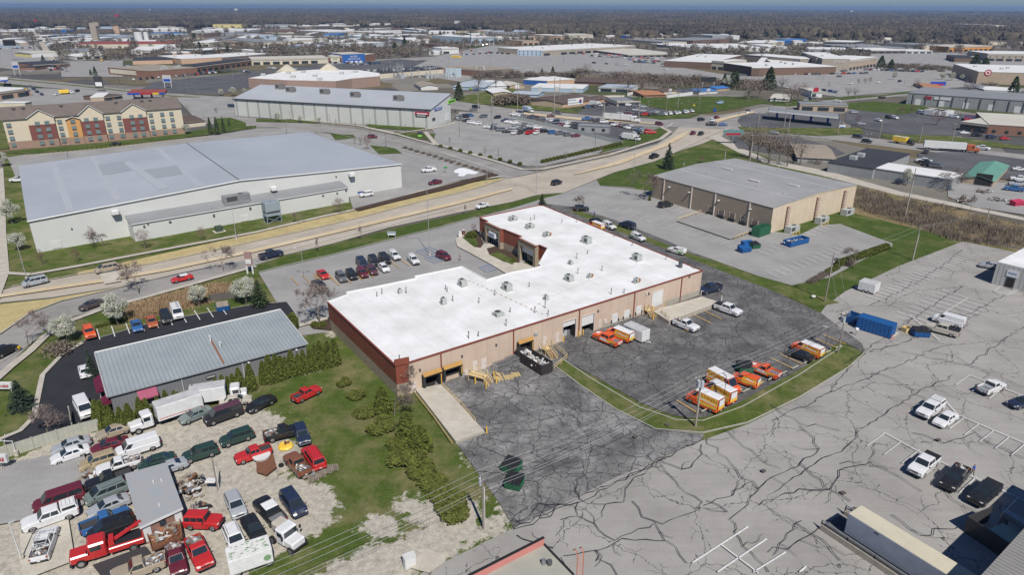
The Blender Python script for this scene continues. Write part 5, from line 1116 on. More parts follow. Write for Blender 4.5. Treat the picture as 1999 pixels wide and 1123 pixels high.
# building at the right edge
HB=5.2;BQ=[G2((1947,513),HB)];d1=(G2((2000,526),HB)-BQ[0]).normalized();d2=Vector((-d1 .y,d1 .x));BQ=[BQ[0],BQ[0]+d1*40,BQ[0]+d1*40+d2*30,BQ[0]+d2*30]
eb=empty('metal_building',(0,0,0),0,'white roofed ribbed metal building cut by the right edge of the photo','building');m_ebw=uvmat('white_grey_ribbed_wall',(0.52,0.51,0.48),.6,ribs=.9,ribdark=.4);m_ebe=uvmat('cream_ribbed_side',(0.56,0.50,0.40),.7,ribs=1.0,ribdark=.1)
g=MB()
for i in range(4):wall(g,BQ[i],BQ[(i+1)%4],0,HB,m_ebw if i==0 else m_ebe)
g.build('wall',eb,axis=tuple(d1));g=MB();g.prism(BQ,HB,HB+.25,m_wroof,m_frame);g.build('roof',eb)
WB=Wall(BQ[0],BQ[1]);WB.n=WB.n if WB.n.y<0 else-WB.n
q=WB.rect(1960,562,1982,545);g=MB();WB.slab(g,q,m_inside,.05,.1);d_=g.build('overhead_door',eb);q2=WB.rect(1964,538,1990,531);g=MB();WB.slab(g,q2,m_sign,.06,.1);sg=g.build('wall_sign',eb);g=MB();WB.slab(g,(q2[0]+.3,q2[1]-.3,(q2[2]+q2[3])/2-.1,(q2[2]+q2[3])/2+.1),m_signb,.12,.02);g.build('sign_writing',sg)
# dock building bottom right (grey ribbed roof) and bottom centre roof
HD=7.5;D0=G2((1918,1123),HD);dd=(G2((2003,1030),HD)-D0).normalized();dn=Vector((dd.y,-dd.x));DQ=[D0-dd*20,D0+dd*28,D0+dd*28+dn*26,D0-dd*20+dn*26]
db=empty('dock_building',(0,0,0),0,'grey ribbed roof building at the bottom right corner','building');m_dbr=uvmat('ribbed_grey_roof',(0.27,0.26,0.24),.55,ribs=.55,ribdark=.55)
g=MB()
for i in range(4):wall(g,DQ[(i+1)%4],DQ[i],0,HD,m_conw)
g.build('wall',db);g=MB();g.prism(DQ,HD,HD+.2,m_dbr,m_trim);g.build('roof',db,axis=tuple(dd))
HC=5.0;CQ=[G2(p,HC)for p in[(915,1137),(1061,1062),(1120,1123),(1250,1260),(1050,1400)]];cb=empty('parapet_building',(0,0,0),0,'flat grey green roof with pink parapet at the bottom centre','building')
m_gr=mat('weathered_flat_roof',(0.37,0.36,0.30),.9,c2=(0.31,0.31,0.27),ns=.5,nd=7);m_par=mat('pink_parapet',(0.55,0.22,0.19),.8,c2=(0.50,0.20,0.17));g=MB()
cc=sum(CQ,Vector((0,0)))/5
for i in range(5):wall(g,CQ[i]if polyarea(CQ)>0 else CQ[(i+1)%5],CQ[(i+1)%5]if polyarea(CQ)>0 else CQ[i],0,HC,m_conw)
g.build('wall',cb);g=MB();g.poly(CQ,HC-.1,m_gr);g.build('roof',cb)
g=MB();a,b=CQ[0],CQ[1];d=b-a;c=(a+b)/2;g.box((c.x,c.y,HC+.35),(d.length,.25,.9),m_par,rz=math.atan2(d.y,d.x));g.box((c.x,c.y,HC+.83),(d.length+.1,.3,.08),m_trim,rz=math.atan2(d.y,d.x));a,b=CQ[1],CQ[2];d=b-a;c=(a+b)/2;g.box((c.x,c.y,HC+.0),(d.length,.2,.12),m_trim,rz=math.atan2(d.y,d.x));g.build('parapet',cb)
c=G(1067,1102,HC);rt=empty('roof_exhaust',c,0,'small twin metal exhaust on the flat bottom roof','exhaust');g=MB();g.cyl((-.3,0,0),(-.3,0,.6),.22,m_steel,n=10);g.build('stack',rt);g=MB();g.cyl((.3,0,0),(.3,0,.45),.28,m_pipe,n=10);g.build('fan',rt)
c=G(1131,1135,2.2);rt=empty('roof_ladder',(c.x,c.y,0),.4,'orange safety cage ladder beside the bottom roof','ladder');m_or=mat('orange_steel',(0.55,0.16,0.07),.6);g=MB()
for x in(-.35,.35):
 g.tube([Vector((x,0,0)),Vector((x,0,5.6)),Vector((x,.5,6.2)),Vector((x,1.0,5.6))],.05,m_or)
for k in range(16):g.cyl((-.35,0,.3+k*.35),(.35,0,.3+k*.35),.03,m_or,n=4)
g.build('rails',rt)
# vehicles in the photo: kind, colour, rear px, front px, label, options
HG='green and white service pickups';WG='orange and yellow wrapped service vehicles'
V=[('sedan','silver',(172,860),(106,880),'silver sedan farthest up the row beside the concrete fence'),('sedan','white',(172,877),(103,900),'white sedan parked just below the silver one near the concrete fence'),('sedan','tan',(255,833),(192,853),'grey beige sedan at the top of the salvage row below the arborvitae'),('sedan','maroon',(246,862),(183,880),'maroon sedan between the beige sedan and the white cargo van'),('van','white',(306,862),(231,886),'white windowless cargo van in the salvage yard',('norear',)),('suv','camo',(222,893),(164,912),'camouflage painted small suv with missing front in the salvage yard'),('regpu','white',(275,897),(188,922),'white single cab pickup wedged beside the camouflage suv',('junk',)),('sedan','green',(338,893),(272,912),'dark green sedan parked behind the yard shed'),('coupe','silver',(356,905),(305,922),'silver hatch coupe half hidden by the yard shed'),('regpu','black',(255,922),(168,952),'old black single cab pickup beside the shed'),('minivan','teal',(247,948),(168,980),'grey green minivan left of the shed',('rails',)),('sedan','silver',(253,973),(172,1006),'silver sedan below the grey green minivan'),('van','maroon',(160,962),(70,992),'long maroon conversion van with dark side windows',('windows','spare')),('crewpu','white',(155,990),(40,1030),'long white extended pickup with white bed cap',('cap','rack')),('regpu','white',(74,1098),(98,1030),'white utility pickup with ladder frame and junk filled bed',('junk','ladder')),('regpu','blue',(160,1035),(250,1000),'dark blue pickup facing right with empty black bed'),('minivan','black',(258,1018),(176,1050),'black minivan behind the red tow truck',('rails',)),('regpu','tan',(315,1094),(225,1126),'black cab pickup with tan bed sides at the bottom edge',('steelbed','junk')),('jeep','red',(372,1020),(424,1022),'bright red two door suv right of the shed'),('regpu','red',(374,1050),(404,1112),'bright red pickup below the red two door suv',('junk',)),('smallpu','maroon',(338,1068),(352,1125),'dark maroon pickup loaded with boxes behind the red trailer',('junk',)),('suv','silver',(450,966),(470,1012),'silver suv with sunroof in the middle of the yard'),('sedan','black',(482,1012),(508,1054),'black sedan right of the white suv'),('suv','white',(449,1033),(468,1078),'white suv with roof rails at the bottom of the yard',('rails',)),('crewpu','black',(547,1022),(508,978),'black pickup with white cab roof and steel bed',('steelbed',),'w'),('minivan','navy',(558,965),(588,1006),'dark navy minivan on the gravel at the edge of the grass'),('bigsuv','red',(627,915),(598,874),'faded red large suv beside the rusty pickup full of planks'),('suv','navy',(582,832),(597,870),'dark navy suv parked above the red large suv'),('regpu','black',(514,854),(590,836),'black pickup with white rusty flatbed at the yard top',('junk',)),('smallpu','red',(530,876),(458,900),'red extended cab pickup with blue tinted bed',()),('suv','green',(424,877),(358,897),'dark green suv with sunroof above the yard pole'),('suv','green',(493,846),(432,866),'darker green suv nearest the black flatbed pickup'),('regpu','rust',(600,928),(562,886),'rusty red old pickup heaped with grey planks',('junk',)),('sedan','black',(534,777),(484,802),'black sedan parked on the grass left of the red pickup'),('smallpu','red',(572,783),(624,758),'red pickup with grey hood alone on the grass',()),('van','black',(469,798),(402,822),'dark conversion van with brown roof beside the box trucks',('windows',),'p'),('sedan','teal',(410,800),(353,823),'grey green sedan in front of the left box truck'),('sedan','beige',(431,788),(489,779),'pale beige sedan under the right box truck nose'),('van','white',(155,782),(173,815),'white van on the black drive facing the fence'),('sedan','white',(169,736),(163,714),'white sedan driving up the black drive'),('jeep','orange',(171,643),(179,662),'orange off road vehicle in the first bay of the black lot'),('sedan','blue',(264,628),(270,646),'blue compact sedan in the black lot'),('sedan','copper',(293,620),(300,638),'copper orange sedan in the black lot'),('minivan','black',(320,611),(328,631),'black minivan between the copper sedan and the white ladder van'),('van','white',(340,598),(351,624),'white van with ladder rack in the black lot',('ladder',)),('suv','black',(-8,695),(26,679),'black suv on the frontage road cut by the left edge'),('sedan','brown',(195,590),(161,602),'dark brown sedan on the frontage road by the blossom tree'),('coupe','red',(373,540),(337,548),'red convertible with white soft top on the frontage road',('soft',)),('minivan','tan',(230,521),(188,530),'tan minivan on the main road beside the concrete patch'),('minivan','silver',(92,546),(44,557),'silver blue minivan on the main road by the left lamp post'),('crewpu','navy',(508,502),(550,492),'dark blue pickup driving right on the main road'),('sedan','white',(953,399),(930,405),'white sedan on the main road above the brick corner'),('suv','black',(1076,360),(1097,354),'black suv on the main road left of the driveway mouth'),('crewpu','black',(1269,307),(1285,302),'black pickup on the main road beside the spruce'),('sedan','red',(623,529),(638,544),'bright red sedan at the left end of the front lot row'),('suv','grey',(660,535),(673,550),'grey suv right of the bright red sedan in the front lot'),('suv','black',(680,531),(693,545),'black suv between the grey suv and the maroon car in the lower row'),('suv','maroon',(701,527),(714,541),'maroon suv in the lower row of the front lot'),('suv','plum',(720,522),(733,536),'dark plum suv behind the navy suv in the lower row'),('hatch','white',(743,518),(756,530),'small white hatchback at the right end of the lower row'),('bigsuv','navy',(700,506),(714,522),'navy suv at the left end of the upper row of the front lot'),('bigsuv','black',(724,503),(736,518),'black suv between two dark suvs in the upper row'),('bigsuv','black',(744,499),(758,513),'black suv beside the green and white pickup in the upper row'),('smallpu','white',(761,492),(780,509),'green and white capped pickup left of the other one in the front lot',('greencap',),'',HG),('smallpu','white',(798,500),(817,518),'green and white capped pickup by the blue hatched bays',('greencap',),'',HG),('suv','maroon',(855,496),(877,506),'dark maroon suv beside the lamp post base in the front lot'),('sedan','brown',(614,550),(632,562),'dull brown sedan behind the bare tree in the front lot'),('suv','black',(1122,408),(1148,408),'black suv under the bare tree in the side drive'),('van','white',(1177,447),(1150,437),'orange and yellow wrapped van half hidden behind the white roof edge',('wrap',),'wrap',WG),('smallpu','white',(1178,437),(1201,447),'green and white capped pickup beside the hidden orange van',('greencap',),'',HG),('smallpu','white',(1233,459),(1259,470),'green and white capped pickup in the middle of the side drive',('greencap',),'',HG),('smallpu','white',(1337,495),(1306,486),'green and white capped pickup farthest down the side drive facing left',('greencap',),'',HG),('bigsuv','navy',(1238,444),(1212,436),'navy large suv parked across the grass strip'),('sedan','black',(1161,431),(1170,434),'black car hidden behind the wrapped van'),('minivan','black',(1289,402),(1309,399),'black minivan alone in the warehouse lot'),('crewpu','navy',(1402,560),(1370,568),'dark blue pickup at the rear corner of the white roofed building'),('crewpu','white',(1402,597),(1441,611),'white crew cab pickup with black bed cover beside the raised dock',('tonneau',)),('regpu','white',(1318,626),(1361,643),'white work pickup with open steel bed in the service yard',('steelbed','junk')),('crewpu','orange',(1210,672),(1162,652),'orange pickup with white steel bed beside the wrapped van',('steelbed','orangewrap'),'',WG),('van','white',(1232,663),(1189,645),'orange and yellow wrapped van between the orange pickup and white trailer',('wrap',),'wrap',WG),('hivan','orange',(1388,738),(1437,765),'tall orange wrapped van facing the kerb, taller than its neighbours',('wrap',),'w',WG),('hivan','white',(1425,782),(1380,757),'middle wrapped van with white roof squeezed between two others',('wrap',),'w',WG),('hivan','white',(1403,798),(1348,772),'wrapped van nearest the utility pole with white rear doors',('wrap',),'w',WG),('citivan','orange',(1477,752),(1432,736),'smaller orange wrapped van with orange roof below the green dumpster',('wrap',),'',WG),('regpu','orange',(1520,734),(1466,713),'orange pickup with white steel bed beside the green dumpster',('steelbed','orangewrap'),'',WG),('van','white',(1601,693),(1552,673),'wrapped van with white roof beside the black sedan',('wrap',),'wrap',WG),('sedan','black',(1585,703),(1540,686),'black sedan beside the lone wrapped van'),('van','white',(1880,634),(1824,619),'plain white cargo van above the beige pickup',('norear',)),('crewpu','beige',(1868,651),(1811,636),'beige crew cab pickup with black bed cover',('tonneau',)),('regpu','white',(1918,763),(1952,749),'white pickup with open steel bed among white painted bays',('steelbed',)),('sedan','navy',(2012,785),(1981,790),'dark blue car cut by the right edge'),('crewpu','white',(1833,787),(1799,811),'white pickup with white bed cap beside a white sedan',('cap','rack')),('sedan','white',(1863,809),(1828,831),'white sedan right of the capped white pickup'),('crewpu','white',(1820,894),(1787,922),'white crew cab pickup with black bed cover in the bottom right bays',('tonneau',)),('crewpu','black',(1881,914),(1846,954),'black pickup carrying a lumber board with a man behind',('lumber',)),('crewpu','black',(1943,945),(1900,982),'black pickup with black bed cover nearest the dock building',('tonneau',)),('sedan','silver',(1944,521),(1924,518),'silver car beside the white roofed building at the right edge'),('crewpu','white',(851,330),(823,333),'white service truck with orange rack in the arena lot',('ladder',)),('smallpu','maroon',(859,355),(840,358),'maroon pickup in the arena drive'),('suv','white',(727,378),(703,382),'white suv beside the blue barrels at the arena'),('smallpu','white',(24,352),(44,351),'white pickup peeking out behind the arena corner'),('sedan','black',(231,281),(220,281),'black car behind the arena in the hotel lot'),('suv','maroon',(722,267),(732,267),'dark red suv on the side road'),('minivan','navy',(448,207),(457,207),'dark blue vehicle by the white fitness hall corner'),('minivan','silver',(973,247),(957,242),'silver minivan crossing the dealer lot'),('sedan','lime',(919,173),(926,173),'lime green car beyond the white hall'),('sedan','blue',(927,175),(934,175),'blue car beside the lime green car'),('bigsuv','black',(921,208),(937,209),'black suv on the cross road behind the white hall'),('sedan','grey',(918,214),(931,214),'grey car on the cross road below the black suv'),('crewpu','grey',(1082,219),(1093,220),'grey pickup on the cross road by the leaning pole'),('sedan','maroon',(1068,226),(1084,226),'maroon car on the cross road beside the parked rows'),('bigsuv','black',(1008,220),(1021,220),'black suv behind the blue painted truck'),('crewpu','black',(1379,242),(1399,242),'black pickup crossing the junction'),('sedan','blue',(1403,243),(1420,243),'blue car following the black pickup through the junction'),('suv','white',(1386,236),(1396,234),'white suv waiting at the junction'),('suv','black',(1363,234),(1374,233),'black suv waiting left of the white one at the junction'),('suv','maroon',(1395,231),(1403,229),'dark red suv farthest back at the junction'),('suv','maroon',(1349,262),(1357,258),'dark red suv driving up to the junction'),('suv','black',(1364,263),(1373,259),'black suv beside the red one driving to the junction'),('suv','maroon',(1280,241),(1294,243),'dark red suv left of the junction'),('sedan','silver',(1503,258),(1520,260),'silver car on the cross road below the petrol station'),('suv','black',(1665,266),(1683,268),'black suv on the cross road leading another'),('suv','black',(1683,275),(1701,277),'black suv on the cross road nearer the brown shop'),('minivan','brown',(1804,300),(1812,293),'dark minivan beside the semi trailer'),('crewpu','white',(1908,287),(1929,290),'white pickup following the orange semi'),('sedan','white',(1629,196),(1640,197),'white car on the road to the mall'),('suv','silver',(1664,219),(1670,219),'small silver suv in the dark lot by the station'),('sedan','silver',(1672,241),(1690,242),'silver car in the dark lot right of the station'),('sedan','white',(1707,233),(1722,236),'white car parked at the dark lot island'),('crewpu','white',(1738,228),(1750,230),'white pickup parked at the dark lot island'),('suv','black',(1730,228),(1738,230),'black suv beside the white pickup on the island'),('van','white',(1791,218),(1805,221),'white van left of the white trailers'),('van','white',(1805,217),(1816,220),'white van nearest the white trailers'),('van','white',(1850,226),(1873,229),'white van above the red container'),('sedan','white',(1875,259),(1889,259),'white car before the brown brick shop'),('suv','black',(1900,263),(1914,264),'black suv before the brown brick shop'),('suv','navy',(1928,268),(1941,268),'dark suv before the brown brick shop'),('sedan','red',(1952,270),(1970,270),'red car before the brown brick shop'),('crewpu','white',(2002,350),(1978,348),'white pickup beside the green roofed garage'),('crewpu','silver',(2000,360),(1975,358),'silver pickup beside the green roofed garage'),('crewpu','blue',(1993,370),(1967,367),'blue pickup beside the green roofed garage'),('sedan','white',(1984,330),(1996,331),'white car behind the green roofed garage'),('minivan','lightblue',(1412,200),(1398,201),'pale car at the blue roofed house',()),('minivan','white',(1294,135),(1305,136),'white car below the dark brick store'),('sedan','navy',(1340,156),(1354,156),'dark car at the near edge of the mall lot'),('sedan','lightblue',(998,134),(1010,134),'pale blue car alone in the mall lot'),('sedan','navy',(1634,149),(1643,149),'dark car alone in the department store lot'),('sedan','white',(1711,161),(1719,160),'white car driving through the department store lot'),('suv','navy',(1753,159),(1760,158),'dark suv driving beside the planted island'),('sedan','white',(1656,164),(1668,162),'white car beside the row of small red trees'),]
for t in V:
 k,c,a,b,lb=t[:5];o_=tuple(t[5])if len(t)>5 else();rf=t[6]if len(t)>6 else '';gp=t[7]if len(t)>7 else None
 far_=b[1]<340;roofm={'w':m_wwh,'wrap':m_wwh,'p':paint('plum')}.get(rf);z=.95 if k in('van','hivan','crewpu','regpu','bigsuv')else.75
 car(k,'orange' if 'wrap' in o_ else c,a,b,lb,o_,roofm,gp,z=z,simple=2 if far_ else 0)
CN=['white','black','silver','grey','navy','maroon','red','blue','white','black','silver','brown','grey','white']
KN=['sedan','suv','suv','sedan','minivan','crewpu','suv','sedan']
ROWS=[((900,236),(990,260),9,'front row of the dealer lot nearest the white hall',60),((915,228),(1000,234),4,'short row before the white hall',60),((893,232),(912,229),4,'pale kerb beside the hall doors',55),((1003,226),(1122,252),11,'row along the dealer lot fence',62),((1005,252),(1125,268),9,'middle row of the dealer lot',60),((985,238),(1050,252),7,'second row of the dealer lot',62),((1003,262),(1046,262),4,'loose cluster in the dealer lot',60),((1040,231),(1130,247),10,'row outside the dealer fence',62),((1145,235),(1180,240),4,'row behind the sales office',60),((1190,243),(1270,262),12,'row curving round the office lot',62),((1215,270),(1262,259),5,'row at the office lot edge',60),((1140,212),(1185,206),6,'row under the brown roofed hall',70),((1215,205),(1255,211),4,'row before the hip roofed kiosk',60),((1210,226),(1290,226),6,'row behind the parked semi trailer',20),((1300,225),(1350,219),7,'white car row at the used car lot corner',60),((1230,216),(1280,222),5,'row in the used car lot',60),((1155,110),(1220,114),9,'mall lot row before the long store',60),((1165,106),(1280,116),18,'crowded mall lot row near the entrance',60),((1230,117),(1285,121),10,'dense mall lot row nearest the dark brick store',60),((1240,122),(1275,124),7,'lowest mall lot row',60),((1160,124),(1225,128),4,'scattered mall lot row',5),((1020,108),(1140,106),8,'row against the long beige store',15),((1525,138),(1600,136),12,'top row before the department store',55),((1530,142),(1605,141),13,'second row before the department store',55),((1545,146),(1600,146),9,'third row before the department store',55),((1605,137),(1650,140),8,'row at the department store entrance',55),((1625,145),(1690,144),7,'scattered row below the store entrance',10),((1690,137),(1800,141),14,'row along the shrub bank',55),((345,150),(420,143),14,'row before the discount store',60),((380,146),(420,140),8,'second row before the discount store',60),((430,142),(452,138),4,'row by the store islands',60),((262,157),(310,152),5,'row at the discount store side',60),((468,138),(486,143),6,'angled row before the strip mall',60),((525,134),(575,136),6,'row beside the gabled hall',60),((650,124),(740,124),16,'row before the blue fronted store',55),((690,128),(740,125),7,'second row before the blue fronted store',55),((480,92),(640,98),26,'used car yard behind the strip mall',50),((520,98),(620,106),14,'lower used car yard row',50),((560,88),(650,88),14,'upper used car yard row',50),((900,92),(1000,84),16,'glass fronted dealership row',40),((920,100),(990,106),9,'far mall lot row',10),((1000,88),(1100,84),14,'outlet row beyond the long store',30),((1110,85),(1240,83),18,'boulevard row beyond the long store',15),((820,98),(900,104),8,'bank lot row',20),((900,108),(960,104),6,'bus lot row',10),((20,78),(70,84),7,'far left business row',30),((0,96),(60,94),8,'left strip row',30),((88,133),(120,137),5,'brown strip row',10),((100,138),(118,132),4,'brown strip second row',10),((96,122),(114,118),3,'side street row',10),((60,172),(82,186),4,'row beside the beige pub',5),((112,186),(150,180),6,'row around the yellow truck',5),((165,95),(270,98),12,'white showroom row',30),((240,105),(300,112),8,'showroom side row',30),((300,106),(470,104),14,'row behind the strip mall roofs',20),((500,112),(560,110),7,'strip mall back row',20),((1800,316),(1826,328),5,'dark lot beside the black roofed shop',60),((1830,205),(1960,200),0,'',0),((1560,200),(1590,192),4,'row by the bakery',10),((1610,178),(1630,182),3,'red row by the bakery',10),((1580,62),(1700,70),12,'far right boulevard row',20),((1740,80),(1900,84),18,'far plaza row',20),((1820,72),(1980,74),16,'farthest plaza row',20),((1480,64),(1580,60),9,'row beyond the mall roofs',20),((1700,100),(1800,104),8,'row before the plaza shops',15),((1650,252),(1660,254),0,'',0)]
COLW=dict(white='white',black='black',silver='silver',grey='grey',navy='dark blue',maroon='dark red',red='red',blue='blue',brown='brown')
rc=random.Random(11);FARC=[]
KW=dict(sedan='sedan',suv='suv',minivan='minivan',crewpu='pickup')
for(a,b,n,lb,ang)in ROWS:
 if not n:continue
 A,B=G2(a),G2(b);d=(B-A);base=math.atan2(d.y,d.x)
 for i in range(n):
  if n>6 and rc.random()<.08:continue
  t=(i+rc.uniform(-.12,.12))/max(1,n-1);p=A+d*t;c=rc.choice(CN);k=rc.choice(KN);hd=base+R(ang)+(math.pi if rc.random()<.4 else 0)+rc.gauss(0,.03)
  p+=Vector((math.cos(base+math.pi/2),math.sin(base+math.pi/2)))*rc.gauss(0,.5)
  if 'white car' in lb:c='white'
  far2=(a[1]+b[1])/2<155
  FARC.append((p,hd,k,c,lb,far2))
for _ in range(78):
 x,y=rc.uniform(0,1990),rc.uniform(56,108)
 if 780<x<1720 and y>80:continue
 A=G2((x,y));an=rc.uniform(0,3.1);e_=Vector((math.cos(an),math.sin(an)))*rc.uniform(3,5)
 for i in range(rc.randint(3,8)):FARC.append((A+e_*i,an+1.5+rc.gauss(0,.05),rc.choice(KN),rc.choice(CN),'distant business district lots',True))
FM={}
def far_mesh(k,c):
 if(k,c)not in FM:
  g=MB()
  for nm,q in car_meshes(k,()):
   if nm in('body','windshield','rear_window','side_window','wheel','bed_floor'):
    for f,mi_ in zip(q.f,q.m):pass
    o_=len(g.v);g.v+=q.v;g.f+=[tuple(i+o_ for i in f)for f in q.f];g.m+=[g.mi(paint(c)if q.mats[j]in('P','R')else q.mats[j])for j in q.m]
  me=bpy.data.meshes.new(NMN[k]);me.from_pydata([tuple(v)for v in g.v],[],g.f)
  for m in g.mats:me.materials.append(m)
  me.polygons.foreach_set('material_index',g.m);bm=bmesh.new();bm.from_mesh(me);bmesh.ops.recalc_face_normals(bm,faces=bm.faces[:]);bm.to_mesh(me);bm.free();me.update();FM[(k,c)]=me
 return FM[(k,c)]
for(p,hd,k,c,lb,far2)in FARC:
 lab=f'{COLW[c]} {KW[k]} in the {lb}'
 if far2:
  o=bpy.data.objects.new(NMN[k],far_mesh(k,c));col.objects.link(o);o.location=(p.x,p.y,LAY[0]*.5+.08);o.rotation_euler=(0,0,hd);tag(o,lab,CATN[k],'cars parked in the '+lb)
 else:
  rt=empty(NMN[k],(p.x,p.y,LAY[0]*.5+.08),hd,lab,CATN[k],'cars parked in the '+lb)
  for nm,me in make_car(k,c,(),None,2):o=bpy.data.objects.new(nm,me);col.objects.link(o);o.parent=rt
# trucks and trailers
def wheels(par,xs_,hw,r=.5,dual=False):
 for x in xs_:
  for y in(1,-1):
   g=MB();w_=.5 if dual else.28;g.cyl((x,y*(hw-w_),r),(x,y*hw,r),r,m_tyre,n=16);g.cyl((x,y*hw,r),(x,y*(hw+.015),r),r*.6,m_rim,n=12);g.build('wheel',par)
def place(rear,front,z=.9):
 a=G(rear[0],rear[1],z).to_2d();c=G(front[0],front[1],z).to_2d();return(a+c)/2,math.atan2((c-a).y,(c-a).x)
def cab(par,x0,P,L_=2.1,W_=2.1,H_=2.1,hood=1.0,zb=.55):
 g=MB();g.cbox((x0-L_*.3,0,zb+H_*.5),(L_*.7,W_,H_),P,.18);g.cbox((x0+hood*.35,0,zb+.5),(hood+.9,W_*.9,1.0),P,.15);g.build('cab',par)
 g=MB();xf=x0+L_*.05+.012;g.add([(xf,W_*.42,zb+1.1),(xf,-W_*.42,zb+1.1),(xf,-W_*.40,zb+H_-.25),(xf,W_*.40,zb+H_-.25)][::-1],[(0,1,2,3)],m_glass);g.build('windshield',par)
 for y in(1,-1):
  g=MB();g.box((x0-L_*.25,y*(W_/2+.005),zb+1.45),(L_*.42,.03,.6),m_glass);g.build('side_window',par);g=MB();g.cbox((x0+.2,y*(W_/2+.22),zb+1.5),(.12,.25,.5),m_trim,.03);g.build('mirror',par);g=MB();g.cbox((x0+hood*.85+.38,y*W_*.32,zb+.35),(.12,.35,.25),m_head,.03);g.build('headlight',par)
 g=MB();g.cbox((x0+hood*.85+.42,0,zb+.0),(.25,W_,.35),m_trim,.05);g.box((x0+hood*.85+.36,0,zb+.55),(.06,W_*.45,.6),m_trim);g.build('front_bumper',par)
def box_truck(rear,front,label,Lb=6.2,Hb=2.3,P='white',bodym=None,z=1.6,roofm=None,hood=1.0,stripe=None,cat='box truck',grp=None):
 c,rz=place(rear,front,z);rt=empty('box_truck',(c.x,c.y,.1),rz,label,cat,grp);Lt=Lb+2.6+hood
 xb=-Lt/2+Lb/2;bm_=bodym or m_boxw;g=MB();g.cbox((xb,0,1.0+Hb/2),(Lb,2.4,Hb),bm_,.06);g.build('cargo_box',rt)
 g=MB();g.box((xb,0,1.0+Hb+.01),(Lb-.15,2.25,.03),roofm or m_boxroof);g.build('box_roof',rt);g=MB();g.box((0,0,.8),(Lt-.8,1.0,.25),m_under);g.build('chassis',rt)
 if stripe:
  for y in(1,-1):g=MB();g.box((xb,y*1.206,1.4),(Lb*.95,.01,.1),stripe);g.build('stripe',rt)
 g=MB()
 for y in(-.6,.6):g.box((-Lt/2-.01,y,1.0+Hb/2),(.03,1.1,Hb-.2),m_wdoor)
 g.build('rear_door',rt)
 cab(rt,Lt/2-hood-.65,paint(P),hood=hood);wheels(rt,(-Lt/2+1.6,),1.15,.48,True);wheels(rt,(Lt/2-.9-hood*.3,),1.1,.48);return rt
box_truck((367,792),(272,823),'white box truck with long hood and red side stripe, nearer the left edge',Lb=6.4,Hb=2.4,hood=1.6,stripe=paint('red'))
box_truck((388,776),(470,763),'white box truck facing right behind the beige sedan',Lb=5.2,Hb=2.3,hood=.7)
box_truck((1022,212),(1041,216),'blue painted box truck with white cab on the cross road',Lb=6,P='white',bodym=paint('lightblue'));box_truck((1155,202),(1174,204),'small white box truck under the brown roofed hall')
box_truck((1216,266),(1250,270),'white step van box truck at the office lot edge',hood=.5);box_truck((1745,272),(1785,278),'dark truck with yellow side panel on the cross road',P='black',bodym=m_wyel);box_truck((122,180),(138,179),'bright yellow box truck in the pub lot',bodym=m_wyel,roofm=m_wyel)
def semi(rear,front,label,Pk,hitch=True,sleeper=True,z=1.8):
 c,rz=place(rear,front,z);rt=empty('semi_truck',(c.x,c.y,.1),rz,label,'semi truck');Lt=21.5
 g=MB();g.cbox((-2.6,0,2.6),(16.2,2.55,2.8),m_boxw,.05);g.build('trailer',rt);g=MB();g.box((-2.6,0,4.01),(16,2.4,.03),m_boxroof);g.build('trailer_roof',rt);P=paint(Pk)
 g=MB();g.cbox((7.2,0,2.2),(3.0,2.4,2.9),P,.25);g.cbox((9.6,0,1.35),(2.2,2.0,1.3),P,.2);g.build('cab',rt);g=MB();g.box((8.71,0,2.6),(.04,2.0,.8),m_glass);g.build('windshield',rt)
 for y in(1,-1):g=MB();g.box((8.0,y*1.21,2.5),(.9,.03,.7),m_glass);g.build('side_window',rt)
 g=MB();g.box((3,0,.85),(15,.9,.25),m_under);g.build('chassis',rt);wheels(rt,(-9.4,-8.2,4.9,6.1),1.25,.5,True);wheels(rt,(9.8,),1.2,.5)
semi((1177,228),(1250,234),'white semi truck with long white trailer on the cross road','white');semi((1803,284),(1912,291),'orange red semi cab pulling a long white trailer','copper')
c,rz=place((275,1047),(155,1085),1.1);rt=empty('tow_truck',(c.x,c.y,.1),rz,'bright red tow truck with raised boom in the salvage yard','tow truck');P=paint('red');cab(rt,2.0,P,L_=2.6,H_=2.0,hood=1.8)
g=MB();g.cbox((-1.6,0,1.05),(3.6,2.2,.7),P,.08);g.box((-1.6,0,1.42),(3.2,1.5,.05),m_trim);g.build('deck',rt);g=MB();g.box((-1.5,0,2.2),(4.2,.3,.3),P,ry=.42);g.box((-.2,0,1.7),(.5,1.3,.8),P);g.build('boom',rt)
g=MB();g.box((-4.0,0,.8),(1.4,.25,.25),m_trim);g.box((-4.5,0,.8),(.25,1.8,.25),m_rust);g.build('wheel_lift',rt);wheels(rt,(-2.2,),1.12,.5,True);wheels(rt,(3.0,),1.08,.5)
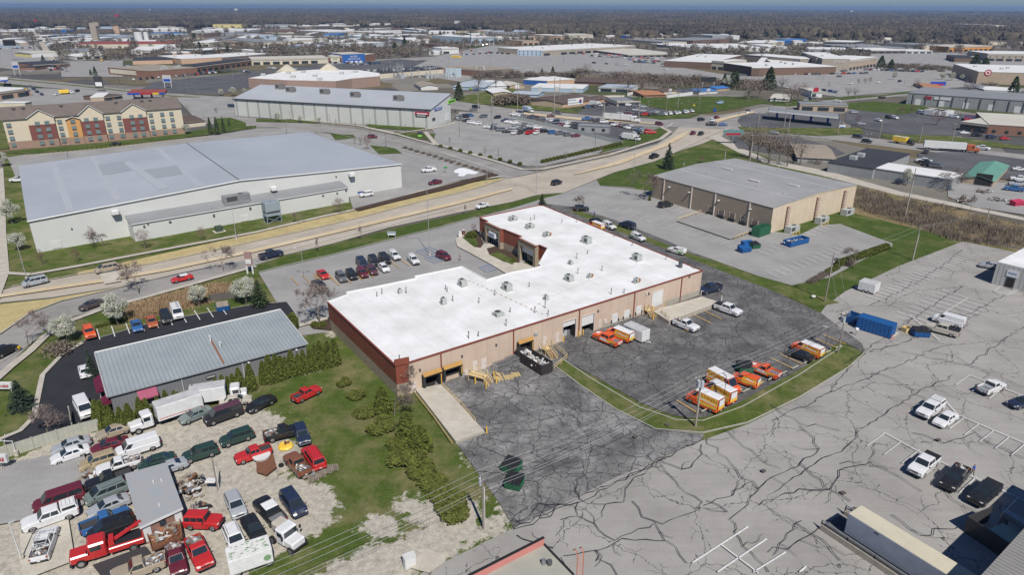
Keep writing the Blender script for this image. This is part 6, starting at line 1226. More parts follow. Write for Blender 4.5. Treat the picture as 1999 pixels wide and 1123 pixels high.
def trailer(pxs,z0,hh,label,m,mr,name='enclosed_trailer',cat='trailer',tongue=None,lines=True):
 q=[G2(p,z0+hh)for p in pxs];c=sum(q,Vector((0,0)))/4;e=(q[1]-q[0]);L_=((q[1]-q[0]).length+(q[2]-q[3]).length)/2;Wd=((q[2]-q[1]).length+(q[3]-q[0]).length)/2;rz=math.atan2(e.y,e.x)
 rt=empty(name,(c.x,c.y,.1),rz,label,cat);g=MB();g.cbox((0,0,z0+hh/2-.1),(L_,Wd,hh),m,.05);g.build('box',rt);g=MB();g.box((0,0,z0+hh-.09),(L_-.1,Wd-.1,.04),mr);g.build('roof',rt)
 if tongue:g=MB();g.box((tongue*(L_/2+.6),.25,.45),(1.4,.1,.1),m_boxw,rz=-.35*tongue);g.box((tongue*(L_/2+.6),-.25,.45),(1.4,.1,.1),m_boxw,rz=.35*tongue);g.build('tongue',rt)
 if lines:
  g=MB()
  for k in range(1,5):g.box((-L_/2+L_*k/5,0,z0+hh/2-.1),(.04,Wd+.02,hh*.92),m_boxroof)
  g.build('seam',rt)
 wheels(rt,(-.45,.45),Wd/2+.05,.35);return rt,L_,Wd
rt,L_,Wd=trailer([(1216,632),(1253,648.5),(1271,643.5),(1234,627)],.45,2.1,'white enclosed trailer with grey roof beside the wrapped van',paint('lightblue')if 0 else m_boxw,m_boxroof,tongue=1);g=MB();g.box((-L_*.25,-Wd/2-.02,1.9),(1.6,.02,.35),m_signb);g.build('lettering',rt)
trailer([(1676,548),(1710,557),(1721,550),(1688,543)],.5,2.0,'small white enclosed trailer beside the grass bank',m_boxw,m_boxroof,tongue=-1)
for i,x in enumerate((1810,1822,1834)):trailer([(x,213+i),(x+14,211+i),(x+24,213+i),(x+10,216+i)],.6,2.8,f'white trailer parked before the long grey store, {["left", "middle", "right"][i]} of three',m_boxw,m_boxroof)
trailer([(1882,224),(1912,226),(1914,233),(1884,231)],.2,2.0,'red painted container in the dark lot',paint('red'),paint('maroon'),name='container',cat='container')
TQ=[(1656,1003),(1840,1150),(1900,1125),(1683,986)]
m_trs=mat('trailer_side_grey',(0.34,0.37,0.44),.5,c2=(0.27,0.30,0.36),ns=.8,nd=8);m_trr=mat('trailer_roof_cream',(0.58,0.53,0.40),.7,c2=(0.50,0.46,0.35),ns=.5,nd=7)
a,b,d_=G2((1656,1003),3.6),G2((1800,1093),3.6),G2((1683,986),3.6);e=(b-a).normalized();rz=math.atan2(e.y,e.x);nn=Vector((-e.y,e.x));Wt=2.6;c=a+e*8.1+nn*Wt/2
rt=empty('semi_trailer',(c.x,c.y,0),rz,'long grey trailer with cream roof backed into the sunken dock','trailer');g=MB();g.cbox((0,0,2.2),(16.2,Wt,2.8),m_trs,.05);g.build('box',rt);g=MB();g.box((0,0,3.61),(16.1,Wt-.05,.04),m_trr);g.build('roof',rt)
g=MB()
for x in(-4.6,3.6):g.box((x,-Wt/2-.01,3.3),(.5,.04,.12),m_trim)
g.build('marker',rt);wheels(rt,(5.2,6.5),1.2,.5,True);g=MB();g.box((-5,0,.5),(.3,1.8,1.0),m_under);g.build('landing_gear',rt)
for i,(off,lb)in enumerate(((-1.1,'nearer'),(Wt+1.1,'farther'))):
 p=a+nn*off-e*2.2;rt=empty('dock_retaining_wall',(p.x,p.y,0),rz,f'{lb} concrete retaining wall with steel guard rail beside the sunken dock','retaining wall');g=MB();g.box((10,0,.45),(20,.3,.9-i*.3),m_conw);g.build('concrete',rt);g=MB();g.cyl((0,0,1.5),(20,0,1.5),.08,m_steel);g.cyl((0,0,1.15),(20,0,1.15),.06,m_trim)
 for k in range(7):g.box((k*3.3,0,1.1),(.1,.1,.9),m_trim)
 g.build('guard_rail',rt)
LAY[0]+=.004;MB().poly([a-e*2.2+nn*Wt,a+e*18+nn*(Wt+1),a+e*18-nn*1,a-e*2.2-nn*.9],LAY[0]+.02,m_blackfar).build('dock_floor',kind='structure')
m_scr2=mat('dark_screen_panel',(0.05,0.05,0.052),.6);A=G(1880,1040);e2=G(1990,1115)-A;e2 .normalize();rz=math.atan2(e2 .y,e2 .x)
rt=empty('equipment_enclosure',A,rz,'dark steel screen enclosing pale green equipment beside the dock building','enclosure');g=MB();g.box((5,0,1.2),(10,.1,2.4),m_scr2);g.box((0,2.2,1.2),(.1,4.4,2.4),m_scr2);g.build('screen',rt);g=MB();g.cbox((3.6,2.2,1.1),(3.2,2.6,1.5),mat('pale_green_unit',(0.38,0.45,0.36),.6),.06);g.build('compactor',rt)
g=MB();g.cbox((6,4.6,2.4),(9,.9,.9),m_steel,.1);g.cyl((1.5,4.6,0),(1.5,4.6,2.6),.45,m_steel,n=12);g.build('duct',rt);g=MB();g.cbox((1.0,1.0,.6),(.8,.8,1.0),m_wyel,.1);g.build('yellow_motor',rt)
def flat(pxs,label,m,z=.7,name='flatbed_trailer',load=0,th=.12,rails=.0,cat='trailer'):
 q=[G2(p,z)for p in pxs];c=sum(q,Vector((0,0)))/len(q);rt=empty(name,(c.x,c.y,.1),0,label,cat);ql=[p-c for p in q];g=MB();g.prism(ql,z-th,z,m);g.build('deck',rt)
 if rails:
  g=MB()
  for i in range(len(ql)):a,b=ql[i],ql[(i+1)%len(ql)];d=b-a;mm=(a+b)/2;g.box((mm.x,mm.y,z+rails/2),(d.length,.08,rails),m_rust,rz=math.atan2(d.y,d.x))
  g.build('side_board',rt)
 g=MB();d=ql[1]-ql[0];g.box((0,0,z*.5),(max(1,d.length*.6),.8,z*.6),m_under,rz=math.atan2(d.y,d.x));g.build('axle',rt);rr=random.Random(len(label))
 if load:
  g=MB()
  for k in range(load):s,t=rr.uniform(.12,.88),rr.uniform(.12,.88);p=lerp2(lerp2(ql[0],ql[1],s),lerp2(ql[3],ql[2],s),t);g.box((p.x,p.y,z+rr.uniform(.05,.4)),(rr.uniform(.3,1.4),rr.uniform(.1,.4),rr.uniform(.04,.2)),rr.choice([m_wood,m_rust,m_steel,m_boxw,m_copper]),rz=rr.uniform(0,3.1),ry=rr.uniform(-.3,.3))
  g.build('load',rt)
 return rt
flat([(283,1030),(350,1008),(357,1052),(298,1078)],'rusty red flatbed trailer piled with scrap below the shed',m_rust,1.0,load=50,rails=.35);flat([(181,1105),(283,1068),(294,1082),(200,1130)],'flat black steel deck behind the tow truck',m_scr2,.5)
flat([(500,892),(533,887),(540,912),(520,928),(501,922)],'octagonal brown plank deck trailer',m_rust,.6,th=.2);c=G(511,893,.65);g=MB();g.cyl((0,0,0),(0,0,.35),1.1,m_boxw,r1=1.2,n=16);g.build('fibreglass_tub',loc=c,label='round white tub lying on the brown octagonal deck',cat='tub')
c,rz=place((545,1040),(580,1062),1.0);rt=empty('truck_cab',(c.x,c.y,.1),rz,'white truck cab with detached cream hood shell at the yard bottom','truck cab');cab(rt,.5,paint('white'),hood=1.2);g=MB();g.cbox((-1.9,.6,1.4),(1.8,1.6,1.2),paint('beige'),.2);g.build('shell',rt);wheels(rt,(1.6,),1.1,.5);wheels(rt,(-1.6,),1.1,.5)
c,rz=place((448,1098),(525,1072),1.6);rt=empty('stake_body_box',(c.x,c.y,.1),rz,'white slatted truck body with green leaf lettering at the bottom edge','truck body');g=MB();g.cbox((0,0,1.5),(4.6,2.3,2.0),m_boxw,.05);g.build('box',rt);g=MB()
for k in range(14):g.box((0,-1.1+k*.17,2.53),(4.5,.08,.06),m_boxw)
for k in range(9):g.box((0,-1.17,.7+k*.2),(4.5,.06,.08),m_boxw)
g.build('slats',rt);g=MB();rr=random.Random(2)
for k in range(40):g.box((rr.uniform(-2,2),rr.uniform(-1,1),2.57),(rr.uniform(.15,.5),rr.uniform(.05,.12),.02),mat('faded_green_paint',(.22,.36,.20),.6))
g.cyl((1.7,-1.22,1.4),(1.7,-1.2,1.4),.4,mat('faded_green_paint',(0,0,0)),n=10);g.build('green_graphic',rt);wheels(rt,(-1.5,1.8),1.1,.45)
c=G(890,113);rt=empty('school_bus',(c.x,c.y,.1),.05,'yellow school bus standing in the big lot','bus');g=MB();g.cbox((0,0,1.8),(10.5,2.5,2.4),m_wyel,.2);g.cbox((5.8,0,1.1),(1.6,2.2,1.2),m_wyel,.15);g.build('body',rt);g=MB();g.box((0,-1.26,2.2),(9,.03,.6),m_glass);g.build('side_window',rt);wheels(rt,(-3,4.6),1.2,.5)
c=G(558,874);rt=empty('mower_deck',(c.x,c.y,.1),.4,'yellow mower deck lying on the gravel','mower deck');g=MB();g.cyl((0,0,.1),(0,0,.4),1.1,m_wyel,r1=.9,n=10);g.build('shell',rt);g=MB();g.cyl((0,0,.4),(0,0,.9),.15,m_rust);g.box((.3,.2,.5),(.6,.3,.2),m_rust);g.build('spindle',rt)
for(x,y,lb)in((549,910,'loose black tyre lying by the octagonal deck'),(332,822,'loose black tyre under the left box truck')):g=MB();g.cyl((0,0,0),(0,0,.22),.36,m_tyre,n=16);g.cyl((0,0,.22),(0,0,.225),.18,m_under,n=12);g.build('loose_tyre',loc=G(x,y,.1),label=lb,cat='tyre')
# buildings in the middle and far distance, measured on the photo
FOOT=[]
WC=dict(W=(.62,.62,.60),C=(.60,.54,.42),T=(.42,.33,.24),P=(.56,.38,.26),B=(.24,.13,.09),K=(.17,.11,.08),D=(.05,.055,.06),G=(.30,.31,.31),L=(.38,.48,.56),U=(.03,.12,.38),O=(.62,.28,.07),R=(.42,.05,.03),N=(.05,.16,.11),S=(.36,.31,.25),M=(.20,.17,.15),Y=(.66,.56,.22))
RC=dict(w=(.72,.72,.70),g=(.24,.25,.26),k=(.045,.047,.055),b=(.12,.085,.07),t=(.33,.28,.22),u=(.04,.17,.45),n=(.07,.26,.20),r=(.30,.07,.05),o=(.42,.20,.10),l=(.40,.45,.50),c=(.55,.52,.45),e=(.13,.30,.23))
def WM(k):return uvmat('facade_'+k,WC[k],.8,c2=tuple(v*.9 for v in WC[k]),ns=.15,ribs=4.0,ribdark=.06)
def RMt(k):return mat('roofing_'+k,RC[k],.75,c2=tuple(v*.86 for v in RC[k]),ns=.06,nd=7)
def fb(x0,y0,x1,y1,h,r,wk,rk,fl,label,name='commercial_building',cat='building'):
 P0,P1=G2((x0,y0)),G2((x1,y1));xm,ym=(x0+x1)/2,(y0+y1)/2;hm=min(max(2.8,ztop((xm,ym),ym-h)),30)
 e=(P1-P0).normalized();n=Vector((-e.y,e.x));n=n if n.y>0 else-n;L_=(P1-P0).length
 bk=G2((xm,ym-h-max(r,.4)),hm);dp=min(max(6.0,abs((bk-(P0+P1)/2).dot(n))),160)
 c=(P0+P1)/2;rt=empty(name,(c.x,c.y,0),math.atan2(e.y,e.x),label,cat);hl=L_/2;s=1 if Vector((-math.sin(rt.rotation_euler.z),math.cos(rt.rotation_euler.z))).dot(n)>0 else-1
 D=dp*s;FOOT.append((c+n*dp/2,max(L_,dp)*.55));cs=[(-hl,0),(hl,0),(hl,D),(-hl,D)];w_=MB();r_=MB();W_,R_=WM(wk),RMt(rk)
 hw_=hm if not set('gG')&set(fl)else hm*.7
 for i in range(4):a,b=cs[i],cs[(i+1)%4];w_.quad((a[0],a[1],0),(b[0],b[1],0),(b[0],b[1],hw_),(a[0],a[1],hw_),W_)
 if 'g' in fl:
  w_.add([(-hl,0,hw_),(-hl,D,hw_),(-hl,D/2,hm)],[(0,1,2)],W_).add([(hl,0,hw_),(hl,D,hw_),(hl,D/2,hm)],[(0,1,2)],W_);o_=.5
  r_.add([(-hl-o_,-o_*s,hw_-.1),(hl+o_,-o_*s,hw_-.1),(hl+o_,D/2,hm+.1),(-hl-o_,D/2,hm+.1),(hl+o_,D+o_*s,hw_-.1),(-hl-o_,D+o_*s,hw_-.1)],[(0,1,2,3),(3,2,4,5)],R_)
 elif 'G' in fl:
  w_.add([(-hl,0,hw_),(hl,0,hw_),(0,0,hm)],[(0,1,2)],W_);o_=.5
  r_.add([(-hl-o_,-o_*s,hw_-.1),(0,-o_*s,hm+.1),(0,D,hm+.1),(-hl-o_,D,hw_-.1),(hl+o_,-o_*s,hw_-.1),(hl+o_,D,hw_-.1)],[(0,1,2,3),(1,4,5,2)],R_)
 elif 'h' in fl:r_.add([(-hl-.6,-.6*s,hm*.62),(hl+.6,-.6*s,hm*.62),(hl+.6,D+.6*s,hm*.62),(-hl-.6,D+.6*s,hm*.62),(-hl*.25,D/2,hm),(hl*.25,D/2,hm)],[(0,1,5,4),(1,2,5),(2,3,4,5),(3,0,4)],R_)
 else:
  r_.box((0,D/2,hm+.1),(L_+.4,abs(D)+.4,.3),R_)
 w_.build('wall',rt,axis=(1,0));ro=r_.build('roof',rt)
 rr=random.Random(int(x0*7+y0));ys=-.12*s
 if 's' in fl:
  k=max(2,min(12,int(L_/9)))
  for i in range(k):
   if rr.random()<.12:continue
   u=-hl+(i+.5)*L_/k;g=MB();g.box((u,ys,min(1.7,hm*.35)),(L_/k*.7,.1,min(2.8,hm*.5)),m_dglass);g.build('window',rt)
  g=MB();g.box((0,ys*2,hm*.86),(L_+.2,.3,hm*.12),mat('fascia_band',(.5,.47,.4),.7));g.build('fascia',rt)
 if 'd' in fl:
  k=max(1,min(8,int(L_/12)))
  for i in range(k):u=-hl+(i+.5)*L_/k;g=MB();g.box((u,ys,1.9),(3.2,.1,3.6),m_wdoor if wk not in 'WCL' else m_boxroof);g.build('overhead_door',rt)
 if 'v' in fl:
  k=max(2,min(10,int(L_/5)));nf=max(1,int(hm/3.4))
  for j in range(nf):
   for i in range(k):u=-hl+(i+.5)*L_/k;g=MB();g.box((u,ys,1.7+j*3.2),(1.5,.1,1.3),m_dglass);g.build('window',rt)
 if 'u' in fl:
  for i in range(max(2,min(9,int(L_/14)))):g=MB();g.cbox((rr.uniform(-.85,.85)*hl,D*rr.uniform(.2,.8),hm+.9),(2.6,2.0,1.5),m_unit,.08);g.build('roof_unit',ro)
 return rt,L_,D,hm,s
FBT="""
213 145 297 153 14 13 Bt u|long brick discount store wall with cream sign band and red lettering at its left end
297 153 380 144 14 4 Bt u|brick discount store front with cream sign band and three glazed entrances
381 142 491 127 12 5 Bk s|brick strip mall wing with dark shop windows right of the discount store
492 127 641 123 11 5 Cc s|cream and brick strip mall wing with small gables
641 123 669 123 14 3 Bc s|brick shop bay with green lettered cream sign
713 121 733 118 14 4 Bc |brick end bay right of the blue store front
740 153 890 141 9 8 Ck u|long cream wall with black flat roof behind the white hall
892 143 936 150 12 12 Mt u|brown stone block building with tan roof left of the tarred lot
937 150 982 146 11 14 Bt |dark brick rear wing beside the tarred lot
1010 108 1059 109 11 4 Lw v|pale blue end of the long flat mall store
1059 109 1240 98 10 9 Sw us|long beige mall store with white roof
1226 112 1330 110 5 12 Mc s|mall entrance wing with lilac grey canopy
1296 131 1388 135 13 16 Kw u|dark brown brick store left half with white roof
1412 137 1480 148 15 20 Kw u|dark brown brick store right half with white roof
1388 135 1412 137 17 6 Cw s|cream entrance pavilion between the dark brick walls
1479 149 1496 126 15 2 Kw |brick side wall wing at the right end of the dark store
1352 87 1425 83 8 6 Kg |long red brown mall wall with flat grey roof
1390 79 1426 78 10 3 Gl |grey blue cinema block behind the mall
1427 78 1443 78 9 3 Ww |white cinema sign block
1293 89 1340 88 7 7 Cg |cream mall wall with grey roof
1340 97 1400 96 5 8 Gw u|low white roofed mall section with skylights
1400 100 1500 100 6 9 Ww u|large white roofed mall section left of the department store
1440 90 1500 92 8 5 Cw s|cream mall wall with red brick windows
1506 131 1560 132 9 9 Tw |beige loading wing of the department store
1560 130 1602 128 15 12 Sw u|dark beige middle wall of the department store
1602 137 1656 138 23 12 Sw u|tall department store front with raised lettering
1656 138 1709 130 20 10 Tw s|sunlit beige side front of the department store
1572 106 1650 108 11 4 Gw u|white mechanical penthouse on the department store roof
1500 100 1536 100 9 5 Ww |white mall block left of the penthouse
1905 163 2060 168 24 14 Tw u|beige red bullseye store with white roof at the right edge
1768 203 2010 222 23 14 Gg d|very long grey hall with faded sign panels
1872 255 1925 262 18 14 Kc s|dark fronted brown shop with cream roof, left part
1926 262 2080 272 20 22 Bc v|brown brick shop with cream roof, right part
1560 216 1653 219 14 4 Tg s|tan petrol station shop with domed gables
1878 358 1936 366 18 34 Te G|green roofed tan garage with open dark doorway
1614 336 1701 350 20 38 Gk u|grey block shop with black flat roof
1703 348 1852 372 21 14 Gw |grey block wing with white roof
1556 316 1630 320 14 26 Gt g|house with large tan shingle roof beside the trees
1038 206 1097 211 14 16 Tb G|brown roofed tan hall with shield sign
1098 211 1152 204 12 18 Pb g|tan side wing of the brown roofed hall
1152 204 1188 196 9 9 Pb g|small tan wing at the end of the brown roofed hall
1037 178 1138 181 7 9 Lw d|low pale blue storage building with white roof
1022 164 1068 167 9 8 Uw |bright blue fronted shop with white roof
1068 167 1122 163 9 8 Pw |pink walled shop beside the blue fronted one
995 173 1024 172 9 7 Tc Gd|small tan shed with white garage door
1168 178 1229 181 8 7 Wl ds|white service garage with blue and red bands
1120 163 1196 167 6 9 Kb g|low brown roofed building behind the white garage
1121 152 1190 156 9 5 Tg |long grey tan flat building by the tree line
1204 207 1250 206 9 12 Cg hs|small hip roofed kiosk in the used car lot
1256 191 1299 190 8 10 Bo g|brick house with orange brown roof
1295 184 1320 182 7 8 Cb gd|cream garage with brown roof beside the brick house
1364 184 1400 182 7 7 Wu gd|white garage with bright blue roof
1398 178 1424 176 6 7 Tu g|small house with bright blue roof behind the garage
1503 197 1538 199 8 10 Wc gv|small pale blue white house under the big trees
1583 190 1604 190 12 7 Wc s|white corner shop with red round sign
884 174 945 176 8 14 Ll gd|pale blue shed complex with white roof
945 173 990 172 7 12 Ww g|white shed right of the blue shed complex
963 187 1000 186 7 9 Tw G|tan gabled shed with white roof
1000 188 1050 190 6 8 Ll g|grey blue roofed shed behind the big bush
822 176 855 175 10 8 Wt G|white gabled house with tan roof behind the hall
1128 258 1188 261 13 2 Gg v|long grey office trailer inside the dealer lot
0 196 62 187 16 28 Pw s|peach pub with white flat roof and round wall emblem
178 199 204 198 9 8 Tw |tan station shop with white roof left of the colourful canopy
204 198 240 193 8 8 Kb s|brown fronted station shop wing
0 213 14 210 12 10 Cw |corner of a cream building at the left edge
358 250 402 245 14 15 Cb g|low cream wing with brown roof beside the hotel
36 137 66 133 4 6 Bk s|brown brick office with flat dark roof, left
66 134 138 130 8 6 Bk s|brown brick office with flat dark roof, right
32 108 62 112 8 9 Wc |white roofed block at the left strip
62 112 82 111 6 4 Yk |yellow green flat office
140 94 333 93 8 5 Cr d|long tan warehouse with red edged roof and many bays
145 108 204 106 6 7 Cg |cream hall with grey roof behind the canopy
148 116 214 113 6 5 Ww s|white canopied shop with green sign
258 108 312 107 10 7 Ww s|white car showroom with black lettering
305 98 353 97 7 4 Ww d|white workshop right of the showroom
260 126 338 124 8 6 Pk |peach block with dark flat roof
332 112 382 110 8 3 Pw v|pink office block with square windows
355 125 434 121 10 8 Pw u|peach warehouse with cream roof
436 120 528 112 8 7 Mw u|dark grey shop row with white roof
398 105 461 101 7 4 Dw |black fronted showroom with white roof
495 107 515 106 8 4 Ww |white building with red edge
430 84 510 92 9 6 Cg |cream walled warehouse with grey roof
512 86 572 82 6 4 Cl |cream wall with pale roof left of the yard
503 77 558 76 6 6 Ll G|pale blue arched hall
573 84 640 80 5 4 Cw |cream long store behind the car yard
410 54 472 54 7 1 Yt |yellow tan windowless hall before the woods
300 62 366 61 4 4 Ww |low white warehouse on the far left, first in line
380 63 486 63 4 5 Ww |longest low white warehouse on the far left
428 69 492 68 2 4 Gg |dark grey roofed shed by the white warehouse
330 68 366 67 3 3 Lu |pale blue shed near the yellow field
363 43 379 42 4 1 Ww v|small white office in the far woods
388 42 462 40 4 1 Ww v|long white office in the far woods
510 47 556 46 6 2 Cw v|cream gabled hotel far away
530 53 594 51 4 2 Wg |white long shed right of the far hotel
578 62 640 66 4 5 Tw d|white roofed tan warehouse left of the blue roofed shed
628 70 658 70 3 5 Lu g|far shed with bright blue roof
652 72 700 74 5 4 Lw G|pale grey gabled hall beside the blue roofed shed
660 93 708 94 8 5 Ww s|white car showroom with glass corner
708 94 736 92 9 3 Ls s|pale blue fronted showroom wing
600 96 652 94 5 5 Ll s|low pale blue showroom
604 84 652 86 4 5 Ww |white flat warehouse behind the pale blue showroom
700 64 736 66 4 4 Ww |white shed in the far middle
745 72 780 73 4 4 Ww h|white dome roofed hall
728 103 776 101 6 7 Kb h|dark brown roofed restaurant
762 80 800 79 4 2 Ww |low white shop behind the restaurant
800 86 852 85 7 6 Ww v|large white blue dealership hall
863 105 896 104 11 3 Ws s|white and red striped corner shop
838 107 858 107 5 4 Ww |small drive through canopy building
866 96 902 95 6 6 Bb |dark brown brick hall with red trim
600 53 690 51 2 3 Cw |low white far store, left
680 50 780 48 3 2 Ww |low white far store, right
836 66 890 66 3 4 Ww |white far workshop
835 76 905 74 3 4 Tt |tan long store behind the dealership
945 66 1016 67 5 4 Gl v|grey blue flat office
920 84 972 82 11 6 Ls s|glass fronted dealership with white arch
1020 88 1052 87 8 3 Pt s|tan stucco restaurant
972 80 1015 79 6 2 Ww s|white outlet row
1015 78 1066 78 6 2 Pt s|peach outlet store
1080 77 1108 76 8 3 Pw s|orange pink store with red tower
1110 77 1158 77 9 3 Cc s|beige tall store row
1140 66 1195 66 4 2 Rw s|red and white banded strip
1198 66 1265 65 3 2 Ro s|strip with long orange red roof
1240 75 1262 74 6 2 Us |blue and white store
1340 68 1440 68 4 3 Nn |long green roofed shopping row
1375 62 1456 61 4 2 Ww s|white and red store with blue and yellow front
1328 52 1358 53 4 1 Ww |white hillside building in the far woods
1510 87 1542 88 8 5 Uu |blue roofed store beside the white box
1540 87 1548 88 9 2 Ww |white box shop end
1555 90 1580 91 7 3 Ww |white low store with trees in front
1607 89 1663 91 9 3 Ds v|dark glass office row
1525 74 1562 74 4 5 Cn h|green roofed building left of the mall
1598 70 1612 70 3 3 Tn h|small green roofed building right of the mall
1690 99 1790 98 5 9 Gg u|huge grey flat roofed plaza building
1795 99 1850 98 11 5 Cg |cream plaza wall with dark streaks
1850 101 1938 99 10 5 Oc s|orange tan plaza wall with poster sign
1700 104 1768 104 6 5 Ks s|dark shop fronts with white roof in the plaza
1768 104 1820 104 5 3 Ww s|white cornered shop by the plaza
1710 83 1750 84 3 6 Ww n|white and green trimmed store
1763 75 1800 75 2 3 Ro s|orange red trimmed restaurant
1640 73 1700 74 5 4 Wg |grey white store row
1940 61 1963 61 12 3 Cc v|cream condo tower in the far woods
1925 119 2050 121 15 5 Ss v|stone fronted mall wing with arched windows at the right
1862 121 1900 122 9 5 Kk |dark brown low building behind the shrubs
1892 116 1930 118 6 5 Cc s|cream canopied bank behind the big evergreens
1808 177 1842 178 8 9 To g|orange brown roofed restaurant by the billboard
1885 180 1918 182 11 8 Gg G|grey shingled house gable behind the long hall
1920 183 1990 186 7 8 Ww |white flat roofs behind the long hall
1845 182 1900 184 5 3 Ok |orange edged low shop behind the long hall
0 62 58 59 4 4 Ww d|white far left warehouse, back row
0 74 42 72 4 4 Tg d|tan and dark far left warehouse, second row
0 84 50 82 4 4 Ww |white far left shed, third row
0 95 40 93 6 4 Ll d|pale blue far left shed, front row
106 63 135 63 4 1 Uu |royal blue far warehouse
136 62 218 62 4 2 Kb |long dark red brown far warehouse
130 57 222 56 3 2 Ll |long pale grey far warehouse
100 70 174 72 3 3 Gl |grey green far shed
120 81 146 80 4 3 Cc G|cream curved roof far shed
146 80 190 76 4 3 Ww |white far shed by the mast
232 74 262 73 4 3 Ll |pale far building by the silos
1500 60 1600 58 1 2 Tt |far tan roof line before the woods
1870 64 1910 64 2 1 Ww |white canopy row far right
1850 71 1872 71 6 2 Wc |pale corner block far right
1900 78 1980 79 5 3 Gg |grey blue stores far right
1920 88 1978 87 5 3 Cc |cream low store row far right
"""
FBO={}
for ln in FBT.strip().split('\n'):
 a,lb=ln.split('|');t=a.split();nums=list(map(float,t[:6]));key=t[6];fl=t[7]if len(t)>7 else ''
 rk=key[1]if key[1]in RC else 'w'
 if key[1]=='s':fl+='s'
 o_=fb(*nums,key[0],rk,fl,lb);FBO[(nums[0],nums[1])]=o_
rb=random.Random(31);FP=[((float(l.split()[0])+float(l.split()[2]))/2,float(l.split()[1]))for l in FBT.strip().split('\n')];nf_=0
for _ in range(2500):
 if nf_>=170:break
 x,y=rb.uniform(-20,2020),rb.choice([rb.uniform(52,70),rb.uniform(60,92)]);w_=rb.uniform(10,34)*(y-14)/60
 if any(abs(x-a)<34*(y-14)/50 and abs(y-b)<4.5 for a,b in FP)or(780<x<1500 and y>80)or(1500<x<1950 and y>84)or(y<62 and x>850 and rb.random()<.8):continue
 FP.append((x,y));nf_+=1;wk,rk=rb.choice(['Ww','Cw','Wg','Cb','Tw','Lw','Gw','Bg','Tb','Ww','Kb','Sw']);adj=dict(W='white',C='cream',T='tan',L='pale blue',G='grey',B='brick',K='dark brown',S='stone coloured')[wk]
 fb(x-w_/2,y,x+w_/2,y-rb.uniform(-.5,.8),rb.uniform(2.5,5)*(y-14)/50,rb.uniform(1.5,4)*(y-14)/50,wk,rk,rb.choice(['g','','s','d','','s','G']),f'small {adj} building in the distant business district')
def fblet(key,text,u0,u1,z0,z1,m,back=None,zb=None):
 rt,L_,D,hm,s=FBO[key];W_=Wall((-L_/2,0),(L_/2,0));W_.n=Vector((0,-s));W_.rz=0
 if back:g=MB();zz=zb or(z0-.3,z1+.3);g.box(((u0+u1)/2*L_-L_/2,-.15*s,(zz[0]+zz[1])/2*1.0),((u1-u0)*L_+1.2,.2,zz[1]-zz[0]),back);g.build('sign_panel',rt)
 if text:lettering(rt,text,W_,(u0*L_,u1*L_,z0,z1),m,off=.3)
mr_=mat('sign_red',(.40,.02,.04),.5);mb_=mat('sign_blue',(.01,.07,.42),.5);mg_=mat('sign_green',(.03,.30,.05),.5);mk_=mat('sign_dark',(.03,.03,.03),.5);mw_=mat('sign_letter_white',(.78,.78,.76),.5);mc_=mat('cream_band',(.66,.60,.47),.7);my_=mat('sign_yellow',(.75,.50,.03),.5);mlime=mat('sign_lime',(.25,.62,.08),.5)
h1=FBO[(213,145)][3];fblet((213,145),'Burlington',.66,.92,h1*.4,h1*.75,mr_,None);rt,L_,D,hm,s=FBO[(213,145)];g=MB();g.box((0,-.12*s,hm*.55),(L_*.9,.1,hm*.6),mc_);g.build('cream_band',rt)
h1=FBO[(297,153)][3];rt,L_,D,hm,s=FBO[(297,153)];g=MB();g.box((-L_*.05,-.12*s,hm*.66),(L_*.8,.1,hm*.45),mc_);g.build('cream_band',rt);fblet((297,153),'Burlington',.36,.6,h1*.5,h1*.85,mr_);fblet((297,153),'BB',.7,.78,h1*.6,h1*.8,mr_)
for k in range(3):g=MB();g.box((-L_*.12+k*L_*.1,-.2*s,hm*.2),(L_*.07,.2,hm*.38),m_dglass);g.build('entrance',rt)
rt,L_,D,hm,s=FBO[(641,123)];g=MB();g.box((0,-.14*s,hm*.6),(L_*.62,.15,hm*.75),mc_);g.build('sign_panel',rt);fblet((641,123),'DOLLAR',.24,.74,hm*.68,hm*.85,mg_);fblet((641,123),'TREE',.35,.65,hm*.45,hm*.63,mg_)
o_=fb(669,123,713,121,17,4,'U','c','','bright blue fronted store with large white lettering');FBO['ross']=o_;hm=o_[3];fblet('ross','ROSS',.36,.66,hm*.62,hm*.82,mw_);fblet('ross','DRESS FOR LESS',.25,.78,hm*.36,hm*.52,mw_)
g=MB();[g.box((o_[1]*(k-1.5)*.2,-.12*o_[4],hm*.1),(o_[1]*.12,.1,hm*.2),mw_)for k in range(4)];g.build('entrance',o_[0])
hm=FBO[(1602,137)][3];fblet((1602,137),'JCPenney',.42,.82,hm*.66,hm*.86,mw_);fblet((1656,138),'JCPenney',.28,.68,hm*.6,hm*.78,mw_)
fblet((258,108),'Showroom'[:0],.3,.5,2,3,mk_);hm=FBO[(1038,206)][3]
fblet((1098,211),'',.2,.7,1.5,4.8,mk_,mw_,(1.2,5.2));fblet((1098,211),'MOVING',.18,.45,3.9,4.6,mb_);rt,L_,D,hm,s=FBO[(1098,211)]
g=MB();c=Vector((L_*.12,-.34*s,3.2));g.box(c+Vector((0,0,.5)),(2.2,.08,.9),mr_);g.add([c+Vector((-1.1,0,.1)),c+Vector((1.1,0,.1)),c+Vector((.8,0,-1.0)),c+Vector((0,0,-1.5)),c+Vector((-.8,0,-1.0))],[(0,1,2,3,4)],mb_);g.build('shield_emblem',rt)
def disc(par,key,u,z,r,cols):
 rt,L_,D,hm,s=FBO[key]
 g=MB()
 for i,(k,m)in enumerate(cols):c=Vector((-L_/2+u*L_,-(.15+.08*i)*s,z));g.cyl(c,c+Vector((0,-.1*s,0)),r*k,m,n=20)
 g.build('emblem',rt)
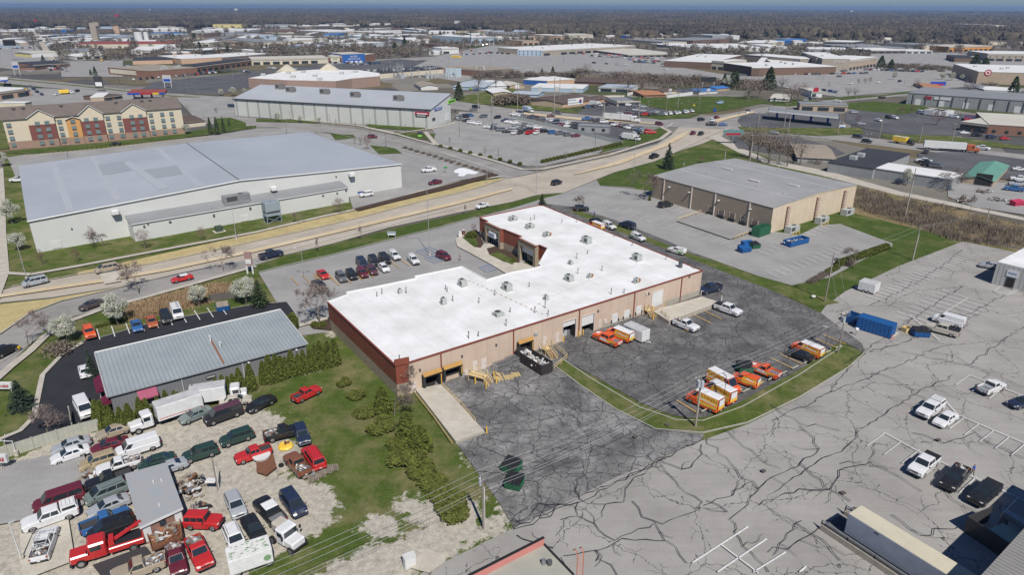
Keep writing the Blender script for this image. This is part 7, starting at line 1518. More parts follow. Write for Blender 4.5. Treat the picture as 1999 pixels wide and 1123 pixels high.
disc(None,(1905,163),.12,9.0,2.6,[(1,mr_),(.68,mw_),(.36,mr_)]);disc(None,(0,196),.86,5.0,1.8,[(1,mb_),(.7,my_)]);disc(None,(1583,190),.35,5.0,2.0,[(1,mr_)])
rt,L_,D,hm,s=FBO[(1768,203)]
for(u,w_,m)in((.18,.06,mr_),(.30,.14,m_boxw)):g=MB();g.box((-L_/2+u*L_,-.2*s,hm*.72),(w_*L_,.2,hm*.22),m);g.build('wall_sign',rt)
for k in range(9):g=MB();g.box((-L_/2+(k+.5)*L_/9,-.2*s,hm*.48),(.5,.4,hm*.95),mat('dark_pilaster',(.12,.13,.14),.7));g.build('pilaster',rt)
rt,L_,D,hm,s=FBO[(1878,358)];g=MB();g.box((L_*.18,-.15*s,2.2),(5,.1,4.4),m_inside);g.build('doorway',rt)
HG_=7.5;hall=empty('gabled_hall',(0,0,0),0,'pinkish brown hall with white flat roof and two small gables','building');Pq=[G2(p,HG_)for p in[(484,152),(556,139),(620,135),(700,136),(741,142),(741,148),(686,153),(655,158),(560,156)]]
g=MB();m_hp=uvmat('pink_brown_wall',(.36,.25,.20),.8,ribs=3,ribdark=.06)
for i in range(len(Pq)):wall(g,Pq[(i+1)%len(Pq)],Pq[i],0,HG_,m_hp)
g.build('wall',hall);g=MB();g.poly(Pq,HG_-.1,m_wroof);rf=g.build('roof',hall)
for(x,y)in((558,140),(640,137)):c=G(x,y,HG_);g=MB();g.add([c+Vector((-9,0,-.5)),c+Vector((9,0,-.5)),c+Vector((0,0,5.5)),c+Vector((-9,7,-.5)),c+Vector((9,7,-.5)),c+Vector((0,7,5.5))],[(0,1,2),(3,5,4),(0,2,5,3),(1,4,5,2)],WM('C'));g.build('gable',hall,axis=(1,0))
for(x,y)in((514,147),(563,143),(592,141),(615,149),(667,144),(624,156),(572,151),(694,141)):c=G(x,y,HG_);g=MB();g.cbox(c+Vector((0,0,.8)),(3.6,2.4,1.6),m_unit,.1);g.build('roof_unit',rf)
h0,h1_=G2((461,226)),G2((841,251));WF=Wall(h0,h1_);WF.n=WF.n if WF.n.y<0 else-WF.n;zf=WF.px(650,203)[1];nb=-WF.n;dpF=max(20,abs((G2((889,238))-h1_).dot(nb)));zb_=wallhit(h1_,h1_+nb*dpF,889,180)[1]
fit=empty('sports_hall',(0,0,0),0,'long white sports hall with blue grey sloping roof and rooftop units','building');e=WF.e;k0,k1=h0+nb*dpF,h1_+nb*dpF;g=MB();m_fw=uvmat('white_hall_wall',(.55,.555,.52),.6,c2=(.5,.51,.47),ns=.06,ribs=7.5,ribdark=.35)
wall(g,h0,h1_,0,zf,m_fw);wall(g,h1_,k1,0,(zf,zb_),m_arw);wall(g,k1,k0,0,zb_,m_arw);wall(g,k0,h0,0,(zb_,zf),m_arw);g.build('wall',fit,axis=tuple(e));g=MB();o_=WF.n*.6
g.add([lift(h0+o_-e*.6,zf),lift(h1_+o_+e*.6,zf),lift(k1+e*.6,zb_+.15),lift(k0-e*.6,zb_+.15)],[(0,1,2,3)],m_arr);rf=g.build('roof',fit,axis=tuple(nb));g=MB();g.tube([lift(h0+o_-e*.6,zf-.1),lift(h1_+o_+e*.6,zf-.1)],.3,m_fan);g.build('gutter',rf)
for i,(x,y)in enumerate(((532,168),(568,180),(650,183),(725,188),(823,192))):
 t=.35;c=h0+e*((x-470)/415*WF.L*.95)+nb*dpF*(.78,.62,.6,.5,.42)[i];z=zf+(zb_-zf)*(.78,.62,.6,.5,.42)[i];hvac((c.x,c.y,z),(5,2.6,2.6),WF.rz,f'rooftop unit on the white sports hall, {["leftmost", "second from left", "middle one", "second from right", "rightmost"][i]}','rooftop units on the sports hall',1,mat('weathered_unit',(.20,.19,.18),.7))
WG_=Wall(h1_,k1);WG_.n=WG_.n if WG_.n.x>0 else-WG_.n
for W_,r,m in((WF,(811,224,838,219),mr_),(WF,(812,227,834,224),mk_),(WG_,(848,216,862,208),mb_),(WG_,(874,203,888,192),mlime)):
 q=W_.rect(*r);g=MB();W_.slab(g,q,m,.2,.3);sg=g.build('wall_sign',fit);g=MB();W_.slab(g,(q[0]+(q[1]-q[0])*.12,q[1]-(q[1]-q[0])*.12,q[2]+(q[3]-q[2])*.35,q[3]-(q[3]-q[2])*.35),mw_ if m is not mlime else mk_,.4,.05);g.build('sign_writing',sg)
for r in((870,236,876,220),):g=MB();WG_.slab(g,WG_.rect(*r),m_wdoor,.1,.2);g.build('door',fit)
for r in((844,236,849,229),(887,219,890,214)):g=MB();WG_.slab(g,WG_.rect(*r),m_dglass,.1,.2);g.build('window',fit)
# hotel
m_hc=mat('cream_stucco',(.60,.53,.40),.85,c2=(.56,.49,.365));m_hm=mat('maroon_stucco',(.20,.075,.06),.85,c2=(.18,.065,.055));m_ho=mat('orange_stucco',(.58,.31,.11),.85,c2=(.53,.28,.10));m_hs=uvmat('hotel_stone',(.34,.23,.17),.9,c2=(.27,.17,.12),brick=(1.2,(.36,.28,.22)));m_hr=mat('brown_shingles',(.135,.11,.095),.9,c2=(.165,.135,.12),ns=.5)
A,B=G2((20,292)),G2((362,262));WH=Wall(A,B);WH.n=WH.n if WH.n.y<0 else-WH.n;nb=-WH.n;HE=WH.px(354,210)[1];HE=min(max(HE,11),15);hot=empty('hotel',(0,0,0),0,'four storey hotel in cream, maroon and orange with brown gabled roof','building');dH=17.0;hr=4.2
g=MB();C_,D_=B+nb*dH,A+nb*dH;wall(g,A,B,3.2,HE,m_hc);wall(g,B,C_,3.2,HE,m_hc);wall(g,C_,D_,0,HE,m_hc);wall(g,D_,A,3.2,HE,m_hc);m0,m1=(A+D_)/2,(B+C_)/2;g.add([lift(B,HE),lift(C_,HE),lift(m1,HE+hr)],[(0,1,2)],m_hc);g.add([lift(A,HE),lift(D_,HE),lift(m0,HE+hr)],[(0,1,2)],m_hc);g.build('wall',hot)
g=MB();wall(g,A+WH.n*.05,B+WH.n*.05,0,3.2,m_hs);wall(g,B+WH.n*.05,C_,0,3.2,m_hs);g.build('stone_base',hot,axis=tuple(WH.e));g=MB();e,n_=WH.e*.6,WH.n*.7
g.add([lift(A-e+n_,HE-.1),lift(B+e+n_,HE-.1),lift(m1+e,HE+hr+.2),lift(m0-e,HE+hr+.2),lift(C_+e-n_,HE-.1),lift(D_-e-n_,HE-.1)],[(0,1,2,3),(3,2,4,5)],m_hr);hrf=g.build('roof',hot)
for(xa,xb,m,ga)in((66,117,m_hm,1),(140,166,m_ho,.6),(167,212,m_hm,1.25),(250,296,m_hm,1)):
 u0=WH.px(xa,285)[0];u1=WH.px(xb,280)[0];pr=1.2+(.5 if m is m_ho else 0);top=HE if m is m_hm else HE-1.6;msp=top-2.9 if m is m_hm else top
 g=MB();
 for(z0,z1,mm)in((0,3.2,m_hs),(3.2,msp,m),(msp,top,m_hc)):
  if z1>z0:g.box(WH.at((u0+u1)/2,(z0+z1)/2,pr/2),(u1-u0,pr,z1-z0),mm,rz=WH.rz)
 gh=(u1-u0)*.33*ga;a,b,c=WH.at(u0-.3,top,pr+.01),WH.at(u1+.3,top,pr+.01),WH.at((u0+u1)/2,top+gh,pr+.01);g.add([a,b,c],[(0,1,2)],m_hc if m is m_hm else m_ho);g.build('gabled_bay',hot,axis=tuple(WH.e))
 g=MB();up=Vector((0,0,.15));bk=Vector((nb.x,nb.y,0))*8;o2=Vector((WH.n.x,WH.n.y,0))*.5;g.add([a+up+o2-Vector((0,0,.3)),c+up+o2,c+up+bk,a+up+bk,b+up+o2-Vector((0,0,.3)),b+up+bk],[(0,1,2,3),(1,4,5,2)],m_hr);g.tube([a+o2,c+o2+up,b+o2],.16,m_frame);g.build('bay_roof',hot)
for fl_ in range(4):
 for(x,pr)in((28,0),(84,1.2),(103,1.2),(128,0),(153,1.7),(180,1.2),(198,1.2),(222,0),(244,0),(268,1.2),(285,1.2),(306,0),(328,0),(346,0)):
  u=WH.px(x,285)[0];zc=1.9+fl_*(HE-1.5)/4;g=MB();g.box(WH.at(u,zc+.1,pr+.06),(1.8,.1,1.5),m_wingl,rz=WH.rz);w_=g.build('window',hot);g=MB();g.box(WH.at(u,zc-.85,pr+.12),(1.8,.2,.4),m_pipe,rz=WH.rz);g.build('air_unit',w_)
for x in(43,62,137,245,296,312):u=WH.px(x,280)[0];g=MB();g.cbox(WH.at(u,HE+hr-.7,-dH*.36),(1.2,1.2,1.0),m_pipe,.1);g.build('roof_vent',hrf)
def canopy(pl,z,label,mtop,medges,th=.9,posts=()):
 q=[G2(p,z)for p in pl];rt=empty('fuel_canopy',(0,0,0),0,label,'canopy');g=MB();g.prism(q,z-th,z,mtop);g.build('roof',rt);L_=(q[1]-q[0]).length;W_=Wall(q[0],q[1]);W_.n=W_.n if W_.n.y<0 else-W_.n
 for i,m in enumerate(medges):g=MB();a,b=i/len(medges),(i+1)/len(medges);g.box(W_.at((a+b)/2*L_,z-th/2,.08),(L_*(b-a),.15,th*.8),m,rz=W_.rz);g.build('fascia',rt)
 for(x,y)in posts:c=G(x,y);g=MB();g.box((c.x,c.y,(z-th)/2),(.9,.9,z-th),mb_ if posts[0][0]>1000 else m_pipe);g.build('post',rt)
 return rt
canopy([(1501,215),(1637,228),(1636,222),(1500,209)],5.6,'long blue grey canopy with white and purple edge at the petrol station',RMt('g'),[mw_],1.0,[(1516,230),(1548,234),(1582,238),(1615,241)]);canopy([(248,181),(322,180),(326,174),(258,174)],5.8,'colourful striped petrol canopy with reddish roof',RMt('r'),[mb_,mb_,mr_,mr_,my_,mb_],1.3,[(262,190),(278,191),(297,191),(318,189)]);canopy([(0,156),(15,155),(15,150),(0,150)],5.5,'blue edged petrol canopy at the left edge',RMt('w'),[mb_],1.2,[(10,162)])
# silos, masts, billboards, signs
def cylthing(name,x,y,ytop,r,m,label,cat,n=1,dx=0,r1=None):
 c=G(x,y);h=ztop((x,y),ytop);rt=MB();
 for i in range(n):rt.cyl((i*dx,0,0),(i*dx,0,h),r,m,r1=r1,n=14)
 return rt.build(name,loc=c,label=label,cat=cat)
ms=WM('W');cylthing('silo',272,82,62,6.5,ms,'fat white silo beside the tan warehouse, left','silo');cylthing('silo',287,81,62,4,ms,'slimmer white silo beside the tan warehouse, right','silo');cylthing('silo',226,65,51,4,WM('P'),'orange tan silo far away, left','silo');cylthing('silo',231,65,50,4,WM('P'),'orange tan silo far away, right','silo')
c=G(189,83);g=MB();g.box((0,0,16),(10,6,32),WM('S'));g.box((6,0,30),(8,4,6),WM('S'));g.build('concrete_plant',loc=c,label='tall grey conveyor tower of the concrete plant',cat='tower')
def mast(x,y,x1,y1,label,w_=.5):
 c=G(x,y);h=ztop((x,y),y1);g=MB()
 for dx in(-.7,.7):g.tube([Vector((dx,0,0)),Vector((dx*.3,0,h))],w_*.35,m_fan,3)
 for k in range(14):z=h*k/14;s_=.7*(1-.7*k/14);g.cyl((-s_,0,z),(s_*.9,0,z+h/14),w_*.2,m_fan,n=3,cap=False)
 rt=g.build('radio_mast',loc=c,label=label,cat='mast');return rt
mast(165,84,150,18,'tall lattice radio mast on the far left');mast(1437,45,1437,21,'white tipped mast in the far woods',.8);mast(1021,14.6,1021,9,'thin mast on the horizon',3);mast(919,84,919,48,'dark steel flag mast by the glass fronted dealership',.9)
for(x,y,yt,lb)in((462,30,16,'white water tower on the far horizon, left'),(1660,30,20,'white water tower on the far horizon, right'),(293,24,17,'small white water tank at the horizon')):
 c=G(x,y);h=ztop((x,y),yt);rt=empty('water_tower',c,0,lb,'water tower');g=MB();r_=h*.2;g.cyl((0,0,h*.72),(0,0,h),r_*1.3,ms,n=12);g.cyl((0,0,h*.6),(0,0,h*.72),r_*.3,ms,r1=r_*1.3,n=12);g.build('tank',rt);g=MB();g.cyl((0,0,0),(0,0,h*.66),r_*.25,ms,n=8);g.build('stem',rt)
def sign(x,y,yt,w_,hfr,m,label,two=False,name='pole_sign',m2=None,cat='sign',text=None,mt=None):
 c=G(x,y);h=ztop((x,y),yt);rt=empty(name,c,0,label,cat);g=MB();g.cbox((0,0,h*(1-hfr/2)),(w_,.5,h*hfr),m,.05);pn=g.build('sign_panel',rt)
 if m2:g=MB();g.box((0,-.27,h*(1-hfr*.7)),(w_*.8,.04,h*hfr*.35),m2);g.build('sign_band',pn)
 if text:W_=Wall((-w_/2,0),(w_/2,0));W_.n=Vector((0,-1));W_.rz=0;lettering(pn,text,W_,(w_*.12,w_*.88,h*(1-hfr*.75),h*(1-hfr*.3)),mt or mw_,off=.3)
 for dx in((-w_*.4,w_*.4)if two else(0,)):g=MB();g.cyl((dx,0,0),(dx,0,h*(1-hfr)+.1),.22 if h>5 else.07,m_steel if not two else m_boxw,n=8);g.build('post',rt)
 return rt
for a in[(35,147,120,6,.5,m_boxroof,'tall two legged sign with white and blue panels, left one',True,'pole_sign',mb_),(329,172,146,6.5,.55,m_boxroof,'tall two legged sign with red and white panels before the discount store',True,'pole_sign',mb_),(196,178,148,6,.75,m_scr2,'tall dark green topped sign by the station',False,'pole_sign',mw_),(27,118,77,14,.28,m_trim,'dark green backed billboard leaning over the left strip',False,'billboard'),(231,47,28,16,.2,mr_,'red sign high on a pole at the far woods',False),(72,52,38,9,.3,mr_,'red sign on the far left skyline',False),(892,56,40,14,.35,m_boxroof,'white billboard before the woods',False,'billboard'),(1382,172,150,11,.42,mk_,'dark billboard on a wooden post near the trees',True,'billboard'),(1830,170,159,12,.7,mb_,'blue and red billboard above the restaurant',True,'billboard',mr_),(1429,281,253,9,.42,mat('board_teal',(.12,.25,.25),.5),'roadside billboard with red and teal poster at the junction',False,'billboard',mr_),(1459,222,213,2.2,.9,m_scr2,'dark slim price sign by the junction',False,'pole_sign',mw_),(1643,252,244,3,.6,mw_,'white and blue number sign by the petrol canopy',False,'pole_sign',mb_),(1721,193,188,5,.8,mk_,'dark low sign beside the mall road',True),(199,120,113,3,.8,WM('B'),'brick sign tower with yellow cap',False,'pole_sign',my_),(820,270,257,2.4,.85,m_scr2,'blue green monument sign by the hall walkway',False,'monument_sign',mlime),(1395,219,212,1.5,.8,mb_,'blue portable sign on the lawn corner',False),(1354,213,204,1.2,.3,my_,'small yellow sign on the lawn',False,'road_sign'),(765,464,452,2.4,.6,m_ct,'pale blue real estate sign on the verge',True,'yard_sign',mw_),(36,686,675,.9,.5,my_,'yellow diamond warning sign by the frontage road',False,'road_sign',mk_),(1587,584,577,.8,.4,mw_,'small round white sign on the grass by the driveway',False,'road_sign'),(870,338,325,1.2,.25,mg_,'green street name sign at the side road',False,'road_sign'),(1670,656,640,.6,.25,mw_,'small white notice on a post at the grass corner',False,'road_sign')]:sign(*a)
o=sign(8,766,745,3.2,.65,m_frame,'low white monument sign with red letters by the frontage road',True,'monument_sign',None,'sign','JONES',mr_);o=sign(6,918,884,2.2,.5,m_frame,'white sign with red letters by the concrete fence',False,'yard_sign',None,'sign','SALVAGE',mr_);sign(489,535,491,1.6,.6,mat('rose_panel',(.35,.22,.20),.6),'tall two legged pinkish business sign beside the frontage road',True,'pole_sign',m_boxw)
# street and yard furniture
m_pole=mat('weathered_pole',(.22,.19,.155),.95,c2=(.28,.25,.21),ns=2);m_wire=mat('wire',(.30,.30,.30),.5);m_tran=mat('transformer_can',(.45,.48,.50),.5);m_galv=mat('lamp_post_metal',(.34,.35,.35),.5);m_bronze=mat('bronze_post',(.06,.05,.045),.6)
UPT={}
def upole(key,base,top,label,cross=0.0,cans=0,lamp=False,ang=0.0,r=.15):
 B=G(*base);T=Vector((*G2(top,0),0));h=ztop(base,top[1]);P1=G(top[0],top[1],h);rt=empty('utility_pole',B,ang,label,'utility pole');tp=Vector((0,0,h));UPT[key]=B+tp
 g=MB();g.cyl((0,0,0),tp,r,m_pole,r1=r*.7,n=8);g.build('pole',rt)
 if cross:g=MB();g.box((0,0,h-.35),(cross,.12,.12),m_pole);[g.cyl((x*cross/2*.9,0,h-.3),(x*cross/2*.9,0,h-.05),.05,m_boxw,n=6)for x in(-1,-.4,.4,1)];g.build('crossarm',rt)
 for k in range(cans):g=MB();an=2.2+k*1.2;c=Vector((math.cos(an)*.42,math.sin(an)*.42,h-1.9));g.cyl(c,c+Vector((0,0,1.0)),.24,m_tran,n=12);g.cyl(c+Vector((0,0,1)),c+Vector((0,0,1.2)),.06,m_boxw,n=6);g.build('transformer',rt)
 g=MB();g.cyl((.17,0,0),(.17,0,h*.75),.05,m_boxw,n=6);g.build('conduit',rt)
 return rt
upole('mid',(944,1034),(945,925),'wooden utility pole with one grey transformer at the end of the shrub row',0,1);upole('C',(1357,836),(1368,730),'wooden utility pole with three grey transformers by the wrapped vans',2.4,3,ang=.5)
upole('D',(1635,692),(1647,607),'wooden utility pole with crossarm and transformers on the grass corner',2.4,2,ang=.6);upole('E',(1610,590),(1638,491),'utility pole with crossarm on the grass bank by the driveway',2.4,0,ang=.6);upole('F',(1781,508),(1798,438),'slim utility pole at the end of the grass bank',0,0)
upole('G',(1766,425),(1796,326),'tallest leaning utility pole standing in the scrub strip',0,0);upole('H',(1921,448),(1936,403),'short utility pole with crossarm in the scrub strip',2.4);upole('Y',(426,958),(412,893),'leaning yard pole with white lamp box beside the shed',0,0,r=.12)
g=MB();p=UPT['Y'];g.cbox((0,0,0),(1.3,.9,.25),m_boxw,.06);g.build('floodlight',loc=p-Vector((.7,0,3.4)),label='square white floodlight panel hanging on the yard pole',cat='floodlight')
for i,(x,y,yt)in enumerate([(1463,320,262),(1412,330,285),(963,258,196),(934,243,183),(1081,230,150),(1092,205,148),(1178,236,190),(1246,240,186),(960,210,180),(1323,211,175),(1480,244,215),(1794,280,240),(1856,285,240),(1716,270,225),(1635,262,222),(1530,250,200),(1538,260,224),(865,232,196),(763,148,118),(775,150,122),(1010,232,160)]):
 upole('m%d'%i,(x,y),(x,yt),'bare wooden utility pole in the middle distance',2 if i%3==0 else 0,r=.2)
def wire(a,b,dz=0.0,off=0.0,sag=.9,r=.022,label='thin overhead wire between the near utility poles'):
 a,b=[(UPT[v]if isinstance(v,str)else v)+Vector((0,0,dz))for v in(a,b)];d=(b-a);n=Vector((-d.y,d.x,0)).normalized()*off;P=[]
 for k in range(17):t=k/16;P.append(a+d*t+n-Vector((0,0,sag*4*t*(1-t))))
 c=P[0].copy();g=MB();g.tube([p-c for p in P],r,m_wire,3);g.build('overhead_wire',loc=c,label=label,cat='wire',group='overhead wires along the pole line')
far_l=UPT['mid']+(UPT['mid']-UPT['C'])*1.25;far_l.z=8.5
for(dz,off)in((-.1,.9),(-.1,0),(-.1,-.9),(-1.9,.15),(-2.6,-.1)):
 for(a,b,w_)in(('C','mid','between the transformer pole and the shrub row pole'),('D','C','between the grass corner pole and the transformer pole'),('mid',far_l,'running from the shrub row pole to the bottom left')):wire(a,b,dz,off,label=f'{"upper" if dz > -1 else "lower"} overhead wire {w_}')
for off in(.8,-.8):wire('E','D',-.2,off,label='overhead wire between the grass corner pole and the bank pole');wire('F','E',-.2,off,label='overhead wire between the bank pole and the slim pole');wire('H','F',-.2,off*.6,label='overhead wire crossing to the scrub strip pole')
def lamp(base,top,label,arm=2.2,m=None,dirx=None,double=False,r=.09):
 B=G(*base);h=ztop(base,top);rt=empty('lamp_post',B,0,label,'lamp post');m=m or m_galv;g=MB();g.cyl((0,0,0),(0,0,h),r,m,r1=r*.6,n=8);g.build('post',rt);an=dirx if dirx is not None else 2.4
 for s in((1,-1)if double else(1,)):e=Vector((math.cos(an)*arm*s,math.sin(an)*arm*s,h+.25));g=MB();g.cyl((0,0,h-.1),e,.05,m,n=6);g.cbox(e,(.75,.32,.16),m_unit,.04,rz=an);g.build('lamp_head',rt)
 if r>.085 and base[1]>400:g=MB();g.cyl((0,0,0),(0,0,.8),.3,m_conc,n=12);g.build('concrete_base',rt)
 return rt
for b,t,lb,dx in(((53,547),472,'bent arm street lamp at the left sidewalk corner',2.6),((462,469),403,'street lamp before the arena annex',3.6),((839,499),369,'tallest street lamp rising by the maroon suv in the front lot',3.0),((951,358),306,'street lamp at the arena drive corner',3),((1047,378),292,'street lamp at the side drive mouth',3.3),((1237,333),272,'street lamp on the verge by the main road',3.3)):lamp(b,t,lb,3.2,dirx=dx)
for i,(x,y,yt)in enumerate([(595,551,486),(133,308,283),(560,262,240),(496,257,232),(567,236,218),(645,246,222),(717,249,229),(723,260,230),(792,265,243),(848,272,256),(897,268,226),(973,305,290),(1046,328,290),(754,288,262),(618,262,258),(398,233,178),(1161,300,255),(959,238,198),(1265,225,190),(1277,232,190),(1286,214,194),(1300,224,190),(1324,226,202),(1345,222,199),(1364,214,192),(1440,245,200),(1500,230,220),(1204,234,172),(1172,222,190),(1210,243,180),(1577,204,178),(1674,211,192),(1690,296,262),(1790,240,220),(1870,245,222),(1765,165,150),(1745,175,140),(1605,160,136),(1642,145,122),(1820,146,112),(1880,134,118),(1712,137,118),(1030,130,102),(1100,122,98),(957,135,108),(1005,136,110),(1176,120,94),(1250,140,115),(1290,145,118),(876,125,105),(828,118,98),(985,118,95),(362,186,148),(372,176,138),(210,173,145),(235,166,140),(232,178,160),(254,163,135),(120,158,128),(484,165,140),(455,152,130)]):
 lamp((x,y),yt,'slim dark parking lot lamp in the distance' if yt-y>-35 else 'tall pale lamp mast in the distance',1.2,m_bronze if i%3 else m_galv,dirx=i*.7,double=i%2==0,r=.08)
c=G(27,880);rt=lamp((33,890),858,'short white floodlight post behind the concrete fence',1.5,m_frame,3.4);c=G(43,1098);lamp((44,1098),1016,'blue based white flag post at the lower left',.3,m_frame,1.0)
lamp((1410,797),735,'slim rusty lamp pole beside the wrapped vans',.5,m_rust,2.0,r=.07);lamp((1606,700),640,'slim dark lamp pole beside the lone wrapped van',.6,m_bronze,2.6,r=.07)
def fence(P,h,m,label,name='fence',n=None,post=None,th=.08):
 q=pts(P);rt=empty(name,(0,0,0),0,label,'fence');g=MB()
 for a,b in zip(q[:-1],q[1:]):d=b-a;c=(a+b)/2;g.box((c.x,c.y,h/2+.06),(d.length,th,h),m,rz=math.atan2(d.y,d.x))
 g.build('panel',rt,axis=(1,0));a,b=q[0],q[-1];tot=sum((y-x).length for x,y in zip(q[:-1],q[1:]));n=n or min(60,int(tot/2.6))
 for k in range(n+1):
  s=tot*k/n
  for x,y in zip(q[:-1],q[1:]):
   L_=(y-x).length
   if s<=L_+.01:p=x+(y-x)*(s/L_);break
   s-=L_
  g=MB();g.box((p.x,p.y,h/2+.12),(.14,.14,h+.12),post or m);g.build('post',rt)
 return rt
m_cf=uvmat('concrete_fence_panel',(.42,.42,.35),.9,c2=(.36,.36,.30),ribs=.6,ribdark=.12)
fence([(-30,912),(0,899),(60,880),(136,856),(205,838)],1.9,m_cf,'pale concrete panel fence between the black drive and the salvage yard');fence([(1000,232),(1090,252),(1215,284)],2.0,mat('white_mesh',(.5,.52,.48),.7),'long white fence between the dealer lots',n=40);fence([(1302,192),(1352,185),(1322,178)],2.2,m_wdoor,'white board fence beside the brick house');fence([(1225,187),(1255,181)],2.2,m_wdoor,'white board fence behind the brick house')
fence([(1906,471),(1998,489),(2020,500)],.5,m_steel,'low steel guard rail at the back of the big lot','guard_rail')
fence([(410,590),(440,585),(462,583),(467,592)],1.6,mat('dark_board',(.12,.11,.10),.9),'dark board screen around the blue dumpster');fence([(143,838),(139,815)],1.8,m_cf,'short grey wooden gate beside the white van on the black drive','gate',n=1)
m_dg=mat('dumpster_green',(.03,.14,.07),.6,c2=(.02,.10,.05),ns=2);m_db=mat('dumpster_blue',(.01,.10,.30),.6,c2=(.015,.08,.24),ns=2);m_dblk=mat('rolloff_black',(.025,.025,.028),.7,c2=(.05,.04,.035),ns=2)
def dumpster(a,b,label,m,W_=1.9,hh=1.5,lid=m_trim,z=.8):
 c,rz=place(a,b,z);L_=(G2(b,z)-G2(a,z)).length;rt=empty('dumpster',(c.x,c.y,.1),rz,label,'dumpster');g=MB();hl=L_/2;w_=W_/2
 g.add([(-hl,-w_,.1),(hl,-w_,.1),(hl,w_,.1),(-hl,w_,.1),(-hl-.05,-w_-.2,hh*.75),(hl+.05,-w_-.2,hh*.75),(hl+.05,w_,hh),(-hl-.05,w_,hh)],[(0,3,2,1),(0,1,5,4),(1,2,6,5),(2,3,7,6),(3,0,4,7)],m);[g.box((x*hl*.9,-w_-.1,.8),(.1,.12,.8),m)for x in(-1,-.3,.3,1)];g.build('bin',rt)
 for x in(-1,1):g=MB();g.add([(x*hl*.02,-w_-.22,hh*.77),(x*hl,-w_-.22,hh*.77),(x*hl,w_+.03,hh+.05),(x*hl*.02,w_+.03,hh+.05)],[(0,1,2,3)],lid);g.build('lid',rt)
 for x in(-1,1):g=MB();g.box((x*(hl+.1),0,.85),(.15,1.2,.2),m);g.build('fork_pocket',rt)
dumpster((985,905),(1013,915),'green dumpster with black lids, upper one of the pair by the lawn edge',m_dg);dumpster((990,938),(1019,945),'green dumpster with black lids, lower one of the pair by the lawn edge',m_dg);dumpster((1440,718),(1468,717),'green dumpster between the orange pickup and small van',m_dg)
dumpster((1782,648),(1812,650),'blue dumpster with dark sloping lid by the beige pickup',m_db);dumpster((423,601),(446,597),'open blue dumpster in the board screen',m_db,lid=m_wood);dumpster((1444,488),(1462,485),'blue dumpster with blue lid by the warehouse, front one',m_db,lid=m_db);dumpster((1450,478),(1470,476),'blue dumpster behind the front one by the warehouse',m_db,lid=m_db);dumpster((1465,480),(1480,478),'black and green dumpster in the warehouse corner',m_dg)
dumpster((695,376),(706,375),'blue waste barrels crate beside the white suv at the arena',m_db,W_=1.4,hh=1.3,lid=m_db);dumpster((1976,398),(1995,396),'small pink red shed shaped bin by the green roofed garage',mat('pink_bin',(.5,.04,.10),.6),hh=1.8,lid=mat('pink_bin',(.5,.04,.10),.6))
def rolloff(a,b,label,m,W_=2.4,hh=1.9,junk=0,covered=False,z=1.0):
 c,rz=place(a,b,z);L_=(G2(b,z)-G2(a,z)).length;rt=empty('roll_off_container',(c.x,c.y,.1),rz,label,'container');hl=L_/2;w_=W_/2;g=MB()
 for y in(-w_,w_):g.box((0,y,hh/2+.15),(L_,.08,hh),m);[g.box((-hl+(k+.5)*L_/9,y*1.03,hh/2+.15),(.12,.12,hh*.92),m)for k in range(9)]
 for x in(-hl,hl):g.box((x,0,hh/2+.15),(.08,W_,hh),m)
 g.build('side',rt);g=MB();g.box((0,0,hh+.0 if covered else.25),(L_-.05,W_-.05,.1),m if covered else m_rust);[g.box((-hl+(k+.5)*L_/12,0,hh+.1),(.15,W_,.08),m)for k in range(12 if covered else 0)];g.build('cover' if covered else 'floor',rt);rr=random.Random(9)
 if junk:g=MB();[g.box((rr.uniform(-hl+.4,hl-.4),rr.uniform(-w_+.35,w_-.35),rr.uniform(.7,hh*.85)),(rr.uniform(.3,1.3),rr.uniform(.15,.7),rr.uniform(.05,.3)),rr.choice([m_boxw,m_steel,m_boxroof,m_wood,m_unit]),rz=rr.uniform(0,3.1),ry=rr.uniform(-.5,.5))for _ in range(junk)];g.build('scrap_load',rt)
rolloff((1017,690),(1068,722),'black roll off container full of scrap metal at the dock',m_dblk,junk=90);rolloff((1536,475),(1572,466),'blue open roll off container beside the warehouse condensers',m_db,hh=1.4,junk=30);rolloff((1678,625),(1745,645),'long ribbed blue compactor container on a concrete pad',m_db,hh=2.5,covered=True,z=1.6);rolloff((1654,617),(1674,624),'short blue compactor hopper at the end of the long container',m_db,hh=1.6,z=1.0);rolloff((1475,455),(1497,447),'green ribbed compactor at the warehouse corner',m_dg,hh=2.4,covered=True,z=1.2)
def stair(px_top,px_bot,zt,label,land=1.6,W_=1.1):
 a,b=G2(px_top,zt),G2(px_bot,0.0);d=b-a;L_=d.length;rz=math.atan2(d.y,d.x);rt=empty('loading_stair',(a.x,a.y,0),rz,label,'stair');n=7;g=MB();[g.box((L_*(k+.5)/n,0,zt*(1-(k+.5)/n)),(L_/n*.95,W_,.05),m_step)for k in range(n)];g.build('steps',rt)
 g=MB();g.box((-land/2,0,zt-.05),(land,W_+.3,.1),m_rail);g.build('landing',rt)
 for y in(-W_/2,W_/2):
  g=MB();g.tube([Vector((-land,y,zt+1)),Vector((0,y,zt+1)),Vector((L_,y,1.0)),Vector((L_,y,0))],.045,m_rail);g.tube([Vector((-land,y,zt+.5)),Vector((0,y,zt+.5)),Vector((L_,y,.5))],.035,m_rail);g.tube([Vector((0,y,zt)),Vector((L_,y,.05))],.08,m_rail)
  for x in(-land,0):g.cyl((x,y,0),(x,y,zt+1),.06,m_rail,n=6)
  g.build('rail',rt)
stair((948,736),(958,752),1.3,'cream yellow loading stair with brown steps below the two rear doors',3.0);stair((1070,682),(1084,703),1.2,'cream yellow loading stair beside the scrap container',1.2);stair((1268,606),(1277,622),1.2,'cream yellow stair up to the raised dock',.8)
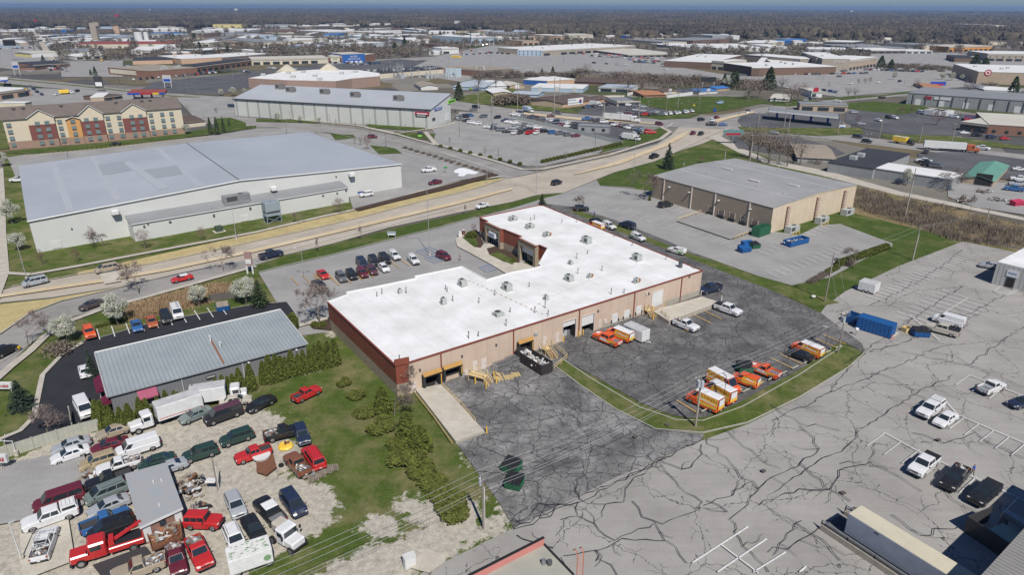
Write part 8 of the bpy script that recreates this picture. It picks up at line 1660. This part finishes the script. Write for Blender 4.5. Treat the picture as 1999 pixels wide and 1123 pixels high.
def rail(P,z,label,h=1.0,m=None,name='hand_rail'):
 q=[Vector((*G2(p,z),z))for p in P];c=q[0].copy();q=[p-c for p in q];rt=empty(name,c,0,label,'railing');
 for hh in(h,h*.55):g=MB();g.tube([p+Vector((0,0,hh))for p in q],.05,m or m_rail);g.build('bar',rt)
 L_=sum((b-a).length for a,b in zip(q[:-1],q[1:]));n=max(2,int(L_/2.2));
 for a,b in zip(q[:-1],q[1:]):
  k=max(1,round((b-a).length/2.2));[MB().cyl(a+(b-a)*(i/k),a+(b-a)*(i/k)+Vector((0,0,h)),.05,m or m_rail,n=6).build('post',rt)for i in range(k+1)]
rail([(863,757),(900,795),(928,828)],.1,'cream yellow rail on the right side of the concrete ramp');rail([(808,768),(845,815),(882,868)],.3,'low cream rail on the left side of the concrete ramp',.5);rail([(1082,723),(1108,703),(1074,672)],.2,'cream yellow guard rail around the stair pit',1.1);rail([(1291,612),(1306,626)],.9,'short cream rail with brown panel on the raised dock',.9);rail([(1323,432),(1368,416)],.1,'cream rail beside the warehouse dock apron');rail([(1434,468),(1468,455)],.1,'second cream rail by the warehouse stair')
LAY[0]+=.004;q=pts([(811,765),(862,756),(946,848),(890,868)]);g=MB();g.prism(q,0,LAY[0]+.06,m_conc,m_conw);g.build('concrete_ramp',kind='structure');g=MB();zd=1.0;q=[G2(p,zd)for p in[(1288,602),(1371,579),(1404,590),(1306,627),(1276,608)]];g.prism(q,0,zd,m_conc,m_conw);g.build('raised_dock',label='raised concrete loading dock at the rear corner of the white roofed building',cat='loading dock')
for i,(x,y)in enumerate([(928,751),(969,750),(949,760),(964,738),(1100,669),(1130,659),(1138,655),(1165,643),(1275,626),(1274,609),(1297,600),(950,848),(1368,578),(1408,588)]):g=MB();g.cyl((0,0,0),(0,0,1.25),.11,m_bollard if i<12 else m_boxw,n=10);g.cyl((0,0,1.25),(0,0,1.3),.07,m_bollard if i<12 else m_boxw,n=10);g.build('bollard',loc=G(x,y),label='yellow steel bollard guarding the rear wall' if i<11 else 'yellow bollard at the foot of the concrete ramp' if i==11 else 'white bollard at the raised dock corner',cat='bollard')
def pallet(x,y,label,m=m_rail,tilt=0.0,z=.15,rz=.3,s=1.2):
 rt=MB();[rt.box((0,-s/2+.09+k*s/6.5,.12),(s,.11,.025),m,ry=tilt)for k in range(7)];[rt.box((xx,0,.05),(.1,s,.1),m,ry=tilt)for xx in(-s/2+.05,0,s/2-.05)];rt.build('wooden_pallet',loc=G(x,y,z),rz=rz,label=label,cat='pallet')
for x,y,lb,t in((975,733,'tan pallet leaning by the wall racks',.5),(973,741,'tan pallet lying nearest the stair bollard',.1),(992,738,'tan pallet flat on the tarred yard, middle one',0),(1007,733,'tan pallet flat on the tarred yard near the scrap container',0),(637,920,'weathered lattice pallet on the grass edge, upper',.2),(650,915,'pale lattice pallet farthest on the grass',.1),(625,928,'stack of weathered pallets below the rusty pickup',0),(612,935,'flattened weathered pallets at the yard edge',0)):pallet(x,y,lb,m_rail if x>700 else m_wood,t,s=1.4)
for k,(x,y)in enumerate(((966,723),(990,712))):g=MB();[g.box((i*.45,0,.6),(.06,1.6,1.2),m_steel,ry=.3)for i in range(7)];[g.cyl((-.2,yy,.3+j*.6),(3,yy,.3+j*.6),.04,m_galv,n=5)for yy in(-.7,.7)for j in range(2)];g.build('metal_rack',loc=G(x,y,.1),rz=W_S.rz,label='dark stacked metal rack against the rear wall, '+('left' if k==0 else 'right')+' of two',cat='rack')
rt=empty('wooden_crate',G(1768,648),.4,'open wooden crate beside the blue compactor','crate');g=MB();[g.box((x*.75,y*.6,.5),(.08 if x else 1.5,.08 if y else 1.2,1.0),m_rail)for x,y in((-1,0),(1,0),(0,-1),(0,1))];g.build('boards',rt);g=MB();g.box((0,0,.06),(1.5,1.2,.08),m_wood);g.build('base',rt)
g=MB();g.cyl((0,0,0),(0,0,.08),.35,m_wor,n=8);g.cyl((0,0,0),(0,0,.9),.2,m_wor,r1=.05,n=10);g.cyl((0,0,.4),(0,0,.55),.145,m_boxw,r1=.115,n=10);g.build('traffic_cone',loc=G(1741,662),label='orange traffic cone at the end of the compactor pad',cat='cone')
for(x,y,s,lb,m)in((800,1106,(1.3,.9,1.5),'white utility cabinet on a concrete pad at the bottom',m_boxw),(898,463,(.9,.6,1.6),'white drop box at the sidewalk corner by the brick building',m_boxw),(905,458,(.8,.8,1.3),'brown yellow bin beside the white drop box',m_rust)):g=MB();g.cbox((0,0,s[2]/2),s,m,.06);g.box((0,0,s[2]+.03),(s[0]+.08,s[1]+.08,.06),m_frame);g.build('utility_cabinet',loc=G(x,y,.12),rz=.5,label=lb,cat='cabinet')
for i,(x,y)in enumerate([(1302,834),(1240,858),(1645,968),(1668,1000),(1831,864),(1490,925)]):g=MB();g.cyl((0,0,LAY[0]),(0,0,LAY[0]+.03),.34,mat('cast_iron',(.11,.09,.08),.8),n=16);g.build('manhole_cover',loc=G(x,y),label='round dark manhole cover in the cracked paving',cat='manhole cover')
for i in range(12):t=i/11;p=G2((1376,806)).lerp(G2((1636,682)),t);g=MB();g.cbox((0,0,.08),(1.8,.16,.14),m_cream,.03);g.build('wheel_stop',loc=(p.x,p.y,LAY[0]),rz=math.atan2(*(reversed(list(G2((1636,682))-G2((1376,806)))))),label='cream concrete wheel stop along the lower kerb of the yard',cat='wheel stop')
def heap(x,y,r,label,n=45,seed=1):
 rr=random.Random(seed);g=MB();[g.box((rr.gauss(0,r*.45),rr.gauss(0,r*.45),rr.uniform(.1,.8)),(rr.uniform(.3,1.6),rr.uniform(.1,.6),rr.uniform(.04,.25)),rr.choice([m_wood,m_rust,m_steel,m_boxw,m_trim,m_wood]),rz=rr.uniform(0,3.1),ry=rr.uniform(-.4,.4))for _ in range(n)];g.build('scrap_heap',loc=G(x,y,.1),label=label,cat='scrap heap')
heap(365,950,2.0,'heap of grey planks right of the shed');heap(372,965,1.6,'white and rusty scrap pile at the shed corner',40,2);heap(178,935,1.4,'rust brown wrecked front end between the camouflage suv and old pickup',30,3);heap(385,1000,1.4,'dark timber pile above the red suv',25,4);heap(1880,393,3,'tan lumber and scrap pile before the green roofed garage',60,5);heap(1950,392,3,'brown pallet pile in the gravel yard',60,6);heap(1920,376,2.4,'orange and grey machinery parts by the garage door',50,7);heap(600,925,1.0,'loose boards below the rusty pickup',20,8)
rt=empty('substation',G(800,152),0,'grey steel substation lattice beside the long cream wall','substation');g=MB();rr=random.Random(3)
for i in range(26):x,y=rr.uniform(-28,42),rr.uniform(-6,16);hh=rr.uniform(5,13);g.box((x,y,hh/2),(.35,.35,hh),m_galv);g.box((x,y,hh*.8),(rr.uniform(2,7),.3,.3),m_galv);g.cyl((x+1,y,0),(x+1,y,3),.7,m_tran,n=8)
g.build('steel_frame',rt);g=MB();g.box((38,8,4),(14,.3,8),mat('pale_screen',(.42,.50,.54),.7));g.build('screen_wall',rt)
SK=mat('skin',(.42,.26,.19),.7);HAIR=mat('hair',(.03,.02,.015),.9)
def person(x,y,label,shirt,pants,rz,walk=.25,bare=False):
 B=G(x,y,LAY[0]*.6+.05);rt=empty('person',B,rz,label,'person');V_=[];E_=[];Rr=[]
 def v(p,r):V_.append(p);Rr.append(r);return len(V_)-1
 pel=v((0,0,.95),.15);ch=v((0,0,1.2),.15);sh=v((0,0,1.42),.14);nk=v((0,0,1.52),.06);hd=v((.02,0,1.64),.09);ht=v((.01,0,1.74),.08);E_+=[(pel,ch),(ch,sh),(sh,nk),(nk,hd),(hd,ht)]
 for s in(1,-1):
  hp=v((0,s*.1,.9),.1);kn=v((.12*s*walk*4*.5+.03,s*.11,.5),.065);an=v((.25*s*walk*2-.03,s*.11,.09),.042);ft=v((.25*s*walk*2+.14,s*.12,.05),.035);E_+=[(pel,hp),(hp,kn),(kn,an),(an,ft)]
  so_=v((0,s*.2,1.4),.06);el=v((-.05*s,s*.26,1.13),.045);wr=v((.12-.1*s,s*.25,.9),.03);ha=v((.15-.1*s,s*.24,.8),.035);E_+=[(sh,so_),(so_,el),(el,wr),(wr,ha)]
  for k in range(4):fi=v((.12-.1*s+.02*k,s*.24,.72),.008);E_.append((ha,fi))
  th=v((.2-.1*s,s*.22,.77),.009);E_.append((ha,th))
 me=bpy.data.meshes.new('body');me.from_pydata(V_,E_,[]);o=bpy.data.objects.new('body',me);col.objects.link(o);md=o.modifiers.new('s','SKIN');me.skin_vertices[0].data[0].use_root=True
 for i,r in enumerate(Rr):me.skin_vertices[0].data[i].radius=(r,r)
 o.modifiers.new('u','SUBSURF').levels=2;dg=bpy.context.evaluated_depsgraph_get();m2=bpy.data.meshes.new_from_object(o.evaluated_get(dg));bpy.data.objects.remove(o);m2 .name='body'
 for m in(SK,shirt,pants,HAIR):m2 .materials.append(m)
 for p in m2 .polygons:c=p.center;p.material_index=3 if c.z>1.7 or(c.z>1.6 and c.x<-.03)else 0 if c.z>1.5 or(abs(c.y)>.17 and c.z<1.22 and c.z>.6)or bare and c.z>.95 else 1 if c.z>.93 else 2
 for p in m2 .polygons:p.use_smooth=True
 o=bpy.data.objects.new('body',m2);col.objects.link(o);o.parent=rt
person(898,508,'person in dark clothes walking across the front lot past the maroon suv',SK,m_rust,.5,bare=True);person(1160,423,'person in blue walking in the side drive near the bare tree',mb_,mk_,2.2);person(1897,928,'person in a bright blue shirt behind the lumber pickup',mb_,mk_,-1.2)
# planting, measured on the photo: kind, base x, base y, top y, width factor | label
TR="""
spruce 1303 330 278 .8|tall green spruce beside the main road
spruce 45 800 738 1.25|blue green spruce by the black drive
spruce 183 740 678 .6|narrow spruce at the corner of the metal shop
blossom 130 672 612 1|white blossom tree nearest the black drive corner
blossom 232 635 570 1.05|white blossom tree beside the brown sedan on the frontage road
blossom 390 600 553 1|white blossom tree above the parked white ladder van
blossom 480 595 540 1.1|white blossom tree by the board screen
blossom 25 437 387 1|white blossom tree left of the arena, upper
blossom 37 490 450 1.1|white blossom tree left of the arena corner, lower
blossom 8 325 295 1|white blossom tree by the hotel lot
pine 508 600 545 1.2|dark pine at the left end of the front lot
round 572 645 612 .6|dark upright evergreen at the corner of the metal shop
bare 623 635 555 1.15|large bare tree beside the red corner of the white roofed building
bare 272 574 515 1.1|bare spreading tree on the verge above the frontage road
bare 437 530 478 1|bare tree beside the main road near the pinkish sign
bare 95 855 795 1.3|bare tree by the concrete fence on the black drive
bare 57 680 615 1|bare tree by the yellow diamond sign
bare 1258 390 335 1.15|large bare tree at the warehouse corner
bare 1132 412 382 1.2|bare tree over the black suv in the side drive
bare 770 812 745 .9|bare tree among the yews beside the ramp
bare 795 768 705 .6|bare climber at the red corner of the white roofed building
redbud 283 486 448 1|reddish budding tree before the arena annex left end
redbud 150 512 485 .8|small red budding tree before the arena, left
redbud 82 518 485 .6|narrow red budding tree at the arena corner
bare 187 465 445 .8|small bare tree before the arena wall
bare 203 480 445 1.2|round bare tree before the arena wall
redbud 184 478 442 .5|slim reddish tree before the arena wall
redbud 396 470 443 .8|low reddish tree by the green transformer
redbud 663 418 387 1.1|reddish brown tree at the right end of the arena annex
bare 582 436 413 1|thin bare tree before the arena annex
bare 705 470 441 .35|thin sapling on the verge, right of the pickup
bare 617 493 463 .35|thin sapling on the verge by the dark blue pickup
bare 524 518 508 .3|tiny sapling at the verge end
bare 908 420 400 .4|thin sapling on the verge above the white sedan
redbud 925 455 437 .9|bare purple shrub tree at the brick entrance
pine 1058 412 378 1.3|dark pine behind the white roof edge
arb 1268 392 380 1|golden green cone at the warehouse corner
redbud 1370 318 303 1.3|reddish tree behind the grey warehouse roof
bare 1658 518 483 1.2|bushy bare tree in the lot edge hedge
blossom 1768 362 327 .9|white blossom tree before the grey block shop
bare 1840 375 330 1.3|bare tree at the end of the white roofed wing
bare 1875 410 378 .5|thin bare tree in the scrub strip, left
bare 1893 414 380 .5|thin bare tree in the scrub strip, right
farcon 412 262 228 .6|evergreen in the hotel corner group, left
farcon 425 264 228 .6|evergreen in the hotel corner group, middle
farcon 437 258 228 .5|evergreen in the hotel corner group, right
farcon 448 247 230 .5|smallest evergreen beside the hotel corner group
blossom 366 262 240 1|white blossom tree at the hotel annex
blossom 231 271 250 1|white blossom tree at the hotel front
farcon 249 271 255 .7|dark evergreen at the hotel front, left
farcon 260 268 258 .7|dark evergreen at the hotel front, right
budding 367 219 202 1.1|pale budding tree behind the hotel
redbud 423 221 210 1.1|small dark tree in the pale lot
blossom 432 187 172 1.1|white blossom tree above the pale lot, left
blossom 455 187 169 1.1|white blossom tree above the pale lot, middle
blossom 478 184 171 1.1|white blossom tree above the pale lot, right
budding 407 186 175 .8|pale budding tree beside the white blossoms
farcon 178 147 134 .9|dark evergreen on the station road, left
farcon 187 148 129 .9|dark evergreen on the station road, right
farcon 85 120 107 1.2|round evergreen by the far left road
farbare 68 100 60 1.2|large bare tree beside the far left road
farbare 122 124 105 1.5|bare tree right of the far left road
farbare 130 140 118 1.3|bare tree before the cream hall
blossom 543 238 219 .9|white young tree before the sports hall, left
blossom 587 240 224 .9|white young tree before the sports hall, middle
blossom 624 241 227 .8|white young tree before the sports hall, right
farbare 656 246 230 .5|bare young tree before the sports hall, left
farbare 694 249 236 .5|bare young tree before the sports hall, right
farbare 829 260 248 .5|pale young tree beside the monument sign
redbud 718 292 264 .8|white flowering tree by the side road
budding 752 288 283 1|small pale tree in the arena lot
farbare 693 282 266 .7|dark bare tree at the arena roof edge, left
farbare 705 284 265 .8|dark bare tree at the arena roof edge, right
farbare 878 279 266 .9|round bare tree in the dealer lot corner
farbare 947 300 283 .8|round bare tree at the dealer lot kerb, left
farbare 1104 312 293 .9|round bare tree at the dealer lot kerb, middle
farbare 1173 300 280 .9|round bare tree at the dealer lot kerb, right
farbare 1141 300 288 .7|bare sapling at the dealer lot kerb
farcon 1058 145 133 1.1|dark cone tree behind the blue fronted shop, left
farcon 1079 145 129 1.1|dark cone tree behind the blue fronted shop, right
farcon 896 196 160 1.1|large pine at the corner of the sports hall
farbare 934 178 128 1|tall bare tree by the blue sheds, left
farbare 968 175 135 .9|tall bare tree by the blue sheds, right
farbare 1225 180 133 1.4|tall bare tree in the tree line, left
farbare 1250 182 140 1.5|broad bare tree in the tree line
farbare 1300 170 140 1.6|dense grey bare tree in the tree line
farbare 1145 145 120 1.3|pale bare tree at the mall lot edge
farbare 1325 175 155 1.4|bare tree behind the white fence
farbare 1362 190 160 1.3|bare tree by the blue roofed garage
farcon 1413 170 143 1|dark cone tree beside the billboard
farcon 1432 172 135 1.5|large dark evergreen below the dark brick store
blossom 1420 172 150 1.5|white blossom tree behind the blue roofed house
farbare 1460 195 145 1.5|large bare tree right of the blossom tree
farbare 1482 190 150 1.5|bare tree near the dark evergreens
farcon 1500 175 130 1.3|dark evergreen at the brick store corner
farbare 1543 203 160 1.7|large spreading tree beside the pale blue house
farbare 1557 198 158 1.5|spreading tree behind the pale blue house
farbare 1525 178 145 1.4|dark bare tree above the pale blue house
farbare 1572 180 160 1.2|bare tree behind the corner shop
blossom 1293 130 119 1.2|white blossom tree at the dark brick wall, left
blossom 1320 130 119 1.1|white blossom tree at the dark brick wall, first of the trio
blossom 1345 131 119 1.2|white blossom tree at the dark brick wall, second of the trio
blossom 1360 131 119 1|white blossom tree at the dark brick wall, third of the trio
farcon 1718 135 108 1.4|large dark evergreen on the mall bank, left
farcon 1738 135 115 1.5|lower dark evergreen on the mall bank
farcon 1900 138 105 1.5|large dark evergreen group, left
farcon 1920 139 112 1.7|large dark evergreen group, right
farbare 1890 190 148 1.3|bare tree before the red bullseye store
farcon 1975 190 148 1.1|tall dark evergreen before the red bullseye store
farbare 1655 190 167 1.2|twin bare tree on the lawn island, left
farbare 1668 190 167 1.2|twin bare tree on the lawn island, right
farbare 1618 170 158 .9|pale bare tree in the department store lot
redbud 1675 165 153 1|small purple tree in the island row, left
redbud 1688 164 152 1|small purple tree in the island row, middle
redbud 1698 163 150 1|small purple tree in the island row, right
blossom 1745 156 139 .9|pale blossom tree in the mall lot
blossom 1838 156 140 1.2|white blossom tree below the shrub bank, left
blossom 1856 157 140 1.2|white blossom tree below the shrub bank, middle
blossom 1877 157 145 1.2|white blossom tree below the shrub bank, right
farbare 1788 172 150 1|bare tree in the lower mall lot
farbare 1462 310 240 1|tall bare tree by the trail, first
farbare 1478 312 238 .8|tall bare tree by the trail, second
farbare 1500 320 240 1|tall bare tree by the trail, third
farbare 1520 318 245 .7|tall bare tree by the trail, fourth
farbare 1536 325 250 .9|tall bare tree by the trail, fifth
farbare 1562 322 262 1|tall bare tree at the tan roofed house
redbud 1757 225 207 1.2|reddish tree on the lawn behind the dark lot, left
redbud 1781 222 205 1.2|reddish tree on the lawn behind the dark lot, right
redbud 1828 245 215 1.3|dark red tree in the dark lot island
redbud 1673 245 225 .8|small red tree beside the parked silver car
yew 672 752 725 .9|dense yew beside the red pickup on the grass
yew 696 778 765 1|low yew below the red pickup
yew 712 812 785 1.2|spreading yew left of the ramp
yew 745 838 800 1.3|broad yew in the diagonal row, first
arb 748 805 755 1.4|upright yellow green evergreen beside the bare tree
arb 795 858 805 1.5|upright yellow green evergreen near the ramp, upper
arb 820 880 828 1.7|upright yellow green evergreen near the ramp, lower
yew 775 872 848 1.0|small yew in the diagonal row
yew 795 905 868 1.3|broad yew in the diagonal row, second
yew 825 925 890 1.2|broad yew in the diagonal row, third
yew 845 950 910 1.3|broad yew in the diagonal row, fourth
yew 865 972 930 1.3|broad yew in the diagonal row, fifth
yew 882 992 950 1.4|broad yew in the diagonal row, sixth
yew 890 1008 975 1.1|last yew of the diagonal row near the utility pole
round 615 640 628 1|round green shrub under the large bare tree, left
round 630 640 628 1.1|round green shrub under the large bare tree, right
round 921 465 452 1.4|golden green round shrub at the brick entrance
round 1003 513 504 1|green round shrub at the second portal
scrubby 115 690 665 1.6|bare bush at the edge of the black drive
scrubby 1660 520 505 1.2|bare bush in the lot edge
"""
for ln in TR.strip().split('\n'):
 a,lb=ln.split('|');k,x,y,t,w_=a.split();tree(k,(float(x),float(y)),float(t),lb,wid=float(w_)*(1.0 if k!='yew' else 1.5),h=None if k!='yew' else rnd.uniform(1.25,1.75))
HP=[(194,830,45),(206,836,50),(222,840,42),(242,843,44),(258,838,46),(278,820,40),(290,815,34),(312,806,30),(328,800,34),(345,796,30),(352,794,26),(382,790,34),(398,785,20),(425,773,32),(438,770,34),(448,768,30),(458,768,34),(471,766,42),(492,762,46),(517,750,40),(529,748,48),(543,743,46),(552,740,40),(560,738,36),(572,734,44),(585,731,36),(595,729,40),(608,725,38),(617,722,44),(628,719,46),(643,716,44),(655,713,46)]
for(x,y,h)in HP:tree('arb',(x,y),y-h*1.15,'dense yellow green arborvitae in the row along the grey metal shop',wid=.86,group='arborvitae hedge along the metal shop')
for(x,y,gp,kd,w_)in[(190+i*8,641-i*2.2,'g','round',1)for i in range(7)]:tree('round',(x,y),y-7,'small golden round shrub at the edge of the black lot',wid=w_)
for i in range(16):t=i/15;x=1638-60*0+t*90;y=519-t*32;tree('round',(x,y),y-12,'golden green shrub in the hedge between the two lots',wid=1.2,group='hedge between the lots')
for i in range(12):t=i/11;x=1583+t*50;y=553-t*28;tree('scrubby' if i<7 else 'round',(x,y),y-9,'low dark shrub in the hedge between the two lots',wid=1.3,group='hedge between the lots')
for i in range(15):t=i/14;tree('scrubby',(790+t*165,290+t*50),284+t*49,'small round bush in the row along the side road',wid=1.4,group='bushes along the side road')
for i in range(22):t=i/21;tree('round',(1060+t*150,318-t*34),311-t*34,'low clipped bush in the row along the dealer lot kerb',wid=1.3,group='bushes along the dealer lot kerb')
for i in range(9):t=i/8;tree('round',(860+t*155,288+t*34),282+t*34,'low clipped bush at the dealer lot left kerb',wid=1.3,group='bushes along the dealer lot kerb')
rq=random.Random(21)
for i in range(9):tree('scrubby',(1010+rq.uniform(-35,20),205-i*1.2),182,'big olive bush beside the brown roofed hall',wid=1.6,group='olive bushes by the hall')
for(x0,y0,x1,y1,n,h,lb)in((1722,134,1830,134,16,9,'brown bush on the bank above the department store lot'),(1838,137,1900,138,9,8,'tan bush on the bank left of the big evergreens'),(1130,150,1490,172,34,16,'bare brown bush in the long tree line'),(930,150,1130,150,18,12,'bare bush behind the blue fronted shop'),(1915,172,1970,178,8,12,'conical shrub before the red bullseye store')):
 for i in range(n):t=i/(n-1);x=x0+(x1-x0)*t+rq.uniform(-3,3);y=y0+(y1-y0)*t+rq.uniform(-3,3);tree('scrubby',(x,y),y-h*rq.uniform(.7,1.2),lb,wid=1.6,group=lb+'s')
for i in range(285):
 y=30+75*rq.random()**1.0;y=max(y,46);x=rq.uniform(-40,2040)
 if 1290<x<1700 and y>80 or 920<x<1290 and y>86:continue
 tree('fardense' if rq.random()<.85 else 'farcon',(x,y),y-(1333*11/(58*1333/(y-14)))*rq.uniform(.7,1.25),'bare tree among the distant low buildings',wid=1.4,group='trees among the distant businesses')
for i in range(16):x=1690+i*19+rq.uniform(-6,6);y=398+(x-1690)*.25+rq.uniform(-8,10);tree('farbare',(x,y),y-rq.uniform(14,30),'thin bare sapling standing in the scrub strip',wid=.8)
# scrub and reeds as stuff
def clumps(name,P,n,h,m,seed,wid=.9,k=30):
 q=[tuple(v)for v in pts(P)];xs_,ys_=[v[0]for v in q],[v[1]for v in q];rr=random.Random(seed);g=MB();c=0;tries=0
 while c<n and tries<n*30:
  tries+=1;x,y=rr.uniform(min(xs_),max(xs_)),rr.uniform(min(ys_),max(ys_))
  if inpoly(np.array([[x]]),np.array([[y]]),q)[0,0]<0:continue
  c+=1;hh=h*rr.uniform(.6,1.2)
  for _ in range(k):
   an=rr.uniform(0,6.28);b=Vector((x+rr.gauss(0,wid),y+rr.gauss(0,wid),0));t=b+Vector((math.cos(an)*.35*hh,math.sin(an)*.35*hh,hh*rr.uniform(.5,1)));s=Vector((-math.sin(an),math.cos(an),0))*(.05 if h<2.2 else.09)
   g.add([b-s,b+s,t+s*.5,t-s*.5],[(0,1,2,3)],m)
 return g.build(name,label=None,kind='stuff')
clumps('scrub_thicket',[(1678,372),(1720,385),(1860,425),(1999,455),(1999,488),(1905,475),(1860,468),(1780,440),(1690,415),(1668,405)],520,1.5,m_scr,5,wid=1.1,k=26)
clumps('scrub_thicket',[(1672,368),(1720,374),(1999,442),(1999,460),(1860,425),(1720,388)],60,1.2,m_scr,6)
clumps('dry_reeds',[(255,600),(330,580),(420,558),(455,562),(415,588),(360,602),(300,616),(255,624)],420,1.1,m_reed,7,wid=.7,k=36)
clumps('scrub_thicket',[(1440,270),(1480,285),(1560,312),(1610,325),(1600,312),(1540,290),(1470,262)],160,2.4,m_scr,8)
clumps('scrub_thicket',[(1120,148),(1290,150),(1420,162),(1500,165),(1500,178),(1400,175),(1240,172),(1130,160)],260,5,m_scr,9,wid=3,k=30)
# the woods: thousands of rough bare crowns out to the horizon
ico=bmesh.new();bmesh.ops.create_icosphere(ico,subdivisions=1,radius=1.0);IV=np.array([v.co[:]for v in ico.verts]);IF=np.array([[v.index for v in f.verts]for f in ico.faces]);ico.free()
ico=bmesh.new();bmesh.ops.create_icosphere(ico,subdivisions=2,radius=1.0);IV2=np.array([v.co[:]for v in ico.verts]);IF2=np.array([[v.index for v in f.verts]for f in ico.faces]);ico.free()
def wood_mat():
 m=bpy.data.materials.new('bare_woodland');m.use_nodes=True;t,N,L,b=node_chain(m);b.inputs['Roughness'].default_value=1;b.inputs['Specular IOR Level'].default_value=.05
 src=N.new('ShaderNodeTexCoord').outputs['Object'];n1=noise(N,L,src,.03,5,.8);n2=noise(N,L,src,.004,3,.6)
 c=ramp(N,L,n1 .outputs[0],[(.3,(.042,.037,.034)),(.45,(.078,.068,.058)),(.56,(.108,.096,.078)),(.64,(.074,.078,.050)),(.72,(.028,.036,.026))]);c=mix(N,L,1,c,ramp(N,L,n2 .outputs[0],[(.38,(.62,.64,.70)),(.62,(1.3,1.22,1.08))]),'MULTIPLY')
 n3=noise(N,L,src,.6,3,.8);c=mix(N,L,1,c,ramp(N,L,n3 .outputs[0],[(.3,(.55,.55,.55)),(.7,(1.4,1.4,1.4))]),'MULTIPLY');L.new(c,b.inputs['Base Color']);return m
m_woods=wood_mat();rg=np.random.default_rng(5)
def woods(n,r0,r1,rad,hgt,seed,iv,jf,amax=41,near=None):
 a=np.radians(rg.uniform(-amax,amax,n));r=np.sqrt(rg.uniform(r0**2,r1**2,n));x,y=np.sin(a)*r,np.cos(a)*r
 if near is not None:k=near(x,y);x,y=x[k],y[k];n=len(x)
 s=rad*rg.uniform(.6,1.35,n);h=hgt*rg.uniform(.65,1.3,n);V_=np.repeat(iv[None],n,0)*(1+rg.normal(0,.22,(n,len(iv),1)))
 V_[:,:,0]=V_[:,:,0]*s[:,None]+x[:,None];V_[:,:,1]=V_[:,:,1]*s[:,None]+y[:,None];V_[:,:,2]=(V_[:,:,2]*.5+.46)*h[:,None]
 F_=(np.repeat(jf[None],n,0)+(np.arange(n)*len(iv))[:,None,None]).reshape(-1,3);me=bpy.data.meshes.new('woods');vv=V_.reshape(-1,3).astype(np.float32)
 me.vertices.add(len(vv));me.vertices.foreach_set('co',vv.ravel());me.loops.add(len(F_)*3);me.loops.foreach_set('vertex_index',F_.ravel().astype(np.int32));me.polygons.add(len(F_));me.polygons.foreach_set('loop_start',np.arange(0,len(F_)*3,3,dtype=np.int32));me.update();me.validate();me.materials.append(m_woods)
 o=bpy.data.objects.new('woods',me);col.objects.link(o);o['kind']='stuff'
def edge(x,y):
 an=np.degrees(np.arctan2(x,y));r=np.hypot(x,y);e0=np.interp(an,[-41,-34,-28,-20,-12,-5,3,10,20,30,41],[2300,2500,2300,2500,2600,2100,1600,1500,1650,1500,1600]);return r>e0*(1+.06*np.sin(an*1.7)+.04*np.sin(an*5.1))
g_n=5200;ty=rg.uniform(44,118,g_n);tx=rg.uniform(-60,2060,g_n);P_=np.array([[*G2((a,b))]for a,b in zip(tx,ty)]);ok_=np.hypot(P_[:,0],P_[:,1])<2300
for q in LOTS:ok_&=~(inpoly(P_[:,0],P_[:,1],q)>-3)
for c_,r_ in FOOT:ok_&=np.hypot(P_[:,0]-c_.x,P_[:,1]-c_.y)>r_
P_=P_[ok_][:1700];n_=len(P_);K=70;v_=rg.normal(0,1,(n_,K,3));v_/=np.linalg.norm(v_,axis=2,keepdims=True);v_*=rg.random((n_,K,1))**.4;hh=rg.uniform(.6,1.25,(n_,1))
C_=np.stack([P_[:,:1]+v_[...,0]*3.6*hh,P_[:,1:]+v_[...,1]*3.6*hh,(5.2+v_[...,2]*4.4)*hh],-1).reshape(-1,1,3);Q_=C_+rg.normal(0,.62,(len(C_),4,3));me=bpy.data.meshes.new('street_trees');me.from_pydata(Q_.reshape(-1,3).tolist(),[],np.arange(len(C_)*4).reshape(-1,4).tolist());me.materials.append(m_fard);o=bpy.data.objects.new('street_trees',me);col.objects.link(o);o['kind']='stuff'
woods(34000,1400,3600,6.5,14,1,IV2,IF2,near=edge)
woods(42000,3600,9000,15,17,2,IV,IF);woods(26000,9000,26000,48,26,3,IV,IF)
# haze
g=MB();hm_=bpy.data.materials.new('haze_air');hm_.use_nodes=True;t=hm_.node_tree;t.nodes.remove(t.nodes['Principled BSDF']);pv=t.nodes.new('ShaderNodeVolumePrincipled');pv.inputs['Color'].default_value=(.45,.66,1.0,1);pv.inputs['Density'].default_value=8.5e-5;pv.inputs['Anisotropy'].default_value=.2
t.links.new(pv.outputs[0],t.nodes['Material Output'].inputs['Volume']);g.b2((-27000,-350,-1.5),(27000,33000,110),hm_);hzo=g.build('haze',kind='stuff')
# labels shared by look-alikes: add the place in the photo
from collections import defaultdict
bpy.context.view_layer.update()
D_=defaultdict(list)
for o in bpy.data.objects:
 if o.parent is None and o.get('label')and not o.get('kind'):D_[o['label']].append(o)
def nth(k,n):
 if k==0:return 'leftmost'
 if k==n-1:return 'rightmost'
 w_=['','second','third','fourth','fifth','sixth','seventh','eighth','ninth','tenth'];k+=1
 return(w_[k-1]if k<=10 else str(k)+('th' if 10<k%100<20 or k%10 not in(1,2,3)else{1:'st',2:'nd',3:'rd'}[k%10]))+' from left'
for lb,L_ in D_.items():
 if len(L_)>1:
  L_.sort(key=lambda o:project(o.matrix_world.translation)[0])
  for k,o in enumerate(L_):
   w_=lb.split();extra=nth(k,len(L_)).split();o['label']=' '.join(w_[:16-len(extra)])+', '+' '.join(extra)
   if not o.get('group'):o['group']=lb
for o in bpy.data.objects:
 if o.parent is None and o.get('label')and len(o['label'].split())<4:o['label']=o['label']+' in the distance'
print('objects',len(bpy.data.objects),'time',time.time()-T0)
